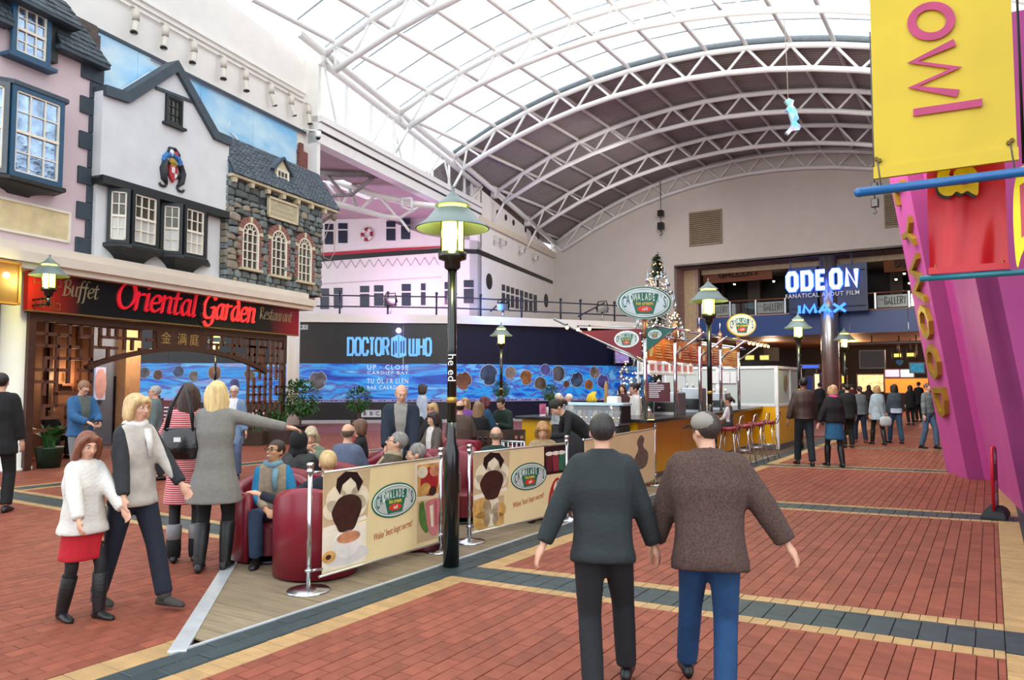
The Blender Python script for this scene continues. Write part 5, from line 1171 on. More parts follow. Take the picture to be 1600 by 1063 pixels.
for nm, lb_, ct, x0, x1, y0, y1, vv, m in foy:
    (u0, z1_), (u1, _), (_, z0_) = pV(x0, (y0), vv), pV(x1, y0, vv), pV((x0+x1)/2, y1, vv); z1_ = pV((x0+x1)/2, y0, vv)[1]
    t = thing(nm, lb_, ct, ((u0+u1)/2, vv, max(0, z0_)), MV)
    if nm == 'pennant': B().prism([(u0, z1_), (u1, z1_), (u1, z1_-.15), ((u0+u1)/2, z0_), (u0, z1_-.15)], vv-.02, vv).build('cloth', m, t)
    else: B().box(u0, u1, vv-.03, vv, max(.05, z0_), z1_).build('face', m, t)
    f = B()
    for q in ((u0-.06, u0, z0_-.06, z1_+.06), (u1, u1+.06, z0_-.06, z1_+.06), (u0, u1, z1_, z1_+.06), (u0, u1, z0_-.06, z0_)): f.box(q[0], q[1], vv-.05, vv+.1, max(.02, q[2]), max(.05, q[3]))
    if nm != 'pennant': f.build('frame', mat('foyer frame', '#5c5658', .4, .3), t)
    if nm in ('hanging_screen', 'pennant', 'ticket_sign', 'menu_screen'): B().tube([((u0+u1)/2, vv+.05, z1_), ((u0+u1)/2, vv+.05, zf0)], .03, 5).build('hanger', black, t)
    elif z0_ > .06: B().box((u0+u1)/2-.3, (u0+u1)/2+.3, vv, vv+.3, 0, z0_).build('stand', dark, t)
    if nm == 'ticket_sign' and x0 < 1200: B().box(u0-.6, u1+.6, vv+.02, vv+.2, z0_-.1, z1_+.5).build('bulkhead', dark, t)
B().tube([(pV(1312, 536, 42)[0], 42, pV(1312, 538, 42)[1]), (1.5, 42, pV(1440, 534, 42)[1])], .07, 8).build('grey_duct', mat('duct grey', '#8a8884', .4, .3), cin)
for u_, v_, c_, e_ in ((-7, 49, (1, .55, .25), 260), (-2.5, 49, (1, .5, .3), 260), (-11, 46, (1, .7, .45), 130), (-8, 43.6, (1, .75, .5), 0)):  # unseen point lights added to brighten the foyer
    if not e_: continue
    l = bpy.data.lights.new('foyer_fill', 'POINT'); l.energy = e_*1.8; l.color = c_; l.shadow_soft_size = .4; o = bpy.data.objects.new('foyer_fill', l); COL.objects.link(o); o.location = MV @ Vector((u_, v_, 3.6))

# ================================================================== PURPLE PLEATED WALL
pur = mat('magenta plaster', '#c6529e', .55, var=.06, scale=2, bump=.05)
pb = [MV.inverted() @ G(*q) for q in ((1479, 737), (1512, 749), (1547, 750), (1600, 803))]
pb = [(q.x, q.y) for q in pb]
du, dv_ = pb[3][0]-pb[1][0], pb[3][1]-pb[1][1]
pb += [(1.9, pb[3][1]+.15)]
LEAN = -.142; HP = 6.6
pw = thing('purple_wall', 'leaning pleated magenta wall with gold lettering down its far edge', 'wall', (pb[1][0], pb[1][1], 0), MV)
nm_ = 0
for i in range(len(pb)-1):
    (ua, va), (ub_, vb) = pb[i], pb[i+1]
    B().add([(ua, va, .0), (ub_, vb, .0), (ub_+LEAN*HP, vb, HP), (ua+LEAN*HP, va, HP), (ua+.25, va+.02, 0), (ub_+.25, vb+.02, 0), (ub_+.25+LEAN*HP, vb+.02, HP), (ua+.25+LEAN*HP, va+.02, HP)],
        [(0, 1, 2, 3), (7, 6, 5, 4), (0, 4, 5, 1), (1, 5, 6, 2), (2, 6, 7, 3), (3, 7, 4, 0)]).build('pleat', pur, pw)
B().box(.35, 1.7, pb[3][1]+.3, 15.5, 0, .1).build('plinth', black, pw)
ld = mat('gold raised letter', '#a8862a', .4, .35)
d_ = Vector((LEAN, 0, 1)).normalized(); bs = Vector((pb[1][0]-pb[0][0], pb[1][1]-pb[0][1], 0)); Lb = bs.length; bs.normalize(); nr = bs.cross(d_).normalized()
if nr.x > 0: nr = -nr
for ch, yy in (('D', 628), ('O', 566), ('O', 504), ('W', 438), ('Y', 366), ('L', 300), ('L', 232)):
    me_ = text_mesh(ch, .9, ext=.04, off=.012, sx=.95)
    xc = 1412+(yy-300)*.2185
    # meeting point of the pixel row with the pleat's middle line
    base = Vector((pb[0][0], pb[0][1], 0))+bs*Lb*.55; best = None
    for s_ in range(0, 700):
        P = base+d_*(s_*.01); r_ = px_of(MV @ P)
        if r_ and r_[1] <= yy: best = P; break
    best = best or base
    vs = [best+bs*(v.co.y*1.0)-d_*v.co.x+nr*(v.co.z+.04) for v in me_.vertices]
    B().add(vs, [tuple(p.vertices) for p in me_.polygons]).build('letter', ld, pw); bpy.data.meshes.remove(me_)

# ================================================================== BANNERS on poles
yel = mat('yellow vinyl banner', '#d8bb16', .35, var=.06, scale=1.5, bump=.15, bscale=2); redb = mat('red vinyl banner', '#d81c2c', .3, var=.18, scale=1.2, bump=.3, bscale=2.5); mag = mat('magenta print', '#b8356a', .4)
bluep = mat('blue enamel pole', '#1565a8', .3, coat=.3); tealp = mat('teal enamel pole', '#177a8c', .3, coat=.3)
def cloth(u0, u1, z0, z1, v, m, name, parent, amp=.03, nx=24, nz=16):
    vs = []; fs = []
    for j in range(nz+1):
        for i in range(nx+1):
            a_, c_ = i/nx, j/nz; o = amp*(math.sin(a_*9+c_*2)*.5+math.sin(a_*17-c_*4)*.3)*(.3+.7*(1-c_)); vs.append((u0+(u1-u0)*a_, v+o, z0+(z1-z0)*c_))
    for j in range(nz):
        for i in range(nx): q = j*(nx+1)+i; fs.append((q, q+1, q+nx+2, q+nx+1))
    n = len(vs); vs += [(x, y+.006, z) for x, y, z in vs]; fs += [tuple(n+i for i in f[::-1]) for f in fs]
    return B().add(vs, fs, True).build(name, m, parent)
bn = thing('yellow_banner', 'large yellow vinyl banner with magenta letters hanging from a pole at top right', 'banner', (-.6, 8.3, 3.7), MV); bv = 8.3
(bu0, bz0), (bu1, bz1) = pV(1367, 275, bv), pV(1590, 249, bv); bz0 = (bz0+bz1)/2
cloth(bu0, bu1, bz0, 7.4, bv, yel, 'sheet', bn, .012)
B().box(bu0-.01, bu1+.01, bv-.02, bv+.03, bz0-.02, bz0+.10).build('bottom_hem', yel, bn)
fy = lambda *P: [pV(x, y, bv-.03) for x, y in P]
l_ = B(); stroke(l_, [pV(1455+30.5*math.cos(t*math.pi/16), 33+24*math.sin(t*math.pi/16)-2*math.cos(t*math.pi/16), bv-.03) for t in range(32)]+[pV(1485.5, 31, bv-.03)], .078, bv-.034, bv-.022); l_.build('letter', mag, bn)
l_ = B(); stroke(l_, fy((1492, 66), (1426, 97), (1494, 106), (1427, 136), (1497, 146)), .074, bv-.034, bv-.022); l_.build('letter', mag, bn)
l_ = B(); stroke(l_, fy((1427, 176), (1535, 160)), .074, bv-.034, bv-.022); l_.build('letter', mag, bn)
gr = B()
for px, py in ((1369.5, 249), (1375, 251.5), (1576, 224), (1581, 220)): u_, z_ = pV(px, py, bv); gr.tube([(u_, bv-.03, z_), (u_, bv+.03, z_)], .02, 8)
tag(gr.build('eyelets', mat('brass eyelet', '#6a5428', .4, .8), bn), kind='stuff')
zp_ = pV(1342, 301, bv)[1]; pu0 = pV(1342, 301, bv)[0]
for px, py in ((1371, 250), (1578, 222)): u_, z_ = pV(px, py, bv); B().tube([(u_, bv-.02, z_), (u_+.03, bv-.02, zp_)], .008, 5).build('tie_rope', mat('rope grey', '#6a6458', .8), bn)
B().tube([(pu0, bv, zp_), (1.75, bv, zp_)], .047, 12).build('pole', bluep, bn); B().ell((pu0, bv, zp_), .05, nu=10, nv=6).build('pole_cap', bluep, bn)
bn2 = thing('red_banner', 'red vinyl banner with a yellow swirl letter below the yellow banner', 'banner', (-.2, 9.0, 2.8), MV); b2 = 9.0
(ru0, rz0), (ru1, rz1) = pV(1453, 428, b2), pV(1576, 416, b2); rz0 = (rz0+rz1)/2
cloth(ru0, ru1, rz0, pV(1500, 225, b2)[1], b2, redb, 'sheet', bn2, .05)
B().box(ru0-.01, ru1+.01, b2-.03, b2+.02, rz0-.02, rz0+.05).build('bottom_hem', redb, bn2)
zp2 = (pV(1436, 437, b2)[1]+pV(1600, 424, b2)[1])/2; p20 = pV(1437, 437, b2)[0]; B().tube([(p20, b2, zp2), (1.75, b2, zp2)], .032, 10).build('pole', tealp, bn2)
for u_ in (ru0+.05, ru1-.05): B().tube([(u_, b2, rz0+.08), (u_, b2, zp2)], .008, 5).build('tie_rope', mat('rope gold', '#b08a3a', .6), bn2)
yp = mat('yellow swirl print', '#f2d412', .35); gp = mat('dark swirl shadow', '#24302c', .4)
def fp(*P): return [pV(x, y, b2-.07) for x, y in P]
blob = [(1464, 275), (1468, 266), (1478, 262), (1485, 266), (1483, 274), (1489, 276), (1492, 268), (1502, 262), (1516, 261), (1526, 268), (1529, 282), (1528, 304), (1521, 304), (1512, 299), (1503, 303), (1494, 300), (1487, 306), (1475, 306), (1466, 297)]
sh = catmull([(x-3, y+4) for x, y in blob]+[(blob[0][0]-3, blob[0][1]+4)], 4)[:-1]; ye = catmull(blob+[blob[0]], 4)[:-1]
B().prism(fp(*sh), b2-.075, b2-.065).build('swirl_shadow', gp, bn2); B().prism(fp(*ye), b2-.09, b2-.075).build('swirl_letter', yp, bn2); B().prism([pV(x, y, b2-.09) for x, y in ellipse(1506, 284, 8, 5, 14)], b2-.095, b2-.09).build('swirl_counter', redb, bn2)
bn3 = thing('yellow_side_banner', 'bright yellow curved banner edge at the far right below the blue pole', 'banner', (.4, 8.6, 3.0), MV); b3 = 8.55
P = catmull([(1592, 262), (1585, 290), (1583, 330), (1585, 380), (1590, 418), (1600, 390), (1640, 330), (1640, 250), (1592, 262)], 4)[:-1]
B().prism([pV(x, y, b3) for x, y in P], b3, b3+.02).build('sheet', mat('bright yellow vinyl', '#f4e40c', .35, emit=.25), bn3); B().prism([pV(x, y, b3) for x, y in ((1593, 290), (1600, 285), (1612, 360), (1596, 372))], b3-.004, b3).build('print', mat('pink swirl print', '#e0506a', .4), bn3)
B().tube([(pV(1600, 255, b3)[0], b3+.01, pV(1600, 255, b3)[1]), (pV(1600, 255, b3)[0], b3+.01, 5.6), (1.75, b3+.01, 5.6)], .015, 5).build('hanger', black, bn3)
# ------------------------------------------------------------------ things hung from the roof
wa = [(0, .5), (.13, .62), (.3, .52), (.26, .3), (.38, .05), (.45, -.3), (.36, -.42), (.5, -.62), (.46, -.8), (.2, -.84), (.1, -1.0), (.0, -.9), (.1, -.75), (.22, -.55), (.2, -.3), (.12, 0), (.02, .1), (.12, .3)]
P0 = at(1226, 176, 23)
wm = bpy.data.materials.new('mosaic paint'); wm.use_nodes = True; nt = wm.node_tree; vo = nt.nodes.new('ShaderNodeTexVoronoi'); vo.inputs['Scale'].default_value = 7; tc = nt.nodes.new('ShaderNodeTexCoord'); 
mi_ = nt.nodes.new('ShaderNodeMix'); mi_.data_type = 'RGBA'; mi_.inputs[0].default_value = .5; mi_.inputs[6].default_value = srgb('#8fd4f4')
nt.links.new(tc.outputs['Object'], vo.inputs[0]); nt.links.new(vo.outputs['Color'], mi_.inputs[7]); nt.links.new(mi_.outputs[2], nt.nodes['Principled BSDF'].inputs[0])
orn = thing('hanging_ornament', 'bright blue mosaic map shaped ornament hanging from the roof', 'ornament', tuple(P0), rot=0)
B().prism([(x*.95, z*.72) for x, z in wa], -.06, .06).build('body', wm, orn); zr_ = 13.2-P0.z; B().tube([(.12, 0, .4), (.1, 0, 1.6), (.05, 0, zr_)], .012, 5).build('wire', mat('wire tan', '#b0a294', .6), orn)
for px, y0, y1, vv, lb_ in ((1033, 338, 368, 38.4, 'black chain hoist with hook hanging before the back wall left of the vent'), (1367.5, 296, 334, 24, 'black chain hoist with hook hanging just left of the purple wall')):
    q = pV(px, y1, vv); u_ = q[0]; z_ = q[1]; zt_ = pV(px, y0, vv)[1]; s_ = .1*vv/24; t = thing('chain_hoist', lb_, 'hoist', (u_, vv, z_), MV)
    B().bbox(u_-s_, u_+s_, vv-s_, vv+s_, z_+2*s_, z_+4.4*s_, .02).build('motor', black, t); B().tube([(u_, vv, z_+4.4*s_), (u_, vv, zarc(u_)-.1)], .02, 5).build('chain', mat('chain grey', '#5c5a58', .5, .5), t); B().bbox(u_-s_*.9, u_+s_*.9, vv-s_, vv+s_, zt_, zt_+2*s_, .02).build('block', black, t)
    B().tube([(u_, vv, z_+2*s_), (u_, vv, z_+s_), (u_+s_*.5, vv, z_+.3*s_), (u_, vv, z_), (u_-s_*.5, vv, z_+.3*s_)], s_*.2, 6).build('hook', mat('chain grey', '#5c5a58'), t)
# ================================================================== STREET LAMPS
postm = mat('green black post', '#0b100f', .22, coat=.4)
def head(t, z=2.87):
    B().lathe([(.055, z-.16), (.075, z-.14), (.075, z-.08), (.13, z-.06), (.135, z), (.12, z+.005)], 20).build('collar', postm, t)
    B().lathe([(.098, z+.005), (.098, z+.40)], 20, caps=True).build('lamp_glass', lampgl, t)
    for a_ in range(4): x, y = .112*math.cos(a_*1.571+.5), .112*math.sin(a_*1.571+.5); B().tube([(x, y, z), (x, y, z+.44)], .009, 5).build('rod', postm, t)
    r_ = B().lathe([(.345, z+.225), (.34, z+.235), (.25, z+.30), (.165, z+.405), (.15, z+.405), (.24, z+.295), (.335, z+.222)], 32, caps=False); r_.build('shade', shade_m, t)
    B().lathe([(.13, z+.405), (.13, z+.44)], 18).build('vent_glow', mat('vent glow lit', '#e8f07a', .4, emit=2.0, ecol=(.9, 1, .2, 1)), t)
    B().lathe([(.165, z+.44), (.16, z+.45), (.09, z+.50), (.02, z+.57), (.014, z+.60), (.02, z+.62), (.001, z+.635)], 24).build('cap', shade_m, t)
    l = bpy.data.lights.new('lamp_light', 'POINT'); l.energy = 34; l.color = (1, .95, .3); l.shadow_soft_size = .12; o = bpy.data.objects.new('lamp_light', l); COL.objects.link(o); o.parent = t; o.location = (0, 0, z+.2)
    if z > 1: o.location = (.0, -.26, z+.12)
def street_lamp(px, D, label, py=None, grp=None):
    d = ray(px, 600); P = Vector((d.x*D, D, 0)); t = thing('street_lamp', label, 'street lamp', tuple(P), rot=0)
    B().lathe([(.073, 0), (.073, 1.02), (.062, 1.08), (.045, 1.12), (.045, 1.30)], 20).build('base_shaft', postm, t); B().lathe([(.047, 1.48), (.047, 1.53)], 20).build('gold_band', gold, t)
    B().lathe([(.043, 1.30), (.043, 2.72)], 18).build('pole', postm, t); head(t); return t
t = street_lamp(706, 6.88, 'nearest tall black street lamp standing in front of the cafe barrier')
B().box(.06, .08, -.03, .03, .66, .84).build('access_door', postm, t)
tx = B(); me_ = text_mesh('he ed', .115, ext=.002)
vs = [(v.co.y*.9, -.0445-v.co.z, 1.80-v.co.x) for v in me_.vertices]; vs = [(x, y-.004, z) for x, y, z in vs]; tx.add(vs, [tuple(p.vertices) for p in me_.polygons]); bpy.data.meshes.remove(me_); tag(tx.build('lettering', mat('white vinyl letter', '#e8e8e8', .5), t), kind='stuff')
t = street_lamp(1109, 12.98, 'second street lamp beside the kiosk counter stools')
B().tube([(-.22, 0, 2.42), (0, 0, 2.42)], .03, 6).build('kiosk_stay', postm, t)
street_lamp(1249, 19.2, 'street lamp behind the walking man in a brown jacket')
street_lamp(1321, 24.4, 'street lamp furthest down the hall near the cinema doors')
street_lamp(783, 22.3, 'street lamp in front of the blue hoarding band')
street_lamp(336, 26, 'street lamp seen through the timber screen')
# wall lantern on the left column
Pw = at(76, 455, 13.9); t = thing('wall_lantern', 'lit wall lantern on a double arm bracket on the left column', 'lantern', (Pw.x, Pw.y, 0), rot=0)
head(t, Pw.z+.06)
c1v = Vector((c1.x-Pw.x, c1.y-Pw.y, 0)); c1v *= (c1v.length-.3)/c1v.length
B().tube([(0, 0, Pw.z-.1), (0, 0, Pw.z-.28)], .035, 10).build('stem', postm, t)
for z_ in (Pw.z-.13, Pw.z-.24): B().tube([(0, 0, z_), (c1v.x, c1v.y, z_)], .022, 8).build('arm', postm, t)
B().tube([(c1v.x, c1v.y, Pw.z-.02), (c1v.x, c1v.y, Pw.z-.36)], .05, 8).build('wall_plate', postm, t)
# ================================================================== OVAL LOGO (layers in x,z at depth y, read from -y)
lgG = mat('logo green', '#1f6a50', .4); lgW = mat('logo white', '#e6ece8', .4); lgS = mat('logo silver', '#c2c8c4', .35, var=.12, scale=3); lgR = mat('logo red', '#d23a24', .4); lgY = mat('logo yellow', '#e0c040', .4); lgT = mat('logo teal', '#15605a', .4)
def logo(parent, cx, cz, w, h, y, rim=None, back=None, tf=None, name='logo'):
    def bb(mb, nm, m, par): 
        if tf: mb.v = [tuple(tf @ Vector(p)) for p in mb.v]
        return mb.build(nm, m, par)
    lay_ = [(1, rim or lgG, 'oval_rim'), (.94, lgW, 'oval_white'), (.89, rim or lgG, 'oval_line'), (.87, back or lgS, 'oval_field')]
    for i, (k, m, nm) in enumerate(lay_): bb(B().prism(ellipse(cx, cz, w/2*k, h/2*(k if k == 1 else 1-(1-k)*w/h*.8), 36), y-.002*(i+1), y), nm, m, parent)
    y2 = y-.0085; t = B()
    N = 8; up = [(cx-w*.27+w*.54*i/N, cz+h*.27+h*.05*math.sin(math.pi*i/N)) for i in range(N+1)]
    bb(B().prism([(cx-w*.16, cz-h*.36), (cx+w*.16, cz-h*.36)]+up[::-1], y2-.001, y2), 'oval_block', lgG, parent)
    mid = B(); ends = B(); word = "CADWALADER'S"; n = len(word)
    for i, c in enumerate(word):
        f = i/(n-1); x = cx+(f-.5)*w*.76; a_ = abs(f-.5)*2; hh = h*(.26+.16*a_**3); zz = cz+h*(.17-.17*a_**3)
        face_text(mid if 1.5 < i < 8.5 else ends, c, x, y2-.002, zz, hh*1.22, sx=.40, ext=.001, off=hh*.008)
    tag(bb(mid, 'logo_letters', lgW, parent), kind='stuff'); tag(bb(ends, 'logo_letters', lgT, parent), kind='stuff')
    t = B(); face_text(t, 'ice cream', cx, y2-.002, cz-h*.02, h*.17, sx=.82, ext=.001, off=h*.003); tag(bb(t, 'logo_letters', lgY, parent), kind='stuff')
    bb(B().prism(ellipse(cx, cz-h*.2, w*.14, h*.1, 20), y2-.002, y2), 'oval_badge', lgR, parent)
    t = B(); face_text(t, 'café', cx, y2-.004, cz-h*.2, h*.15, sx=.8, shear=.3, ext=.001); tag(bb(t, 'logo_letters', lgW, parent), kind='stuff')
# ================================================================== BARRIERS
vinyl = mat('cream vinyl', '#ecd7a4', .45, var=.05, scale=2, bump=.05); postc = mat('stanchion steel', '#c4c6c8', .2, 1.0, var=.05)
def stanchion(P, label):
    t = thing('barrier_post', label, 'barrier post', tuple(P), rot=0, group='steel posts of the cafe barrier')
    B().lathe([(.172, 0), (.172, .012), (.165, .02), (.06, .035), (.03, .05)], 32).build('base', postc, t); B().lathe([(.019, .04), (.019, .955)], 16).build('tube', postc, t)
    B().lathe([(.034, .945), (.034, .955), (.026, .96), (.026, .985), (.03, .99), (.03, 1.01), (.024, 1.02), (.001, 1.022)], 16).build('cap', postc, t); B().lathe([(.032, .155), (.032, .175), (.019, .18)], 14).build('lower_ring', postc, t); return P
def food(name_parts, t, L0, L1, z0, z1, y):
    pass
P1, P2, P3, P4, P5 = (G(482, 925), G(688, 862), G(733, 848), G(886, 812), G(1024, 758))
P6 = P4+(P5-P4).normalized()*.5
for P, lb_ in ((P1, 'steel barrier post at the near left corner of the barrier'), (P2, 'steel barrier post just behind the nearest street lamp'), (P3, 'steel barrier post right of the nearest street lamp'), (P4, 'steel barrier post at the right end of the second banner'), (P5, 'steel barrier post furthest along, before the kiosk counter')): stanchion(P, lb_)
choc = mat('chocolate print', '#3a1d14', .5, var=.35, scale=12); choc2 = mat('dark chocolate print', '#1d0f0b', .45); icec = mat('ice cream print', '#e8dcc0', .5, var=.1, scale=9); cupw = mat('cup white print', '#ebe6e0', .4); foam = mat('foam print', '#c98a66', .5, var=.3, scale=12); tanp = mat('photo tan print', '#c9b08a', .5, var=.1, scale=5); ham = mat('ham print', '#c9797a', .5, var=.2, scale=7); leafp = mat('lettuce print', '#4f7a34', .5, var=.3, scale=9); bread = mat('pastry print', '#d0a25a', .5, var=.3, scale=10); berry = mat('berry print', '#a8262a', .5, var=.3, scale=10); paper = mat('photo border print', '#efe6d2', .5)
def banner(Pa, Pb, g0, g1, label, kind):
    d = Pb-Pa; L = d.length; M = Matrix.Translation(Pa) @ Matrix.Rotation(math.atan2(d.y, d.x), 4, 'Z')
    t = thing('barrier_banner', label, 'banner', (0, 0, 0), M); x0, x1 = g0, L-g1; W = x1-x0; z0, z1 = .10, .92; H = z1-z0
    Xf = lambda f: x0+W*f; Zf = lambda f: z0+H*f
    vs = []; fs = []; nx = 28
    for z_ in (z0, (z0+z1)/2, z1):
        for i in range(nx+1): vs.append((x0+W*i/nx, 0, z_))
    for j in (0, 1): fs += [(j*(nx+1)+i, j*(nx+1)+i+1, (j+1)*(nx+1)+i+1, (j+1)*(nx+1)+i) for i in range(nx)]
    B().box(x0, x1, -.002, .002, z0, z1).build('sheet', vinyl, t)
    for z_ in (z0-.008, z1+.006): B().tube([(x0-.03, 0, z_), (x1+.03, 0, z_)], .011, 8).build('rod', mat('aluminium rod', '#c9c8c0', .35, .8), t)
    ar = B()
    for xx, xe in ((0.02, x0), (L-.02, x1)):
        for z_ in (z0+.06, z1+.02): ar.tube([(xx, 0, z_), (xe, 0, z_-.01)], .012, 6)
    ar.build('clip_arms', postc, t)
    def pr(P, m, nm='print', k=1): B().prism([(Xf(a_), Zf(c_)) for a_, c_ in P], -.002-.0012*k, -.002).build(nm, m, t)
    def el(cx, cz, rx, rz, m, k=2, nm='print'): pr(ellipse(cx, cz, rx, rz, 20), m, nm, k)
    if kind in (0, 1):
        pr([(0, .42), (.34, .48), (.36, .98), (0, .99)], tanp); pr([(.0, .46), (0, .40), (.33, .46), (.33, .50)], paper, k=2)
        el(.17, .73, .15, .15, icec, 2)
        for cx, cz, r in ((.1, .7, .08), (.06, .62, .06), (.27, .7, .08), (.26, .62, .07), (.2, .85, .09)): el(cx, cz, r, r*1.6, icec, 3)
        pr([(.10, .93), (.16, .99), (.25, .97), (.30, .86), (.26, .76), (.24, .86), (.2, .92), (.14, .86), (.12, .76), (.09, .84)], choc2, k=4)
        pr(catmull([(.08, .66), (.06, .58), (.10, .44), (.13, .38), (.22, .38), (.26, .48), (.29, .60), (.27, .70), (.2, .75), (.12, .73), (.08, .66)], 4)[:-1], choc, k=5)
        if kind == 0:
            pr([(0, .02), (.33, .02), (.33, .44), (0, .40)], paper, k=2); el(.18, .13, .17, .09, mat('saucer print', '#dcd6d2', .4), 3); pr(catmull([(.08, .30), (.1, .16), (.17, .11), (.25, .15), (.28, .30), (.18, .32), (.08, .30)], 4)[:-1], cupw, k=4); el(.19, .31, .105, .075, cupw, 5); el(.19, .315, .09, .06, foam, 6); el(.045, .16, .05, .06, bread, 4); el(.04, .16, .02, .025, choc, 5)
        else:
            pr([(0, .02), (.30, .02), (.30, .40), (0, .40)], tanp)
            for cx, cz, r, m in ((.08, .28, .09, bread), (.17, .3, .08, icec), (.25, .22, .07, bread), (.08, .12, .08, bread), (.17, .14, .08, icec), (.24, .1, .06, bread)): el(cx, cz, r, r*1.5, m, 3)
        if kind == 0:
            pr([(.76, .56), (1, .56), (1, .97), (.76, .97)], paper); pr([(.78, .58), (1, .58), (1, .95), (.78, .95)], bread, k=2); el(.9, .74, .09, .17, berry, 3)
            for cx, cz, r, m in ((.83, .86, .05, icec), (.95, .86, .05, foam), (.86, .66, .05, bread), (.93, .62, .04, choc)): el(cx, cz, r, r*1.4, m, 4)
            pr([(.78, .05), (1, .05), (1, .53), (.78, .53)], tanp, k=2); pr(catmull([(.80, .5), (.80, .3), (.86, .15), (.90, .2), (.86, .4), (.84, .52), (.80, .5)], 4)[:-1], leafp, k=3); pr(catmull([(.86, .5), (.87, .3), (.91, .12), (.98, .1), (1.0, .3), (.99, .52), (.86, .5)], 4)[:-1], ham, k=4); pr([(.90, .45), (.92, .2), (.94, .2), (.935, .46)], icec, k=5); pr([(.95, .5), (.96, .2), (.975, .2), (.975, .5)], mat('ham shade print', '#a85a5e', .5), k=5)
        else:
            pr([(.74, .58), (1, .58), (1, .99), (.74, .99)], choc2)
            for cx, m in ((.80, mat('cup maroon print', '#5a1f28', .5)), (.88, mat('cup rose print', '#8a3038', .5)), (.95, lgG)): pr([(cx-.03, .62), (cx+.03, .62), (cx+.045, .88), (cx-.045, .88)], m, k=3); el(cx, .88, .045, .03, paper, 4)
            el(.88, .1, .13, .06, paper, 2); pr(catmull([(.78, .12), (.80, .3), (.84, .45), (.9, .52), (.95, .42), (.98, .25), (.96, .1), (.86, .04), (.78, .12)], 4)[:-1], berry, k=3); el(.90, .36, .05, .12, icec, 4); el(.85, .22, .04, .09, foam, 4); el(.95, .22, .04, .08, ham, 4)
    if kind < 2:
        logo(t, Xf(.57), Zf(.60), W*.40, H*.38, -.0035)
        tx = B(); face_text(tx, "Wales' best kept secret!", Xf(.56), -.0035, Zf(.27), .088, ang=.1, shear=.35, sx=.62*W/1.55, ext=.001); tag(tx.build('lettering', mat('script red brown', '#a8543a', .5), t), kind='stuff')
    else:
        logo(t, Xf(.3), Zf(.35), W*.42, H*.42, -.0035)
        pr(catmull([(.7, .3), (.66, .5), (.72, .66), (.70, .8), (.76, .92), (.82, .84), (.80, .7), (.88, .55), (.86, .35), (.78, .28), (.7, .3)], 4)[:-1], mat('sketch grey print', '#6a5f52', .5, var=.6, scale=20), k=2)
banner(P1, P2, .14, .03, 'cream cafe banner with muffin and coffee cup prints, nearest along the barrier', 0)
banner(P3, P4, .06, .03, 'cream cafe banner with pastry and sundae prints, right of the nearest lamp', 1)
banner(P6, P5, .06, .02, 'short cream cafe banner with a sketched figure, furthest along the barrier', 2)
# ================================================================== TUB CHAIRS
leath = mat('maroon leather', '#84182c', .38, var=.1, scale=5, bump=.04, coat=.15); leathd = mat('maroon seat leather', '#6e1424', .42, var=.1, scale=5)
def tub(P, yaw, label, r=.36, h=.70, h2=.78, seat=.36):
    """a barrel chair; opens towards its own -y"""
    t = thing('tub_chair', label, 'armchair', (P[0], P[1], 0), rot=yaw, group='maroon tub chairs of the cafe'); n = 30; ro = []; th = .085
    outer = []; rings_ = [[] for _ in range(n+1)]
    for i in range(n+1):
        a_ = R_(-55+290*i/n); c, s_ = math.cos(a_), math.sin(a_); f = .5-.5*math.cos(2*math.pi*i/n); hh = h-.10+(h2-h+.10)*f
        pr = [(r, .02), (r+.005, hh-.05), (r-.02, hh-.01), (r-.04, hh), (r-th+.01, hh-.012), (r-th-.005, hh-.05), (r-th, .10), (r-th, .02)]
        rings_[i] = [(q*c, q*s_, z_) for q, z_ in pr]
    B().rings(rings_).build('shell', leath, t)
    st_ = [(.275*math.cos(2*math.pi*i/24), .275*math.sin(2*math.pi*i/24)-(.05 if math.sin(2*math.pi*i/24) < -.5 else 0)) for i in range(24)]
    B().prismz(st_, .08, seat, .03).build('seat', leathd, t); B().lathe([(r-.03, 0), (r-.03, .03)], 24).build('base', black, t); return t
# ================================================================== KIOSK (vault frame)
yw = mat('yellow laminate', '#e3a90f', .35, var=.05, scale=2); gran = mat('dark granite top', '#25211f', .2, var=.3, scale=30); wfr = mat('white aluminium', '#e0e3e4', .4); kick = mat('steel kick plate', '#8a8f94', .35, .8)
kio = thing('kiosk_counter', 'yellow cafe kiosk counter with dark granite worktop', 'counter', (-7, 12, 0), MV)
U1, VF, VP_ = -4.95, 11.6, 19.75
for i in range(2): a_ = -7.2+i*1.125; B().box(a_+.004, a_+1.121, VF, VF+.06, .1, 1.02).build('front_panel', yw, kio)
UR_ = lambda v: U1-.034*(v-VF)
for i in range(7): a_ = VF+i*1.165; b_ = a_+1.16; B().prismz([(UR_(a_)-.06, a_+.004), (UR_(a_), a_+.004), (UR_(b_), b_), (UR_(b_)-.06, b_)], .1, 1.02).build('front_panel', yw, kio)
B().box(-7.2, U1-.04, VF+.04, VF+.1, 0, .1).build('kick_plate', kick, kio); B().prismz([(U1-.1, VF+.04), (U1-.04, VF+.04), (UR_(VP_)-.04, VP_-.03), (UR_(VP_)-.1, VP_-.03)], 0, .1).build('kick_plate', kick, kio)
B().prismz([(-7.28, VF-.12), (-4.72, VF-.12), (-4.64, VF), (-4.72, 15), (-4.93, VP_-.05), (-5.9, VP_-.05), (-5.6, VF+.6), (-7.28, VF+.6)], 1.02, 1.075, .012).build('worktop', gran, kio)
B().box(-7.2, -5.5, VF+.06, VF+.5, 0, 1.0).build('carcass', mat('carcass grey', '#57534e', .6), kio); B().prismz([(-5.6, VF+.06), (U1-.06, VF+.06), (UR_(VP_)-.06, VP_-.05), (-5.9, VP_-.05)], 0, 1.0).build('carcass', mat('carcass grey', '#57534e'), kio)
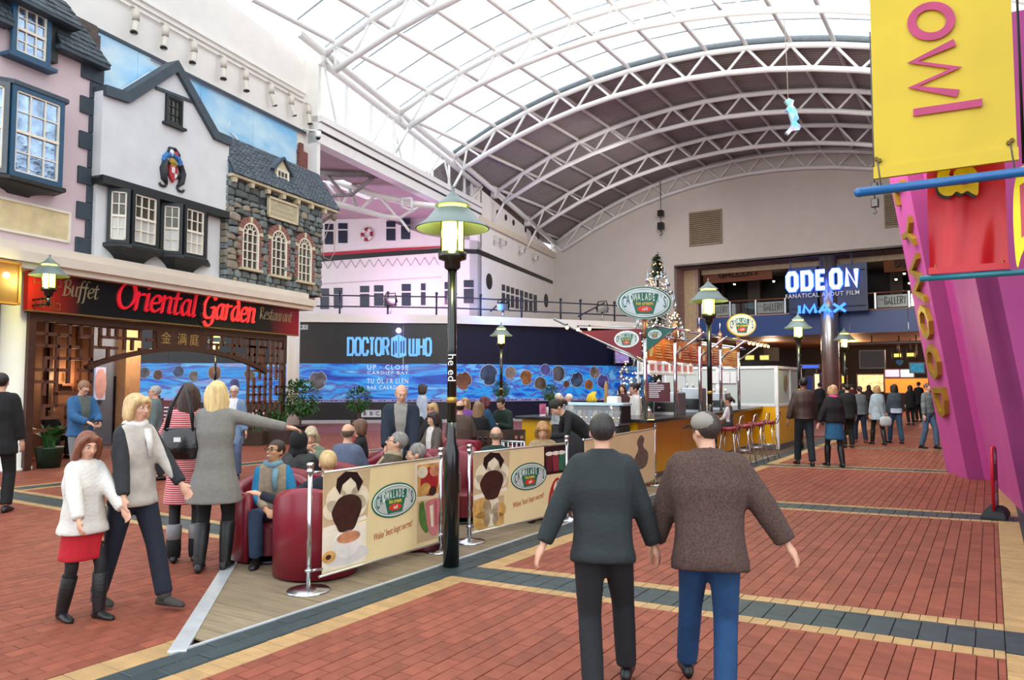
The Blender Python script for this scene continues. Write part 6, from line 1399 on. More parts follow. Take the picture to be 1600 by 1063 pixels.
# ice cream display
fr_ = thing('ice_cream_display', 'long glass topped ice cream display cabinet with a row of flavour cards', 'display cabinet', (-5.6, VF-.4, 0), MV)
u0, u1, v0 = -6.25, -5.0, VF-.62
B().bbox(u0, u1, v0, VF-.14, .06, .98, .03).build('body', mat('cabinet dark steel', '#3b3d40', .35, .6), fr_); B().box(u0, u1, v0-.02, VF-.14, .98, 1.02).build('sill', brushed, fr_)
B().add([(u0, v0, 1.02), (u1, v0, 1.02), (u1, v0+.14, 1.31), (u0, v0+.14, 1.31), (u0, v0+.008, 1.02), (u1, v0+.008, 1.02), (u1, v0+.148, 1.31), (u0, v0+.148, 1.31)], [(0, 1, 2, 3), (7, 6, 5, 4), (0, 4, 5, 1), (3, 2, 6, 7)]).build('front_glass', clearg, fr_)
B().bbox(u0-.02, u1+.02, v0+.12, VF-.12, 1.30, 1.345, .015).build('top_shelf', mat('pale glass top', '#b9d2de', .15, .2), fr_)
for u_ in (u0, u1-.03): B().prism([(u_, 1.02), (u_+.03, 1.02), (u_+.03, 1.31), (u_, 1.31)], v0+.1, VF-.14).build('end_cheek', black, fr_)
for i in range(12):
    a_ = u0+.06+i*.097; b_ = B(); b_.add([(a_, v0+.06, 1.05), (a_+.075, v0+.06, 1.05), (a_+.075, v0+.13, 1.22), (a_, v0+.13, 1.22), (a_, v0+.066, 1.05), (a_+.075, v0+.066, 1.05), (a_+.075, v0+.136, 1.22), (a_, v0+.136, 1.22)], [(0, 1, 2, 3), (7, 6, 5, 4), (0, 4, 5, 1), (1, 5, 6, 2), (2, 6, 7, 3), (3, 7, 4, 0)]); b_.build('flavour_card', mat('card slate print %d' % (i % 3), ('#56606a', '#8a8478', '#6a4a44')[i % 3], .4, var=.4, scale=14), fr_)
B().box(u0+.05, u1-.05, v0+.15, VF-.2, 1.03, 1.1).build('ice_cream_tubs', mat('assorted ice cream', '#d8b890', .5, var=.5, scale=7), fr_)
l = bpy.data.lights.new('cabinet_light', 'AREA'); l.energy = 9; l.color = (1, .85, .6); l.size = 1.1; l.shape = 'RECTANGLE'; l.size_y = .06; o = bpy.data.objects.new('cabinet_light', l); COL.objects.link(o); o.matrix_world = MV @ Matrix.Translation(((u0+u1)/2, v0+.25, 1.29))
# end partition
pt_ = thing('kiosk_partition', 'white framed frosted glass partition over yellow panels at the kiosk end', 'partition', (-4.6, VP_, 0), MV)
ue = -4.58; zt_ = 2.12
def screen(A, Bq, n):
    A = Vector(A); Bq = Vector(Bq); d = (Bq-A); L = d.length; d.normalize(); M = Matrix.Translation((A.x, A.y, 0)) @ Matrix.Rotation(math.atan2(d.y, d.x), 4, 'Z')
    def bx(x0, x1, y0, y1, z0, z1, nm, m):
        mb = B().box(x0, x1, y0, y1, z0, z1); mb.v = [tuple(M @ Vector(p)) for p in mb.v]; mb.build(nm, m, pt_)
    bx(0, L, -.02, .02, .12, 1.08, 'yellow_panel', yw); bx(0, L, -.025, .02, 0, .12, 'kick_plate', kick)
    for i in range(n):
        a_, b_ = L*i/n, L*(i+1)/n; bx(a_+.05, b_-.05, -.006, .006, 1.14, zt_-.07, 'frosted_pane', glassmat('frosted kiosk glass', (.75, .82, .8, 1), .06, .25, .72, (.62, .68, .66, 1)))
        for x in (a_, b_-.06): bx(x, x+.06, -.03, .03, 1.08, zt_, 'frame_post', wfr)
    bx(0, L, -.03, .03, 1.08, 1.14, 'frame_rail', wfr); bx(0, L, -.03, .03, zt_-.07, zt_, 'frame_rail', wfr)
screen((-7.6, VP_), (ue, VP_), 2); screen((ue, VP_), (ue, 22.6), 2)
B().box(ue-.04, ue+.03, VP_-.04, VP_+.03, 0, zt_).build('corner_post', wfr, pt_)
for i, (a_, b_) in enumerate(((1108, 1123), (1125, 1140), (1141, 1150))):
    x0_, x1_ = pV(a_, 590, VP_-.04)[0], pV(b_, 590, VP_-.04)[0]; tag(B().box(x0_, x1_, VP_-.045, VP_-.035, pV(a_, 599, VP_-.04)[1], pV(a_, 581, VP_-.04)[1]).build('paper_notice', mat('paper white', '#d8dadc', .6, var=.06, scale=20), frame=MV, org=(x0_, VP_-.04, 1.7)), ['left', 'middle', 'right'][i]+' of the white paper notices stuck on the frosted kiosk partition', 'notice', 'paper notices on the partition')
q_ = pU(1228, 598, ue+.03)
mbx = B().prism(ellipse(0, 0, .16, .21, 18), -.004, 0); mbx.v = [(ue+.035-y, q_[0]+x, q_[1]+z) for x, y, z in mbx.v]; mbx.build('oval_print', mat('brown oval print', '#8a6a3a', .5, var=.5, scale=8), pt_)
# poles, rails, arms
sf = thing('pole_canopy', 'polished steel pole canopy with slanting arms holding menus over the kiosk', 'canopy', (-5, 12, 0), MV)
PV_ = [11.85, 13.37, 14.88, 16.38, 17.9]; cop_ = mat('copper tube', '#b98460', .35, .5)
PUF = lambda v: -4.9-.022*(v-11.85)
for i, v_ in enumerate(PV_):
    B().tube([(PUF(v_), v_, 1.07), (PUF(v_), v_, 2.45)], .036, 12).build('pole', chrome, sf); B().tube([(PUF(v_), v_, 2.45), (PUF(v_), v_, 2.78)], .045, 10).build('pole_sleeve', cop_, sf)
    B().tube([(PUF(v_), v_, 2.78), (PUF(v_), v_, 3.0)], .012, 6).build('finial', chrome, sf)
    B().tube([(PUF(v_)-.08, v_, 2.15), (PUF(v_)+.57, v_, 2.60)], .022, 8).build('arm', chrome, sf); B().tube([(PUF(v_)+.05, v_, 2.0), (PUF(v_)-.7, v_, 2.3)], .02, 8).build('arm', chrome, sf)
for z_ in (2.50, 2.62): B().tube([(PUF(PV_[0])+(z_-2.5)*2, PV_[0]-.2, z_), (PUF(PV_[-1])+(z_-2.5)*2, PV_[-1]+.6, z_)], .016, 6).build('rail', chrome, sf)
B().tube([(-4.4, PV_[0], 2.585), (-4.4, PV_[-1]+.2, 2.585)], .012, 6).build('rail', chrome, sf)
uA, zA_ = pV(866, 499, 11.85); B().tube([(-4.88, 11.85, 2.02), (uA, 11.85, zA_)], .024, 8).build('arm', chrome, sf)
uB, zB = pV(1004, 512, 11.85); B().tube([(-4.9, 11.85, zB), (uA+.5, 11.85, zA_-.14)], .008, 5).build('wire', chrome, sf)
menm = [mat('menu orange print', '#d8702a', .45, var=.35, scale=4), mat('menu rust print', '#c4502c', .45, var=.35, scale=4), mat('menu red print', '#a8382c', .45, var=.3, scale=4), mat('menu amber print', '#e08a2c', .45, var=.35, scale=4)]
flagR = mat('maroon flag', '#7e1a26', .5); flagG = mat('teal green flag', '#0f5a50', .5)
z3 = pV(1004, 563, 11.85)[1]
f_ = thing('pennant_flag', 'maroon triangular cafe flag on the left side of the kiosk frame', 'flag', (-5.4, 11.82, 2.3), MV)
B().prism([(-4.95, z3+.03), (-4.95, zB-.02), pV(908, 518, 11.85)], 11.82, 11.83).build('cloth', flagR, f_); c_ = pV(979, 530, 11.82); logo(f_, c_[0], c_[1], .46, .29, 11.82, rim=lgW)
f_ = thing('pennant_flag', 'dark green triangular cafe flag right of the first kiosk pole', 'flag', (-4.6, 11.82, 2.4), MV)
B().prism([(-4.86, 2.22), (-4.36, 2.575), (-4.86, 2.6)], 11.82, 11.83).build('cloth', flagG, f_); logo(f_, -4.71, 2.485, .24, .15, 11.82, rim=lgW)
for i in range(4):
    v0, v1 = PV_[i]+.08, PV_[i+1]-.08; m_ = thing('menu_banner', ['orange', 'rust red', 'dark red', 'amber'][i]+' printed menu banner hung between kiosk poles, '+['first from the left', 'second from the left', 'third from the left', 'last on the right'][i], 'menu', (-4.9, v0, 2.05), MV)
    B().prismz([(PUF(v0)-.015, v0), (PUF(v0), v0), (PUF(v1), v1), (PUF(v1)-.015, v1)], 2.06, 2.46).build('sheet', menm[i], m_)
    for j in range(2):
        rows = B()
        for k in range(6): rows.box(PUF(v0+.38)-.002, PUF(v0+.38)+.012, v0+.38+j*.5, v0+.38+j*.5+random.uniform(.2, .42), 2.12+k*.05, 2.135+k*.05)
        tag(rows.build('menu_lines', mat('menu cream ink', '#e8cf9a', .5), m_), kind='stuff')
    B().add([(PUF(v0)+.004, v0+.17+.11*math.cos(a_*.524), 2.25+.13*math.sin(a_*.524)) for a_ in range(12)], [tuple(range(12))]).build('picture', mat('menu picture', '#e6c890', .5, var=.6, scale=9), m_)
bulbm = mat('warm fairy bulb lit', '#ffc890', .4, emit=8, ecol=(1, .38, .14, 1))
k_ = 0
for (u_, v_, z_) in [(*pV(x, y, 11.7)[:1], 11.7, pV(x, y, 11.7)[1]) for x, y in ((886, 512), (903, 515), (921, 514))]+[(-4.4, PV_[3]+.15+i*.33, 2.54) for i in range(6)]:
    t = thing('string_bulb', ['first', 'second', 'third', 'fourth', 'fifth', 'sixth', 'seventh', 'eighth', 'last'][k_]+' glowing bulb from the left on the kiosk light string', 'bulb', (u_, v_, z_), MV, group='glowing bulbs on the kiosk frame'); k_ += 1
    B().ell((u_, v_, z_), .032, nu=8, nv=6).build('glass', bulbm, t); B().lathe([(.015, z_+.03), (.015, z_+.07)], 6, (u_, v_)).build('cap', black, t)
def oval_sign(px, py, D, w, h, label, rim, back, zpole):
    P = at(px, py, D); t = thing('oval_sign', label, 'sign', (P.x, P.y, P.z), rot=0)
    B().prism(ellipse(0, 0, w/2*1.03, h/2*1.04, 40), 0, .07).build('body', mat('sign edge '+label[:6], '#b8c4c4' if rim is lgG else '#b59a2c', .4), t); logo(t, 0, 0, w, h, 0, rim=rim, back=back)
    B().tube([(0, .05, -h/2+.02), (0, .05, zpole-P.z)], .04, 10).build('stem', cop_, t)
oval_sign(1007, 473, 12.55, .90, .54, 'large pale oval cafe sign on the first kiosk pole', lgG, mat('sign pale blue', '#c9d8dc', .35), 2.79)
oval_sign(1159, 508, 17.55, .66, .52, 'smaller oval cafe sign with yellow rim on the last kiosk pole', mat('sign rim yellow', '#c8b42c', .4), mat('sign cream', '#d4d4c0', .35), 2.79)
# things inside the kiosk
sh = thing('back_shelf', 'white kiosk shelf unit carrying boxes and cups', 'shelf', (-6.2, 16, 0), MV)
B().box(-6.45, -6.05, 14.9, 17.9, 0, 1.0).build('cabinet', mat('cabinet white', '#b8b4ae', .5), sh); B().box(-6.4, -6.05, 14.9, 17.9, 1.86, 1.9).build('board', wfr, sh)
for v_ in (14.95, 16.4, 17.85): B().box(-6.36, -6.32, v_-.02, v_+.02, 1.0, 2.2).build('upright', brushed, sh)
for i in range(7):
    v_ = 15.0+i*.41; m_ = mat('box print %d' % (i % 3), ('#e4e0dc', '#d8c4c0', '#cfd4d0')[i % 3], .5, var=.25, scale=9)
    t = thing('cup_box', ['first', 'second', 'third', 'fourth', 'fifth', 'sixth', 'last'][i]+' carton from the left on the kiosk shelf, '+['white', 'pinkish', 'pale grey'][i % 3], 'carton', (-6.2, v_, 1.9), MV, group='cartons on the kiosk shelf'); B().bbox(-6.35, -6.1, v_, v_+.3, 1.9, 2.12+.05*(i % 2), .01).build('body', m_, t); B().box(-6.1, -6.095, v_+.05, v_+.25, 1.95, 2.08).build('label', mat('carton label', '#c86a6a', .5, var=.6, scale=8), t)
mb_ = thing('menu_board', 'maroon menu board with white lines inside the kiosk', 'menu board', (-6.4, 12.4, 1.1), MV); u0 = pV(1010, 600, 12.6)[0]; u1 = pV(1046, 600, 12.6)[0]
B().box(u0, u1, 12.6, 12.63, pV(1020, 628, 12.6)[1], pV(1020, 598, 12.6)[1]).build('panel', mat('menu maroon', '#5a1a2a', .5), mb_); rows = B()
for k in range(8): rows.box(u0+.05, u0+.05+random.uniform(.15, .3), 12.595, 12.6, 1.66-k*.035, 1.672-k*.035)
tag(rows.build('menu_lines', mat('white print', '#e6ebf2'), mb_), kind='stuff')
def machine(u, v, w, d, h, label, nm):
    t = thing(nm, label, 'machine', (u, v, 1.075), MV); B().bbox(u-w/2, u+w/2, v-d/2, v+d/2, 1.075, 1.075+h, .02).build('body', brushed, t); B().bbox(u-w/2+.03, u+w/2-.03, v-d/2-.02, v-d/2+.02, 1.12, 1.075+h*.55, .01).build('front_recess', blackgloss, t)
    for i in range(3): B().lathe([(.02, 1.075+h), (.03, 1.075+h+.09), (.028, 1.075+h+.09)], 10, (u-w/3+i*w/3, v)).build('cup', cupw, t)
    B().tube([(u-w*.2, v-d/2-.02, 1.2), (u-w*.2, v-d/2-.1, 1.2)], .018, 6).build('spout', chrome, t)
machine(-5.25, 13.9, .5, .45, .42, 'steel coffee machine with cups on top behind the second kiosk pole', 'coffee_machine'); machine(-5.25, 15.3, .42, .4, .5, 'tall steel drinks machine behind the third kiosk pole', 'drinks_machine'); machine(-5.25, 17.1, .4, .4, .38, 'black and steel till on the counter near the partition', 'till')
ba = thing('banana_bunch', 'bunch of bananas standing on the display cabinet', 'fruit', (*pV(925, 620, VF-.2)[:1], VF-.2, 1.345), MV); ub_ = pV(927, 620, VF-.2)[0]
for i in range(4): a_ = -.5+i*.33; B().tube([(ub_+.02*i, VF-.2, 1.52), (ub_+a_*.1, VF-.27, 1.46), (ub_+a_*.16, VF-.27, 1.38), (ub_+a_*.12, VF-.22, 1.35)], [.01, .02, .022, .008], 6).build('banana', mat('banana yellow', '#e8c020', .5), ba)
cs2 = thing('cone_stack', 'stack of wafer cones and napkins standing on the display cabinet', 'cones', (*pV(947, 620, VF-.2)[:1], VF-.2, 1.345), MV); uc_ = pV(947, 620, VF-.2)[0]
B().lathe([(.035, 1.345), (.03, 1.62), (.01, 1.7)], 10, (uc_, VF-.2)).build('cone_stack', mat('wafer', '#b98a50', .7), cs2); B().bbox(uc_+.05, uc_+.25, VF-.3, VF-.12, 1.345, 1.45, .02).build('napkin_box', cupw, cs2)
# bar stools
def stool(u, v, label):
    t = thing('bar_stool', label, 'stool', (u, v, 0), MV, rot=0, group='maroon bar stools at the kiosk')
    B().lathe([(.17, .755), (.185, .77), (.185, .80), (.16, .83), (.001, .835)], 20).build('seat', leath, t)
    for sx_, sy_ in ((1, 1), (1, -1), (-1, 1), (-1, -1)): B().tube([(.1*sx_, .1*sy_, .76), (.15*sx_, .15*sy_, .4), (.2*sx_, .2*sy_, 0)], .013, 6).build('leg', chrome, t)
    B().tube([(.165*math.cos(i*.4), .165*math.sin(i*.4), .3) for i in range(16)], .01, 6, closed=True).build('foot_ring', chrome, t)
    B().tube([(.17, -.14, .76), (.24, -.15, .9), (.26, -.12, 1.02), (.27, 0, 1.04), (.26, .12, 1.02), (.24, .15, .9), (.17, .14, .76)], .013, 6).build('back_rail', chrome, t)
stool(-4.28, 14.5, 'bar stool nearest along the kiosk counter'); stool(-4.28, 15.5, 'second bar stool along the kiosk counter'); stool(-4.26, 16.4, 'third bar stool along the kiosk counter'); stool(-4.24, 17.3, 'bar stool furthest along, next to the frosted partition')
# ================================================================== CHRISTMAS TREE
TD = 27.0; tp = at(1026, 395, TD); TR_H = tp.z; rt = random.Random(3)
xt = thing('christmas_tree', 'tall christmas tree with warm lights and silver baubles behind the kiosk', 'christmas tree', (tp.x, tp.y, 0), rot=0)
B().lathe([(.12, 0), (.05, TR_H*.9)], 10).build('trunk', mat('tree bark', '#3a2c22', .9), xt)
nd = B(); TRr = 1.9
for k in range(520):
    z_ = .5+(TR_H-.55)*(1-rt.random()**.62) if k > 60 else TR_H-.2-k*.012; a_ = rt.uniform(0, 6.283); R = max(.06, TRr*(1-z_/TR_H)**.92+.02); L_ = R*rt.uniform(.55, 1.05)
    c, s_ = math.cos(a_), math.sin(a_); n_ = max(3, int(L_*7))
    for j in range(n_):
        f = (j+.5)/n_; x, y, zz = c*L_*f, s_*L_*f, z_-.22*L_*f*f+.06
        for sgn in (-1, 1):
            l_ = rt.uniform(.14, .26)*(1-.3*f); ang = a_+sgn*rt.uniform(.5, 1.1); w_ = .035
            ex, ey = math.cos(ang)*l_, math.sin(ang)*l_; nd.add([(x-s_*w_, y+c*w_, zz), (x+s_*w_, y-c*w_, zz+.02), (x+ex, y+ey, zz-rt.uniform(-.02, .1))], [(0, 1, 2)])
tag(nd.build('needles', mat('fir green', '#1f3a24', .7, var=.3, scale=3, island=.4), xt), kind='stuff')
lt = B()
for k in range(420):
    z_ = .6+(TR_H-.7)*(1-rt.random()**.6); a_ = rt.uniform(0, 6.283); R = TRr*(1-z_/TR_H)**.92*rt.uniform(.8, 1.0)+.03; lt.ell((R*math.cos(a_), R*math.sin(a_), z_-.1), .020, nu=5, nv=4)
tag(lt.build('fairy_lights', mat('warm fairy light lit', '#ffcf90', .4, emit=9, ecol=(1, .55, .2, 1)), xt), kind='stuff')
silv = mat('silver bauble', '#c4ccd4', .15, .9); bme_ = B().ell((0, 0, 0), .075, nu=10, nv=7).lathe([(.018, .07), (.018, .1)], 6).mesh('bauble', silv)
for k in range(110):
    z_ = .9+(TR_H-1.2)*(1-rt.random()**.65); a_ = rt.uniform(math.pi*.95, math.pi*2.05); R = TRr*(1-z_/TR_H)**.92*1.0+.05
    o = link(bme_, 'bauble'); o.location = (tp.x+R*math.cos(a_), tp.y+R*math.sin(a_), z_-.16); s_ = rt.choice((.7, 1, 1, 1.3)); o.scale = (s_, s_, s_); tag(o, 'silver bauble hanging on the christmas tree', 'bauble', 'silver baubles on the christmas tree')
rb = B()
for k in range(26):
    z_ = 1.2+(TR_H-1.6)*rt.random(); a_ = rt.uniform(math.pi, 2*math.pi); R = TRr*(1-z_/TR_H)**.92+.06
    rb.tube([(R*math.cos(a_), R*math.sin(a_), z_+.1), (R*1.03*math.cos(a_+.05), R*1.03*math.sin(a_+.05), z_-.1), ((R+.06)*math.cos(a_+.02), (R+.06)*math.sin(a_+.02), z_-.3)], .03, 5, flat=.4)
tag(rb.build('silver_ribbons', mat('silver blue ribbon', '#aebcc8', .3, .5), xt), kind='stuff')
# ================================================================== PLANTS
leafm = mat('glossy leaf', '#3c6a34', .45, var=.25, scale=6, island=.45); bark = mat('pale bark', '#6a5438', .8)
def leaf(mb, P, d, L, w, up=Vector((0, 0, 1))):
    d = d.normalized(); s_ = d.cross(up)
    if s_.length < .01: s_ = Vector((1, 0, 0))
    s_.normalize(); m1 = P+d*L*.4+up*(-L*.03); mb.add([P, m1+s_*w/2, P+d*L-up*L*.15, m1-s_*w/2], [(0, 1, 2), (0, 2, 3)])
def topiary(px, py, D, rc, label, n=1150):
    C_ = at(px, py, D); t = thing('potted_tree', label, 'tree', (C_.x, C_.y, 0), rot=0, group='small standard trees in pots along the hoarding'); r_ = random.Random(px); h = C_.z
    B().lathe([(.17, 0), (.24, .42), (.26, .44), (.26, .48), (.22, .48)], 18).build('pot', mat('dark pot', '#2b2826', .5), t)
    tr_ = B(); tr_.tube([(0, 0, .4), (.03, 0, h*.6), (.0, .02, h)], [.035, .028, .02], 8)
    for k in range(5): a_ = k*1.3; tr_.tube([(0.01, 0, h-rc*.9), (rc*.5*math.cos(a_), rc*.5*math.sin(a_), h-.1*rc+.1*k*rc)], [.018, .008], 6)
    tr_.build('trunk', bark, t); lv = B()
    for k in range(n):
        v_ = Vector((r_.gauss(0, 1), r_.gauss(0, 1), r_.gauss(0, 1))).normalized()*rc*r_.uniform(.35, 1)**.6; v_.z *= .85; P = Vector((0, 0, h))+v_
        leaf(lv, P, (v_.normalized()+Vector((r_.uniform(-.7, .7), r_.uniform(-.7, .7), r_.uniform(-.6, .4)))), rc*r_.uniform(.18, .28), rc*.12)
    tag(lv.build('leaves', leafm, t), kind='stuff')
topiary(469, 621, 21.5, .58, 'leafy potted tree beside the slim white column'); topiary(560, 624, 24.5, .46, 'potted tree under the hoarding title, left of the bald standing man'); topiary(783, 608, 26.5, .32, 'round potted tree under the far street lamp'); topiary(860, 614, 25.0, .30, 'round potted tree behind the waitress')
def strap_plant(px, py, label, h, n, pot, w=.09, D=None, fl=None):
    P0 = G(px, py); t = thing('potted_plant', label, 'plant', (P0.x, P0.y, 0), rot=0); r_ = random.Random(px*3+1)
    if pot == 'tub': B().lathe([(.2, 0), (.25, .36), (.26, .38), (.26, .41), (.22, .41)], 18).build('pot', mat('dark green pot', '#14301f', .4), t)
    else: B().bbox(-.5, .5, -.2, .2, 0, .38, .02).build('pot', mat('planter brown', '#3d2a20', .6), t)
    lv = B()
    for k in range(n):
        a_ = r_.uniform(0, 6.283); hh = h*r_.uniform(.55, 1); out = r_.uniform(.1, .42); bx_ = r_.uniform(-.4, .4) if pot != 'tub' else r_.uniform(-.1, .1); c, s_ = math.cos(a_), math.sin(a_); ww = w*r_.uniform(.7, 1.2)
        pts_ = [Vector((bx_+c*out*q*q, s_*out*q*q*.8, .38+hh*(q-.22*q*q*q))) for q in (0, .35, .65, .85, 1)]; sd_ = Vector((-s_, c, 0)); ws = (.012, ww*.8, ww, ww*.6, .004); v_ = []
        for p_, q in zip(pts_, ws): v_ += [p_-sd_*q/2, p_+sd_*q/2]
        lv.add(v_, [(2*i, 2*i+1, 2*i+3, 2*i+2) for i in range(4)], True)
    tag(lv.build('leaves', leafm, t), kind='stuff')
    if fl:
        f_ = B()
        for k in range(26): f_.ell((r_.uniform(-.45, .45), r_.uniform(-.2, .1), .38+h*r_.uniform(.4, .95)), .03, nu=6, nv=4)
        tag(f_.build('flowers', mat('pink white petals', '#e8c8d0', .6, island=.3), t), kind='stuff')
strap_plant(76, 731, 'broad leaved green plant in a dark green tub by the left column', .62, 46, 'tub', .13)
strap_plant(384, 696, 'flowering plant box at the right end of the timber screen', .6, 70, 'box', .07, fl=True)
strap_plant(424, 694, 'dark leafy plant box against the slim white column', .85, 60, 'box', .06)
strap_plant(128, 722, 'low leafy plant behind the woman with the black scarf', .45, 40, 'tub', .08)
# ================================================================== SMALL FURNITURE
def easel(px, py, label, h=1.05, red=False):
    P = G(px, py); t = thing('menu_easel', label, 'menu stand', (P.x, P.y, 0), rot=.25)
    for s_ in (-1, 1): B().bar((s_*.28, 0, 0), (s_*.24, .12, h+.35), .05, .04).build('leg', wood, t); B().bar((s_*.26, .5, 0), (s_*.24, .14, h+.3), .04, .04).build('leg', wood, t)
    B().bar((-.26, .06, h*.35), (.26, .06, h*.35), .05, .05).build('rail', wood, t); f = B(); f.add([(-.25, .03, h*.4), (.25, .03, h*.4), (.23, .10, h+.3), (-.23, .10, h+.3), (-.25, .05, h*.4), (.25, .05, h*.4), (.23, .12, h+.3), (-.23, .12, h+.3)], [(0, 1, 2, 3), (7, 6, 5, 4), (0, 4, 5, 1), (1, 5, 6, 2), (2, 6, 7, 3), (3, 7, 4, 0)]); f.build('board', mat('easel black', '#241a18', .5) if not red else mat('easel maroon', '#5a1420', .5), t)
    rows = B()
    for k in range(9): z_ = h*.5+k*.08; y_ = .025+.07*(z_-h*.4)/(h*.6+.3)*1.0; rows.box(-.19, -.19+random.uniform(.15, .36), y_-.002, y_, z_, z_+.02)
    tag(rows.build('menu_lines', mat('white print', '#e6ebf2'), t), kind='stuff')
easel(226, 716, 'brown wooden menu easel behind the blonde walking woman'); easel(268, 722, 'maroon menu easel with white lines beside the woman in red', 1.0, True)
tmet = mat('table top dark', '#2a2320', .3)
def table(px, D, z_, label, r=.35, sq=True):
    d = ray(px, 600); P = Vector((d.x*D, D, 0)); t = thing('cafe_table', label, 'table', tuple(P), rot=.5)
    (B().bbox(-r, r, -r, r, z_-.035, z_, .015) if sq else B().lathe([(r, z_-.03), (r, z_-.005), (r-.01, z_)], 24)).build('table_top', tmet, t); B().lathe([(.03, .03), (.03, z_-.03)], 12).build('column', chrome, t); B().lathe([(.24, 0), (.24, .012), (.04, .035)], 20).build('base', chrome, t); return P
def menu_holder(P, z_, label):
    t = thing('menu_holder', label, 'menu holder', (P.x, P.y, z_), rot=.4); B().bbox(-.05, .05, -.04, .04, 0, .03, .01).build('foot', cupw, t); B().prism([(-.05, .03), (.05, .03), (.05, .22), (-.05, .22)], -.03, .03).build('card', mat('pink card', '#c86a8a', .5, var=.4, scale=12), t); B().lathe([(.025, 0), (.025, .16)], 8, (.1, .02)).build('bottle', cupw, t)
P = table(740, 13.0, .76, 'dark square cafe table with a pink menu holder behind the barrier lamp'); menu_holder(P+Vector((0, -.1, 0)), .76, 'pink menu holder on the square table near the man in dark green')
P = table(600, 8.2, .45, 'low dark round table between the tub chairs', .38, False); table(805, 9.6, .45, 'low dark round table by the balding man in green', .36, False); table(520, 6.9, .45, 'low dark round table beside the smiling woman', .33, False)
Py = at(848, 650, 13.45)
menu_holder(Py, 1.078, 'pink menu holder on the low left end of the yellow kiosk counter')
def slat_chair(px, D, yaw, label, metal=False):
    d = ray(px, 600); t = thing('cafe_chair', label, 'chair', (d.x*D, D, 0), rot=yaw); m_ = brushed if metal else mat('chair brown', '#3a2418', .45)
    B().bbox(-.2, .2, -.2, .2, .43, .46, .02).build('seat', m_, t)
    for sx_ in (-1, 1):
        B().tube([(.18*sx_, -.18, .44), (.2*sx_, -.22, 0)], .016, 6).build('leg', m_, t); B().tube([(.18*sx_, .18, .86), (.18*sx_, .17, .44), (.2*sx_, .24, 0)], .016, 6).build('leg', m_, t)
    if metal:
        for i in range(5): B().tube([(-.14+i*.07, .17, .46), (-.14+i*.07, .2, .84)], .012, 6).build('back_bar', m_, t)
        B().tube([(-.18, .18, .85), (.18, .18, .85)], .018, 6).build('top_rail', m_, t)
    else:
        f = B(); f.box(-.2, .2, .18, .2, .5, .58); f.box(-.2, .2, .18, .2, .80, .9)
        for i in range(5): f.box(-.2+i*.09, -.16+i*.09, .18, .2, .58, .80)
        for j in (.64, .72): f.box(-.2, .2, .18, .2, j, j+.03)
        f.build('backrest', m_, t)
slat_chair(806, 12.2, .2, 'brown cafe chair with a pierced back facing away, near the yellow counter'); slat_chair(812, 10.6, 2.6, 'silver metal chair with bar back behind the second banner', True); slat_chair(757, 12.0, -.3, 'brown cafe chair under the woman with long light hair')
# free standing red sign with rubber base
Ps = G(1556, 808); t = thing('floor_sign', 'narrow red framed floor sign on a black rubber base by the purple wall', 'sign', tuple(Ps), rot=R_(52)); redp = mat('red powder coat', '#c41424', .35)
B().rings([[(-.3*k, -.13*q, z_) , (.3*k, -.13*q, z_), (.3*k, .13*q, z_), (-.3*k, .13*q, z_)] for k, q, z_ in ((1, 1, 0), (1, 1, .03), (.8, .8, .09), (.45, .5, .13))], smooth=False).build('rubber_base', mat('black rubber', '#1b1d20', .7), t)
B().tube([(-.2, 0, .1), (-.2, 0, .78), (-.17, 0, .84), (-.1, 0, .86), (.1, 0, .86), (.17, 0, .84), (.2, 0, .78), (.2, 0, .1)], .018, 8).build('frame', redp, t)
B().box(-.18, .18, -.008, .008, .13, .83).build('panel', mat('sign print grey', '#a8a4a0', .4, var=.6, scale=6), t)
for z_, h_, c_ in ((.70, .08, '#d8d8d8'), (.2, .09, '#d8d8d8'), (.45, .2, '#4a3c3a')): B().box(-.15, .15, -.012, .012, z_, z_+h_).build('print', mat('sign block '+c_, c_, .5, var=.3, scale=12), t)
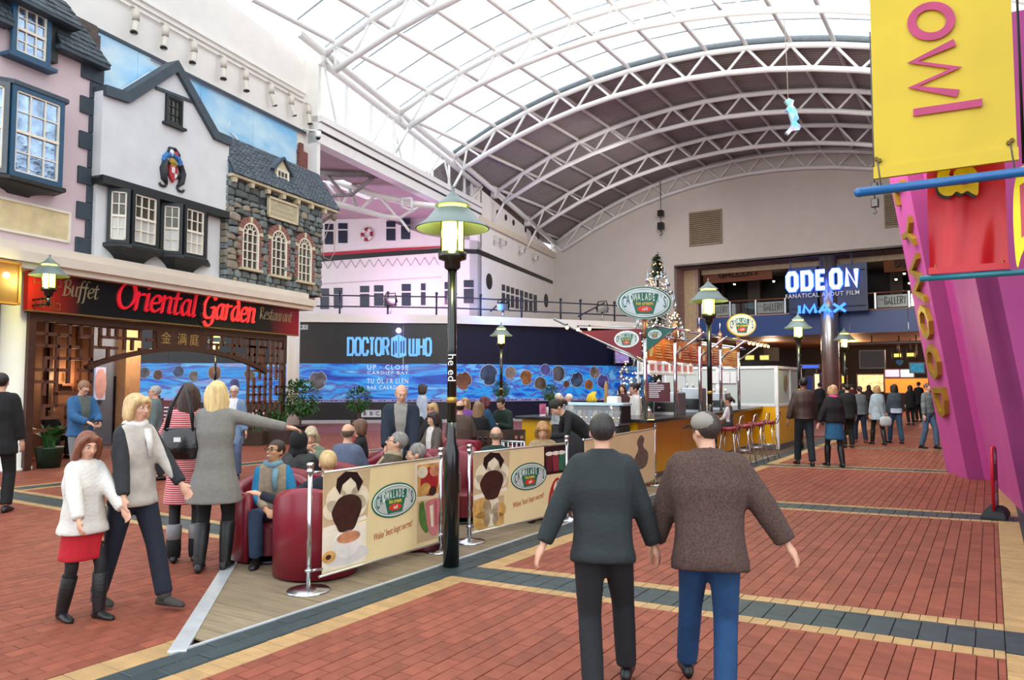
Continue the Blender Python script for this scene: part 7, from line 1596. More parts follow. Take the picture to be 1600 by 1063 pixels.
# ================================================================== PEOPLE
JOBS = []
def job(name, mb, vox, it, m, parent, label=None, cut=None, zones=None, thick=0.0):
    me = mb.mesh(name, None); o = bpy.data.objects.new(name+'_raw', me); COL.objects.link(o)
    r = o.modifiers.new('r', 'REMESH'); r.mode = 'VOXEL'; r.voxel_size = vox; r.use_smooth_shade = True
    if it: s = o.modifiers.new('s', 'SMOOTH'); s.iterations = it; s.factor = .5
    JOBS.append((o, name, m, parent, label, cut, zones))
def finish_jobs():
    dg = bpy.context.evaluated_depsgraph_get(); out = []
    for o, name, m, parent, label, cut, zones in JOBS: out.append(bpy.data.meshes.new_from_object(o.evaluated_get(dg), depsgraph=dg))
    for (o, name, m, parent, label, cut, zones), me in zip(JOBS, out):
        raw = o.data; bpy.data.objects.remove(o); bpy.data.meshes.remove(raw)
        todo = [(name, m, label, me, None)]
        if cut:
            bm = bmesh.new(); bm.from_mesh(me); bmesh.ops.delete(bm, geom=[f for f in bm.faces if cut(f.calc_center_median())], context='FACES'); bm.to_mesh(me); bm.free()
        if zones:
            for zn, zm, zl, pred in zones:
                bm = bmesh.new(); bm.from_mesh(me); b2_ = bm.copy()
                bmesh.ops.delete(bm, geom=[f for f in bm.faces if pred(f.calc_center_median())], context='FACES')
                bmesh.ops.delete(b2_, geom=[f for f in b2_.faces if not pred(f.calc_center_median())], context='FACES')
                for q_ in (bm, b2_):                        # even out the seam, alike on both sides
                    for _i in range(6):
                        mv = {}
                        for v_ in q_.verts:
                            nb_ = [e_.other_vert(v_).co for e_ in v_.link_edges if len(e_.link_faces) == 1]
                            if len(nb_) == 2: mv[v_] = v_.co*.4+(nb_[0]+nb_[1])*.3
                        for v_, c_ in mv.items(): v_.co = c_
                m2 = bpy.data.meshes.new(zn); b2_.to_mesh(m2); bm.to_mesh(me); bm.free(); b2_.free()
                if len(m2.polygons): todo.append((zn, zm, zl, m2, None))
        for n_, m_, l_, me_, _ in todo:
            me_.name = n_; me_.materials.clear(); me_.materials.append(m_); me_.polygons.foreach_set('use_smooth', [True]*len(me_.polygons)); link(me_, n_, parent, label=l_)
    JOBS.clear()
V = Vector
def ik(a, t, l1, l2, pole):
    d = t-a; L = min(d.length, (l1+l2)*.999); dn = d.normalized(); x = (l1*l1-l2*l2+L*L)/(2*L); h = math.sqrt(max(l1*l1-x*x, 0)); p = pole-dn*pole.dot(dn); p.normalize()
    return a+dn*x+p*h, a+dn*L
def fab(name, c, var=.12, rough=.85, scale=14, bump=.25): return mat('cloth '+name, c, rough, var=var, scale=scale, bump=bump, bscale=45)
skinp = mat('skin fair', '#d3a288', .5, var=.06, scale=9); skint = mat('skin tan', '#c4926f', .5, var=.06, scale=9); skind = mat('skin brown', '#946650', .5, var=.06, scale=9)
HAIR = {}
def hairm(c): return mat('hair '+c, c, .5, var=.3, scale=45, bump=.35, bscale=90, stretch=(1, 1, .10))
eyew = mat('eye white', '#e6e2dc', .3); iris = mat('iris dark', '#2a1f18', .2); lipm = mat('lip rose', '#a8605a', .5); wirem = mat('spectacle frame', '#1c1a1a', .3); toothm = mat('teeth', '#ece6dc', .3)
def ring(c, X, F, a, b, n=14, front=1.0, back=1.0):
    out = []
    for i in range(n):
        t = 2*math.pi*i/n; s_ = math.sin(t); out.append(c+X*(a*math.copysign(abs(math.cos(t))**.85, math.cos(t)))+F*(b*math.copysign(abs(s_)**.9, s_)*(front if s_ > 0 else back)))
    return out
def hand(mb, W, d, nrm, sc, curl=.5, side=1, fist=False):
    """palm, four unequal fingers and a thumb; nrm is where the palm faces"""
    d = d.normalized(); nrm = (nrm-d*nrm.dot(d)).normalized(); x = d.cross(nrm)*side
    M = Matrix((x, d, nrm)).transposed(); mb.ell(W+d*.05*sc, (.044*sc, .057*sc, .024*sc), M, 10, 8)
    for i, (o, L) in enumerate(((-.034, .066), (-.0115, .078), (.0115, .073), (.033, .056))):
        b = W+d*.09*sc+x*o*sc; c = curl*(1.6 if fist else 1); p1 = b+(d+nrm*c*.35+x*o*2.2).normalized()*L*.45*sc; p2 = p1+(d*.8+nrm*c*1.0+x*o*2).normalized()*L*.32*sc; p3 = p2+(d*.45+nrm*c*1.3).normalized()*L*.28*sc
        mb.tube([b-d*.02*sc, b, p1, p2, p3], [.011*sc, .0115*sc, .0108*sc, .010*sc, .008*sc], 6)
    b = W+d*.03*sc-x*.034*sc; mb.tube([b, b-x*.022*sc+d*.03*sc+nrm*.008*sc, b-x*.028*sc+d*.058*sc+nrm*.02*sc], [.012*sc, .0105*sc, .007*sc], 6)
def person(label, P, yaw, H=1.7, sex='m', top=None, topc='grey', legs='trousers', legm=None, shoes=None, boots=False, hair='short', hairc='#3a2a20', skin=None, lean=0, side=0, hd=(0, 0), sit=None, ztop=None,
           LH=None, RH=None, LF=None, RF=None, hem=None, bulk=0.0, flare=0.0, zones=None, glasses=False, face=True, det=1, scarf=None, collar=None, build_=1.0, smile=False, sleeve=True, grp=None, twist=0, seatz=None, stride=0.0):
    s = H/1.75; fem = sex == 'f'; skin = skin or skinp
    t = thing('person', label, 'person', (P[0], P[1], 0), rot=R_(yaw), group=grp)
    vb = (.0105, .014, .022)[det-1] if det <= 3 else .03; vc = vb*1.35
    hz = .93*s
    if sit is not None or ztop is not None:
        hz = (ztop-.80*s*math.cos(R_(lean))-.02) if ztop is not None and seatz is None and sit is None else (sit or seatz)
    lr = R_(lean); sr = R_(side); up = V((math.sin(sr), -math.sin(lr)*math.cos(sr), math.cos(lr)*math.cos(sr))).normalized()
    tw = R_(twist); X = V((math.cos(tw), math.sin(tw), 0)); X = (X-up*X.dot(up)).normalized(); F = up.cross(X)*-1  # forward
    if F.y > 0: F = -F
    hip = V((0, 0, hz)); sp = lambda k: hip+up*(k*s)
    sw = (.158 if fem else .182)*s*build_; hw = (.165 if fem else .155)*s
    seated = ztop is not None or sit is not None
    # legs
    Ls = {}
    for sg, T in ((1, LF), (-1, RF)):
        h_ = hip+V((sg*.085*s, 0, -.0))
        if T is None:
            if seated: T = V((sg*.12*s, -.40*s, min(.08*s, hz-.25))) if hz > .3 else V((sg*.13*s, -.62*s, .08*s))
            else: T = V((sg*.10*s, (-.5*stride if sg > 0 else .5*stride)*s, .08*s))
        else: T = V(T)
        kn, an = ik(h_, T, .44*s, .43*s, V((sg*.12, -1, .25 if seated else 0))); Ls[sg] = (h_, kn, an)
    As = {}
    for sg, T in ((1, LH), (-1, RH)):
        a_ = sp(.492)+X*sg*(sw-.028*s-bulk*.35*s)
        T = V(T) if T is not None else (a_+V((sg*.09*s, -.05*s, -.545*s)) if not seated else hip+V((sg*.14*s, -.30*s, .10*s)))
        el_, wr = ik(a_, T, .285*s, .255*s, V((sg*.75, .65, -.55))); As[sg] = (a_, el_, wr)
    nb = sp(.545); hy, hp_ = R_(hd[0]), R_(hd[1])
    Mh = Matrix.Rotation(hy, 3, 'Z') @ Matrix.Rotation(hp_, 3, 'X') @ Matrix.Rotation(sr*.3, 3, 'Y')       # head: forward is -y
    hc = nb+up*.042*s+V((0, -.012*s, .0)); hs = s*(1.0 if H > 1.45 else 1.12)
    hp = lambda x, y, z: hc+Mh @ V((x*hs, y*hs, z*hs))
    # ---- body, one skin
    b = B(); SK = ((.0, hw*.92, .105), (.09, hw*.86, .10), (.2, .125*(1 if fem else 1.1)*s, .088), (.34, .15*s*build_, .105), (.485, sw*.94, .09), (.55, .11*s, .07), (.575, .056*s, .058))
    b.rings([ring(sp(k), X, F, a_ if k > .1 else a_, d_*s) for k, a_, d_ in SK])
    b.tube([sp(.53), nb+up*.03*s, hp(0, .005, .06)], [.058*s, .052*s, .05*s], 10)
    for sg in (1, -1):
        h_, kn, an = Ls[sg]; b.tube([h_+V((0, 0, .03*s)), h_.lerp(kn, .5), kn, kn.lerp(an, .35), an], [.085*s, .072*s, .054*s, .052*s, .036*s], 10); b.ell(an+V((0, -.045*s, -.05*s)), (.024*s, .075*s, .02*s))
        a_, el_, wr = As[sg]; b.tube([a_, a_.lerp(el_, .5), el_, el_.lerp(wr, .4), wr], [.05*s, .043*s, .037*s, .036*s, .026*s], 8); b.ell(a_, .055*s)
        d_ = (wr-el_).normalized(); hand(b, wr, d_, V((-sg, -.3, 0)) if abs(d_.z) > .6 else V((0, 0, -1)), s, .6, sg)
    HM = Mh @ Matrix.Identity(3)
    for c, r in (((0, .012, .135), (.074, .092, .088)), ((0, -.022, .085), (.062, .068, .075)), ((0, -.035, .035), (.044, .045, .036)), ((0, -.05, .014), (.024, .024, .018)), ((0, -.084, .128), (.045, .016, .014)), ((.03, -.062, .082), (.024, .024, .022)), ((-.03, -.062, .082), (.024, .024, .022))):
        b.ell(hp(*c), tuple(q*hs for q in r), HM, 14, 10)
    b.tube([hp(0, -.088, .118), hp(0, -.104, .092), hp(0, -.112, .078), hp(0, -.092, .070)], [.009*hs, .012*hs, .016*hs, .009*hs], 8)
    for sg in (1, -1): b.ell(hp(sg*.076, .012, .10), (.010*hs, .02*hs, .032*hs), HM, 8, 6)
    b.ell(hp(0, -.083, .045), (.026*hs, .012*hs, .010*hs), HM, 10, 6)
    job('body', b, vb, 2, skin, t)
    # ---- face pieces
    if face:
        for sg in (1, -1):
            B().ell(hp(sg*.030, -.082, .112), (.0125*hs, .010*hs, .0085*hs), HM, 8, 6).build('eye', eyew, t); B().ell(hp(sg*.030, -.0905, .112), (.006*hs, .003*hs, .0065*hs), HM, 8, 6).build('iris', iris, t)
            B().tube([hp(sg*.014, -.097, .133), hp(sg*.03, -.098, .139), hp(sg*.047, -.086, .132)], [.004*hs, .005*hs, .003*hs], 5).build('eyebrow', hairm(hairc), t)
        if smile: B().ell(hp(0, -.0925, .043), (.023*hs, .005*hs, .0075*hs), HM, 10, 6).build('teeth', toothm, t)
        B().tube([hp(-.025, -.088, .047), hp(0, -.0965, .041 if smile else .045), hp(.025, -.088, .047)], [.003*hs, .0055*hs, .003*hs], 6).build('mouth', lipm, t)
    if glasses:
        g = B()
        for sg in (1, -1):
            g.tube([hp(sg*.031+.023*math.cos(i*.628), -.108, .110+.017*math.sin(i*.628)) for i in range(10)], .0028*hs, 5, closed=True); g.tube([hp(sg*.054, -.106, .114), hp(sg*.074, -.04, .114), hp(sg*.08, .01, .11)], .0026*hs, 5)
        g.tube([hp(-.009, -.110, .114), hp(.009, -.110, .114)], .0026*hs, 5); g.build('glasses', wirem, t)
    # ---- hair and hats
    hm_ = hairm(hairc)
    if hair != 'none':
        h = B(); inv = Mh.inverted(); loc = lambda p: (inv @ (p-hc))/hs
        h.ell(hp(0, .018, .142), (.084*hs, .100*hs, .094*hs), HM, 16, 12)
        zl = .165; full = True
        if hair == 'long': h.rings([[hp(a_*math.cos(q), .05+.0*zz+d_*math.sin(q), zz) for q in [2*math.pi*i/12 for i in range(12)]] for zz, a_, d_ in ((.17, .07, .06), (.1, .09, .065), (.02, .098, .06), (-.06, .10, .055), (-.12, .09, .04), (-.15, .06, .02))])
        if hair in ('long', 'bob'):
            lo_ = -.09 if hair == 'long' else .0
            for sg in (1, -1): h.tube([hp(sg*.03, -.07, .2), hp(sg*.07, -.055, .16), hp(sg*.085, -.03, .10), hp(sg*.088, -.01, .03), hp(sg*.08, .0, lo_)], [.02*hs, .026*hs, .03*hs, .03*hs, .018*hs], 8)
        if hair == 'bob': h.rings([[hp(a_*math.cos(q), .035+d_*math.sin(q), zz) for q in [2*math.pi*i/12 for i in range(12)]] for zz, a_, d_ in ((.17, .075, .07), (.1, .095, .075), (.04, .098, .07), (-.01, .085, .055))])
        if hair == 'fringe' or hair == 'bob': h.tube([hp(-.05, -.075, .155), hp(0, -.09, .165), hp(.05, -.075, .155)], .02*hs, 8)
        if hair == 'bun': h.ell(hp(0, .12, .17), (.045*hs, .04*hs, .045*hs), HM)
        if hair == 'pony': h.tube([hp(0, .11, .15), hp(0, .15, .10), hp(0, .14, -.02)], [.03*hs, .034*hs, .012*hs], 8)
        if hair == 'bald': ct = lambda p: (lambda q: q.z > .145 or q.y < -.01)(loc(p))
        elif hair in ('long', 'bob', 'fringe'): ct = lambda p: (lambda q: q.y < -.05 and q.z < .14 and abs(q.x) < .052)(loc(p))
        elif hair == 'hood':
            h.ell(hp(0, .03, .11), (.105*hs, .115*hs, .135*hs), HM, 16, 12); h.tube([hp(-.09, .0, .0), hp(0, .09, -.03), hp(.09, .0, .0)], .06*hs, 8); ct = None
        else: ct = lambda p: (lambda q: (q.y < -.045 and q.z < zl) or (q.z < .10 and q.y < .035) or q.z < .045)(loc(p))
        job('hair' if hair != 'hood' else 'hood', h, vb*1.1, 2, hm_ if hair != 'hood' else fab('hood '+hairc, hairc), t, cut=ct)
    # ---- top garment
    if top is not None:
        c_ = B(); e_ = .018+bulk; q = hem if hem is not None else .0
        rg_ = []
        if q < 0:                                            # below the hips: hang straight (or over the lap)
            for k in (q, q*.5):
                zc = hip+V((0, 0, k*s)) if not seated else hip+up*(k*s*.3); f_ = 1+flare*(k/q)
                lw = max(abs(Ls[1][1].lerp(Ls[1][2], .0).y), 0)
                rg_.append(ring(zc, X, F, (hw+e_*s)*f_, (.125+e_)*s*f_))
        rg_ += [ring(sp(k), X, F, a_+e_*s*(.45 if k > .4 else 1), (d_+e_*(.7 if k > .4 else 1))*s) for k, a_, d_ in SK[:5] if k >= q]
        rg_.append(ring(sp(.55), X, F, .118*s+e_*.5*s, (.075+e_*.5)*s)); rg_.append(ring(sp(.58), X, F, .064*s+.010*s, .064*s+.010*s))
        c_.rings(rg_)
        for sg in (1, -1):
            a_, el_, wr = As[sg]; w2 = el_.lerp(wr, .95 if sleeve else .1); c_.ell(a_-X*sg*.012*s, .060*s+e_*.35*s); c_.tube([a_, a_.lerp(el_, .5), el_, el_.lerp(w2, .5), w2], [.056*s+e_*.4*s, .05*s+e_*.5*s, .045*s+e_*.55*s, .04*s+e_*.5*s, .035*s+e_*.45*s], 9)
        if collar: c_.tube([sp(.56)+X*.075*s*math.cos(i*.6)+F*.07*s*math.sin(i*.6)+up*.01*s for i in range(11)], .026*s, 7, closed=True)
        zz = None
        if zones:
            zz = []
            for zn, zm, zl_, kind in zones:
                if kind == 'front': pr = lambda p: (p-hip).dot(F) > .04*s and abs((p-hip).dot(X)) < (.035+.045*max(0, (p-hip).dot(up)/(.5*s)))*s and (p-hip).dot(up) > -.05*s
                elif kind == 'gilet': pr = lambda p: abs((p-hip).dot(X)) < sw*.84 and (p-hip).dot(up) > .0
                elif kind == 'ahead': pr = lambda p: (p-hip).dot(F) > .0*s and abs((p-hip).dot(X)) < sw*.93
                elif kind == 'hem': pr = lambda p: (p-hip).dot(up) < .10*s and abs((p-hip).dot(X)) < sw*1.05
                elif kind == 'vest': pr = lambda p: abs((p-hip).dot(X)) < sw*.88
                zz.append((zn, zm, zl_, pr))
        job(topc, c_, vc, 4, top, t, zones=zz)
    # ---- legs
    if legs and legm is not None:
        c_ = B()
        if legs in ('trousers', 'leggings'):
            e_ = .016 if legs == 'trousers' else .006
            c_.rings([ring(hip+up*k*s, X, F, a_*s+e_*s, (d_+e_)*s) for k, a_, d_ in ((-.06, .135, .10), (.0, hw/s, .11), (.10, hw/s*.93, .10), (.16, .12, .09))])
            for sg in (1, -1): h_, kn, an = Ls[sg]; c_.tube([h_+V((0, 0, .03*s)), h_.lerp(kn, .5), kn, kn.lerp(an, .45), an.lerp(kn, .03)], [(.088+e_)*s, (.074+e_)*s, (.056+e_*1.2)*s, (.052+e_*1.3)*s, (.038+e_*1.9)*s], 10)
            job(legs, c_, vc, 3, legm, t)
        elif legs == 'skirt':
            c_.rings([ring(hip+V((0, 0, k*s)), X, F, a_*s, d_*s) for k, a_, d_ in ((-.36, .21, .17), (-.2, .19, .155), (-.02, .175, .135), (.12, .14, .11))]); job('skirt', c_, vc, 3, legm, t)
            c2_ = B()
            for sg in (1, -1): h_, kn, an = Ls[sg]; c2_.tube([h_.lerp(kn, .5), kn, kn.lerp(an, .4), an], [.075*s, .058*s, .056*s, .042*s], 9)
            job('tights', c2_, vc, 2, fab('tights black', '#141416', rough=.7), t)
    # ---- shoes
    sm_ = shoes or mat('shoe black leather', '#121214', .4, var=.15)
    for sg in (1, -1):
        h_, kn, an = Ls[sg]; sh = B(); f0 = V((an.x, an.y, an.z-.08*s)); ft = V((sg*.12, -1, 0)).normalized(); sx = V((-ft.y, ft.x, 0))
        r_ = []
        for k, w_, hh in ((-.075, .022, .05), (-.05, .037, .085), (.0, .040, .10), (.06, .043, .075), (.12, .047, .055), (.165, .040, .045), (.19, .02, .03)): c0 = f0+ft*k*s; r_.append([c0+sx*(w_*s*math.cos(q))+V((0, 0, max(0, hh*s*(.5+.5*math.sin(q))))) for q in [2*math.pi*i/10 for i in range(10)]])
        sh.rings(r_)
        if boots: tp_ = an.lerp(kn, .82); sh.tube([f0+V((0, 0, .05*s)), an, an.lerp(kn, .4), tp_, tp_+(kn-an)*.01], [.05*s, .053*s, .064*s, .069*s, .066*s], 12)
        sh.build('boot' if boots else 'shoe', sm_, t)
    if scarf: B().tube([sp(.56)+X*.07*s*math.cos(i*.5236)+F*(.068*s*math.sin(i*.5236)-.0*s)+up*(.012*s*math.sin(i*1.3)) for i in range(12)], .034*s, 8, closed=True).tube([sp(.52)+F*.10*s+X*.03*s, sp(.42)+F*.15*s+X*.02*s, sp(.30)+F*.15*s+X*.03*s], [.035*s, .03*s, .02*s], 7, flat=.6).build('scarf', scarf, t)
    return t, dict(sp=sp, X=X, F=F, As=As, Ls=Ls, hp=hp, s=s)
def stand(px, D): d = ray(px, 600); return (d.x*D, D)
def gp(px, py): P = G(px, py); return (P.x, P.y)
def yawto(px_dir): return px_dir
denim = fab('denim', '#2a3a55', .15); denimd = fab('dark denim', '#161d2c', .15); blk = fab('black', '#111214', .2); blkl = mat('black leather', '#131416', .35, var=.2, scale=8, bump=.1); chr_ = fab('charcoal', '#2b2d30'); gry = fab('grey', '#77777a'); grn = fab('bottle green', '#12302a'); brn = fab('brown', '#4a3a30')
bootm = mat('boot black leather', '#17181b', .45, var=.25, scale=9, bump=.2)
tree_col = None
# -------- foreground walkers
stripe_m = bpy.data.materials.new('red white stripe knit'); stripe_m.use_nodes = True; nt = stripe_m.node_tree; wv = nt.nodes.new('ShaderNodeTexWave'); wv.bands_direction = 'Z'; wv.inputs['Scale'].default_value = 16; tc = nt.nodes.new('ShaderNodeTexCoord'); rp = nt.nodes.new('ShaderNodeValToRGB'); rp.color_ramp.interpolation = 'CONSTANT'; rp.color_ramp.elements[0].color = srgb('#b02838'); rp.color_ramp.elements[1].color = srgb('#dcb8b8'); rp.color_ramp.elements[1].position = .62
nt.links.new(tc.outputs['Object'], wv.inputs[0]); nt.links.new(wv.outputs['Fac'], rp.inputs[0]); nt.links.new(rp.outputs[0], nt.nodes['Principled BSDF'].inputs[0]); nt.nodes['Principled BSDF'].inputs['Roughness'].default_value = .9
tweed = mat('brown tweed', '#54403a', .9, var=.42, scale=95, bump=.5)
person('girl in a white padded jacket, red skirt and tall black boots walking at lower left', gp(125, 968), 62, 1.30, 'f', fab('white quilt', '#d9d6cf', .06, .8, 5, .4), 'padded_jacket', 'skirt', fab('red skirt', '#b01224'), boots=True, shoes=bootm, hair='long', hairc='#7a4630', hem=-.12, bulk=.035, flare=.08, hd=(-10, 12), LH=(.12, -.42, .62), RH=(-.2, -.30, .60), stride=.25)
person('blonde woman in a dark jacket with pale front walking behind the girl', gp(203, 950), 66, 1.585, 'f', fab('dark slate jacket', '#26282d'), 'jacket', 'trousers', denimd, boots=True, shoes=mat('boot grey suede', '#3a3634', .8), hair='bob', hairc='#c9a878', hem=-.10, bulk=.02, hd=(6, 0), zones=[('pale_top', fab('pale knit', '#b9b2aa'), None, 'ahead')], scarf=fab('white fleece', '#d8d4d2'), LH=(.2, -.34, .82), RH=(-.24, -.2, .80), LF=(.08, -.26, .09), RF=(-.08, .24, .09))
t4, k4 = person('woman in a red striped knit dress with black tights, seen from behind', gp(288, 878), 200, 1.665, 'f', stripe_m, 'striped_dress', 'skirt', stripe_m, shoes=blkl, boots=False, hair='long', hairc='#3a261e', hem=-.05, face=False, RH=(-.22, -.1, .84), LH=(.2, -.28, 1.0))
for sg in (1, -1): an = k4['Ls'][sg][2]; B().tube([an+V((0, 0, .12)), an+V((0, 0, .22)), an+V((0, .0, .27))], [.062, .068, .066], 12).build('sock_top', fab('grey rib', '#8a8c90'), t4); B().tube([an+V((0, 0, -.03)), an+V((0, 0, .06)), an+V((0, 0, .14))], [.06, .066, .064], 12).build('ankle_boot', mat('black suede', '#0e0e10', .9), t4)
t5, k5 = person('woman with long blonde hair in a long grey cardigan, arm stretched out, seen from behind', gp(332, 893), 188, 1.685, 'f', fab('grey cardigan', '#7d7b76', .06, .9, 20, .3), 'cardigan', 'leggings', fab('leggings black', '#0f1012'), boots=True, shoes=bootm, hair='long', hairc='#d8bd84', hem=-.30, bulk=.012, flare=.30, face=False, hd=(18, 0), LH=(-.0, -.2, 1.0), RH=(-.62, -.22, 1.24), LF=(.11, .02, .08), RF=(-.09, -.06, .08))
bagP = at(281, 690, 6.62); bg_ = thing('handbag', 'shiny black leather shoulder bag hanging at the back of the woman in red', 'handbag', tuple(bagP), rot=.1)
bb_ = B().rings([[(.17*k*math.cos(q), .06*k2*math.sin(q), z_) for q in [2*math.pi*i/18 for i in range(18)]] for z_, k, k2 in ((-.16, .7, .5), (-.15, .9, .9), (-.05, 1, 1.1), (.08, .9, .8), (.12, .85, .4))]); bb_.build('bag_body', mat('black patent leather', '#0c0c0e', .22, var=.3, scale=6, bump=.3, coat=.4), bg_)
for o_ in (-.03, .03): B().tube([(-.12, o_, .10), (-.09, o_+.02, .3), (-.0, .06, .50), (.08, o_+.02, .3), (.12, o_, .10)], .011, 6).build('strap', blkl, bg_)
B().box(-.03, .03, -.07, -.06, .0, .04).build('clasp', chrome, bg_)
person('man in a black coat cut off by the left edge of the picture', stand(2, 9.7), 200, 1.80, 'm', blk, 'coat', 'trousers', blk, hair='short', hairc='#1f1814', hem=-.2, bulk=.03, flare=.05, face=False)
person('stooping man in a dark green black jacket walking away, nearest the camera', stand(940, 4.0), 172, 1.50, 'm', fab('green black jacket', '#20282a', .2, .8, 6), 'jacket', 'trousers', fab('charcoal trousers', '#191c20'), hair='short', hairc='#2c2a28', hem=-.10, bulk=.03, flare=.02, face=False, lean=8, build_=1.02, LF=(.05, .10, .085), RF=(-.12, -.22, .10), LH=(.36, .08, .70), RH=(-.30, -.14, .70), collar=True)
tb, kb = person('broad person in a brown tweed jacket, pale cap and blue jeans walking away at right', stand(1105, 3.95), 168, 1.51, 'm', tweed, 'tweed_jacket', 'trousers', mat('blue jean cloth', '#17406a', .85, var=.2, scale=12, bump=.2), hair='short', hairc='#3a2f2a', hem=-.14, bulk=.055, flare=.03, collar=True, face=False, hd=(35, 8), lean=10, build_=1.16, LF=(.12, -.28, .10), RF=(-.06, .10, .085), LH=(.30, -.16, .74), RH=(-.47, -.02, .70))
cp = B(); cp.ell(kb['hp'](0, .01, .165), (.092*kb['s'], .108*kb['s'], .07*kb['s']), None, 16, 10); cp.rings([[kb['hp'](-.085, -.05, .16), kb['hp'](0, -.10, .175), kb['hp'](.085, -.05, .16)], [kb['hp'](-.06, -.16, .145), kb['hp'](0, -.185, .15), kb['hp'](.06, -.16, .145)], [kb['hp'](-.06, -.155, .14), kb['hp'](0, -.18, .143), kb['hp'](.06, -.155, .14)], [kb['hp'](-.085, -.05, .15), kb['hp'](0, -.1, .16), kb['hp'](.085, -.05, .15)]], smooth=False); cp.build('flat_cap', mat('cap grey', '#8a857c', .8, var=.1), tb)
# -------- by the restaurant
t9, k9 = person('man with glasses in a blue jacket looking down at something in his hands', stand(128, 11.4), 58, 1.72, 'm', fab('blue fleece', '#2a5a86'), 'jacket', 'trousers', gry, hair='short', hairc='#8a6248', glasses=True, hem=-.05, bulk=.03, hd=(0, 28), zones=[('shirt', fab('grey green shirt', '#5a615a'), None, 'front')], LH=(.08, -.34, 1.08), RH=(-.08, -.36, 1.08), det=2)
ph = thing('wallet', 'small dark wallet held by the man in the blue jacket', 'wallet', (0, 0, 0)); ph.matrix_world = t9.matrix_world @ Matrix.Translation((0, -.44, 1.10)); B().bbox(-.06, .06, -.05, .05, -.01, .015, .006).build('leather', blkl, ph)
person('grey haired man in a grey green jacket passing the restaurant arch', stand(243, 12.8), -62, 1.63, 'm', fab('grey green coat', '#5f6a6a'), 'jacket', 'trousers', chr_, hair='short', hairc='#a8a29c', glasses=True, hem=-.12, bulk=.02, det=2, stride=.3)
person('white haired man with glasses in a pale blue coat, behind the blonde woman', stand(366, 13.2), 10, 1.63, 'm', fab('pale blue coat', '#6f8aa6'), 'coat', 'trousers', fab('blue grey', '#4f6078'), hair='short', hairc='#c4bcb4', glasses=True, hem=-.3, bulk=.015, flare=.05, det=2, zones=[('shirt', fab('white shirt', '#d8dade'), None, 'front')])
person('diner in dark clothes seated behind the left lattice of the restaurant', stand(81, 16.8), 70, 1.65, 'm', blk, 'sweater', 'trousers', blk, hair='short', hairc='#1a1412', skin=skint, ztop=1.18, det=3)
# -------- seated in the cafe
def seat(px, py, D, chair=None, yawc=None, r=.36):
    P = at(px, py, D); return (P.x, P.y), P.z
def sitter(label, px, ytop, D, yaw, **k):
    (x, y), z = seat(px, ytop, D); H = k.pop('H', 1.66); k.setdefault('legs', 'trousers'); k.setdefault('legm', chr_); k.setdefault('det', 2); ch = k.pop('chair', None); cpos = k.pop('cpos', None); cl = k.pop('chair_label', None)
    r = person(label, (x, y), yaw, H, ztop=z, **k)
    if ch: a_ = R_(yaw); tub(cpos or (x, y), a_, cl or ('maroon tub chair under the '+label)[:90], h=ch)
    return r
sitter('smiling woman with glasses, blue top and beige cowl gilet in the front tub chair', 428, 686, 7.25, 14, sex='f', H=1.62, top=fab('bright blue knit', '#1d7aa8'), topc='sweater', legm=denim, hair='short', hairc='#33261f', skin=skint, glasses=True, smile=True, hd=(-38, -14), zones=[('gilet', fab('beige knit', '#9a8a76', .1, .9, 25, .4), None, 'gilet')], scarf=fab('blue grey scarf', '#6f95a8'), LH=(.10, -.30, .52), RH=(-.04, -.30, .50), det=1, chair=.74, chair_label='maroon tub chair with the smiling woman in blue')
sitter('fair short haired man seen from behind, dark sleeve over the chair arm', 512, 703, 6.62, 176, H=1.66, top=fab('navy sweater', '#131a26'), topc='sweater', hair='short', hairc='#c4a676', face=False, LH=(.56, .10, .69), hd=(22, 0), det=1, cpos=stand(497, 6.64), chair=.68, chair_label='nearest maroon tub chair, back towards the barrier post')
sitter('person in a black coat with the hood gathered, back turned beside the smiling woman', 468, 672, 8.25, 165, H=1.7, top=mat('black waxed coat', '#15181c', .5, var=.2, scale=6, bump=.3), topc='coat', hair='hood', hairc='#0e0f12', face=False, bulk=.04, chair=.70, chair_label='maroon tub chair hidden under the black hooded coat')
sitter('grey blonde woman with hands raised to her mouth, pale scarf', 487, 665, 9.1, 8, sex='f', top=fab('grey green knit', '#75806a', .3), topc='cardigan', hair='bob', hairc='#b3a184', hd=(0, 18), scarf=fab('cream scarf', '#d8cdb8'), LH=(.05, -.22, .86), RH=(-.04, -.22, .86), chair=.70, chair_label='maroon tub chair of the woman with the pale scarf')
sitter('bald man in a blue grey jacket turned away, left of the woman with brown hair', 543, 661, 8.9, 155, H=1.72, top=fab('blue grey fleece', '#59647c'), topc='jacket', hair='bald', hairc='#6a5a4c', hd=(25, 0), bulk=.03, face=False, chair=.70, chair_label='maroon tub chair of the bald man in blue grey')
sitter('woman with chin length brown hair and a red top under a dark jacket', 563, 654, 9.9, -80, sex='f', top=fab('black jacket', '#17181b'), topc='jacket', hair='bob', hairc='#6a4a36', zones=[('red_top', fab('red top', '#a01424'), None, 'front')], chair=.70, chair_label='maroon tub chair of the woman with the red top')
sitter('grey haired man with glasses leaning back in an olive brown jacket and scarf', 596, 674, 7.7, -72, H=1.70, top=fab('olive brown jacket', '#443c2c'), topc='jacket', hair='short', hairc='#7d7a76', glasses=True, hd=(-10, -18), lean=-14, scarf=fab('fawn scarf', '#9a8c74'), bulk=.025, det=1, chair=.68, chair_label='maroon tub chair of the man leaning back')
sitter('grey haired man in profile just above the first barrier banner', 652, 692, 7.75, -84, H=1.66, top=fab('dark grey sweater', '#3a3634'), topc='sweater', hair='short', hairc='#807c78', smile=True, det=1, chair=.66, chair_label='maroon tub chair behind the right end of the first banner')
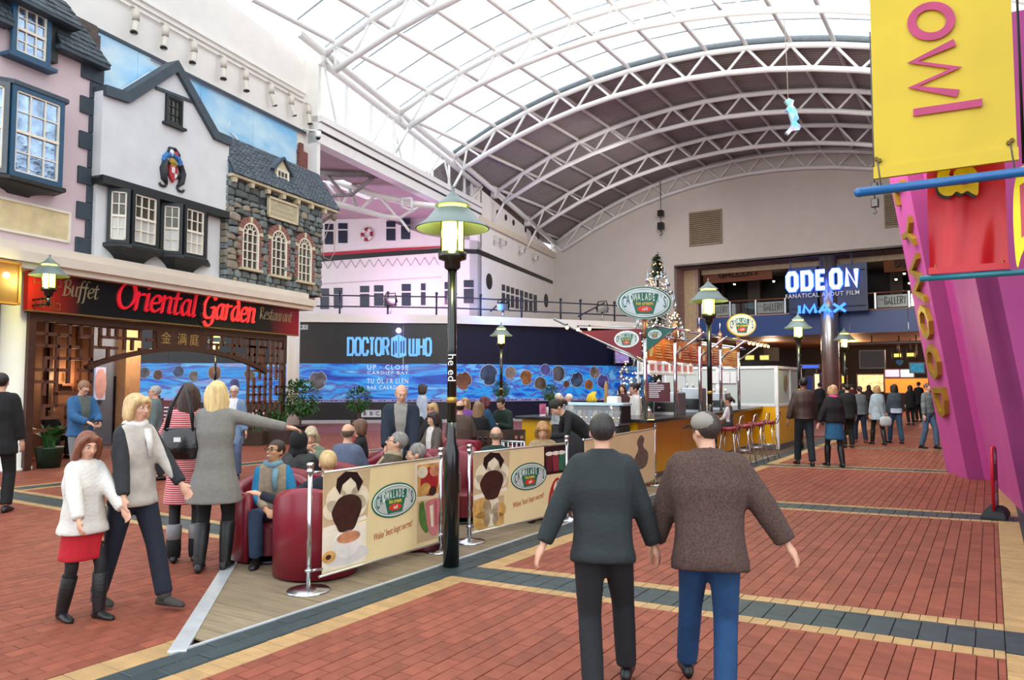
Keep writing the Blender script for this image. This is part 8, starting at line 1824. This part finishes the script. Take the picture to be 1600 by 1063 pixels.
person('bald standing man in a dark blue jacket and grey shirt looking down', stand(627, 9.0), 6, 1.655, 'm', fab('ink blue jacket', '#152030'), 'jacket', 'trousers', chr_, hair='bald', hairc='#a89a90', hd=(10, 14), bulk=.045, hem=-.08, zones=[('shirt', fab('grey shirt', '#8a8680'), None, 'front')], LH=(.16, -.3, .82), RH=(-.16, -.32, .84), det=1, build_=1.1)
sitter('dark haired smiling woman in a fawn jacket with white lining', 678, 643, 11.6, -48, sex='f', top=fab('fawn jacket', '#5a5048'), topc='jacket', hair='bob', hairc='#2c1c18', smile=True, zones=[('lining', fab('white lining', '#d4d0cc'), None, 'front')], chair=.78, chair_label='maroon tub chair of the dark haired smiling woman')
sitter('curly blonde woman with glasses and dark top behind the smiling dark haired woman', 677, 629, 13.0, -30, sex='f', top=fab('dark top', '#1c1a1e'), topc='sweater', hair='bob', hairc='#c09a64', glasses=True)
person('dark haired person in a pale top standing behind the bald man', stand(660, 15.5), 120, 1.66, 'f', fab('pale blue top', '#a8b4c4'), 'top', 'trousers', blk, hair='bob', hairc='#2a1c18', face=False, det=3)
sitter('balding man in a brown jacket seen from behind, right of the nearest lamp post', 719, 625, 12.2, 172, H=1.72, top=fab('mid brown jacket', '#57463c'), topc='jacket', hair='bald', hairc='#2e241e', face=False, bulk=.03, chair=.82, chair_label='high maroon chair of the man in the brown jacket')
sitter('woman with very long light brown hair, back turned, by the square table', 747, 627, 12.9, 165, sex='f', top=fab('black cardigan', '#16161a'), topc='cardigan', hair='long', hairc='#8a6a4a', face=False)
sitter('woman in purple peering past the man in the brown jacket', 727, 621, 14.6, 5, sex='f', top=fab('purple top', '#7a4a9a'), topc='top', hair='long', hairc='#a88258')
sitter('person with dark red hair in a teal blue jacket by the square table', 757, 619, 13.8, 120, sex='f', top=fab('teal blue jacket', '#14405c'), topc='jacket', hair='bob', hairc='#5a1a20', face=False, bulk=.03)
sitter('dark haired bearded man in a dark green jacket eating at the square table', 790, 620, 14.3, -35, H=1.74, top=fab('dark green jacket', '#16281f'), topc='jacket', hair='short', hairc='#1a1412', hd=(0, 24), lean=10, bulk=.025, LH=(.05, -.34, .9), RH=(-.08, -.34, .9))
sitter('balding grey man in a bottle green sweater seen from behind over the second banner', 775, 666, 9.4, 178, H=1.68, top=fab('deep green sweater', '#14322c'), topc='sweater', hair='bald', hairc='#8a7c6e', face=False, chair=.66, chair_label='maroon tub chair of the man in the green sweater')
sitter('fair woman with a fringe and beige coat looking down over the second banner', 848, 657, 9.5, -4, sex='f', top=fab('beige coat', '#a08a68'), topc='coat', hair='bob', hairc='#a87a4c', hd=(0, 20), bulk=.02, chair=.66, chair_label='maroon tub chair of the woman with the fringe')
tw_, kw_ = person('waitress in black with a dark cap bending over to the left', stand(925, 10.7), -78, 1.68, 'f', fab('waitress black', '#141619'), 'tunic', 'trousers', blk, hair='pony', hairc='#3a2a20', lean=52, hd=(0, 38), LH=(.1, -.66, .92), RH=(-.1, -.62, .90), det=1)
B().ell(kw_['hp'](0, .012, .155), (.09*kw_['s'], .105*kw_['s'], .082*kw_['s']), None, 16, 10).build('cap', fab('cap olive', '#2c2e26'), tw_)
sitter('white haired man in dark green at the far side near the hoarding', 873, 614, 17.2, 80, top=fab('dark moss', '#1e2a24'), topc='jacket', hair='short', hairc='#c8c2ba', det=3)
sitter('white haired person in a grey cardigan facing him by the hoarding', 889, 615, 17.4, -70, top=fab('grey cardigan b', '#8a8680'), topc='cardigan', hair='short', hairc='#d0c8ba', det=3)
# spare chairs
for px, py, D, yw_, lb_ in ((512, 690, 10.2, 2.6, 'empty maroon tub chair beyond the woman with the pale scarf'), (722, 700, 9.2, .5, 'empty maroon tub chair right of the nearest lamp post'), (703, 690, 10.0, -1.0, 'maroon tub chair left of the nearest lamp, behind the first banner'), (640, 690, 10.5, .8, 'maroon tub chair behind the standing bald man'), (830, 690, 10.4, 2.9, 'maroon tub chair low behind the second banner')):
    P = stand(px, D); tub(P, yw_, lb_, h=.72, h2=.82)
# -------- kiosk and far walkers
person('kiosk server in a white shirt behind the ice cream display', stand(993, 14.1), -80, 1.68, 'f', fab('white uniform', '#d8d4d2'), 'shirt', 'trousers', blk, hair='bun', hairc='#241814', hd=(0, 10), det=2)
person('woman in a dark maroon top standing beyond the kiosk server', stand(973, 17.5), -30, 1.66, 'f', fab('dark maroon', '#3a1a22'), 'top', 'trousers', blk, hair='long', hairc='#2c1814', det=3)
Pc = MV @ Vector((-4.28, 14.5, 0))
person('child in a grey tartan waistcoat and white shirt on the first bar stool, back turned', (Pc.x, Pc.y), -118, 1.22, 'f', fab('white blouse', '#d4d4d8'), 'blouse', 'trousers', chr_, hair='pony', hairc='#2a1a16', face=False, sit=.84, zones=[('tartan_waistcoat', mat('grey tartan', '#4a4a50', .85, var=.6, scale=22), None, 'vest')], LF=(.08, -.3, .45), RF=(-.08, -.3, .45), det=2)
W = [('man in a brown leather jacket and dark jeans walking away past the kiosk', 1258, 727, 172, 1.79, 'm', mat('brown leather jacket', '#3a2a24', .5, var=.15), 'jacket', 'trousers', fab('dark teal jean', '#16242c'), 'short', '#1a1210', dict(skin=skind, bulk=.035, hem=-.02, stride=.35, scarf=None, LH=(.34, .0, .82))),
 ('woman in a black coat, pink scarf and blue skirt walking away', 1305, 729, 178, 1.64, 'f', fab('black wool', '#121216'), 'coat', 'skirt', fab('petrol blue skirt', '#1f5a80'), 'bob', '#c09a70', dict(bulk=.04, hem=.0, boots=True, shoes=bootm, scarf=fab('hot pink scarf', '#e0409a'), stride=.3, LH=(.34, -.0, .78))),
 ('woman in a grey sweater and jeans walking away, left of the woman in pale blue', 1345, 692, 175, 1.60, 'f', fab('mid grey sweater', '#5a6066'), 'sweater', 'trousers', fab('navy jean', '#16203a'), 'pony', '#2c1e1a', dict(bulk=.02, hem=-.08, boots=True, shoes=mat('boot brown', '#5a3a28', .6), stride=.3)),
 ('woman in a pale blue tunic with a white bag walking away', 1373, 695, 180, 1.62, 'f', fab('pale blue tunic', '#9fb0bc'), 'tunic', 'leggings', blk, 'bob', '#b08a5c', dict(bulk=.02, hem=-.2, flare=.12, boots=True, shoes=bootm, stride=.35)),
 ('woman with long dark hair and a pale cloth at her waist walking away', 1400, 693, 176, 1.66, 'f', fab('slate jacket', '#39454c'), 'jacket', 'trousers', fab('blue jean', '#2c4a66'), 'long', '#221816', dict(bulk=.03, hem=-.05, stride=.35, zones=[('pale_hem', fab('pale hem', '#b4bed0'), None, 'hem')])),
 ('man in a striped sweater and jeans beside the purple wall', 1452, 701, 25, 1.68, 'm', mat('striped jersey', '#6a7274', .85, var=.55, scale=20, stretch=(.1, .1, 1)), 'sweater', 'trousers', fab('faded jean', '#4a607c'), 'short', '#6a4a38', dict(bulk=.02, stride=.3)),
 ('dark clothed person half hidden behind the woman with the pink scarf', 1326, 700, 178, 1.66, 'm', blk, 'coat', 'trousers', blk, 'short', '#1a1412', dict(hem=-.15, bulk=.03)),
 ('person in black walking further off, left of the crowd at the counter', 1424, 664, 178, 1.62, 'f', blk, 'coat', 'trousers', blk, 'long', '#18120f', dict(hem=-.2, bulk=.03)),
 ('tall person in a black coat in the distant crowd by the counter', 1437, 659, 182, 1.76, 'm', fab('black far', '#16161a'), 'coat', 'trousers', blk, 'short', '#18120f', dict(hem=-.2, bulk=.03)),
 ('distant person in dark red near the steel column', 1333, 664, 175, 1.68, 'm', fab('dark red far', '#5a1c24'), 'jacket', 'trousers', blk, 'short', '#201612', dict()),
 ('distant person in a dark green coat left of the grey sweater woman', 1320, 668, 170, 1.70, 'm', fab('dark green far', '#1c2a26'), 'coat', 'trousers', blk, 'short', '#1a1412', dict(hem=-.2)),
 ('distant dark haired woman facing the counter in the middle of the foyer', 1359, 655, 180, 1.62, 'f', fab('brown far', '#3a2a26'), 'coat', 'trousers', blk, 'long', '#1a1210', dict(hem=-.2)),
 ('distant person in a black jacket left of the steel column', 1282, 664, 178, 1.72, 'm', fab('ink far', '#14161c'), 'jacket', 'trousers', blk, 'short', '#18120f', dict())]
for lb_, px, py, yw_, H_, sx_, tm, tn, lg_, lm, hr, hcl, kw in W:
    ff = abs(yw_) < 90; person(lb_, gp(px, py), yw_, H_, sx_, tm, tn, lg_, lm, hair=hr, hairc=hcl, face=ff, det=2 if py > 690 else 3, **kw)
Pb_ = at(1384, 658, 20.35); wb = thing('shoulder_bag', 'white shoulder bag of the woman in the pale blue tunic', 'bag', tuple(Pb_), rot=0); B().rings([[(.17*k*math.cos(q), .07*k*math.sin(q), z_) for q in [2*math.pi*i/14 for i in range(14)]] for z_, k in ((-.15, .7), (-.08, 1), (.06, .95), (.12, .6))]).build('bag_body', fab('white bag', '#b8bcc0'), wb); B().tube([(-.1, 0, .1), (-.18, .05, .45), (-.28, .1, .55)], .012, 5).build('strap', fab('white bag', '#b8bcc0'), wb)
finish_jobs()
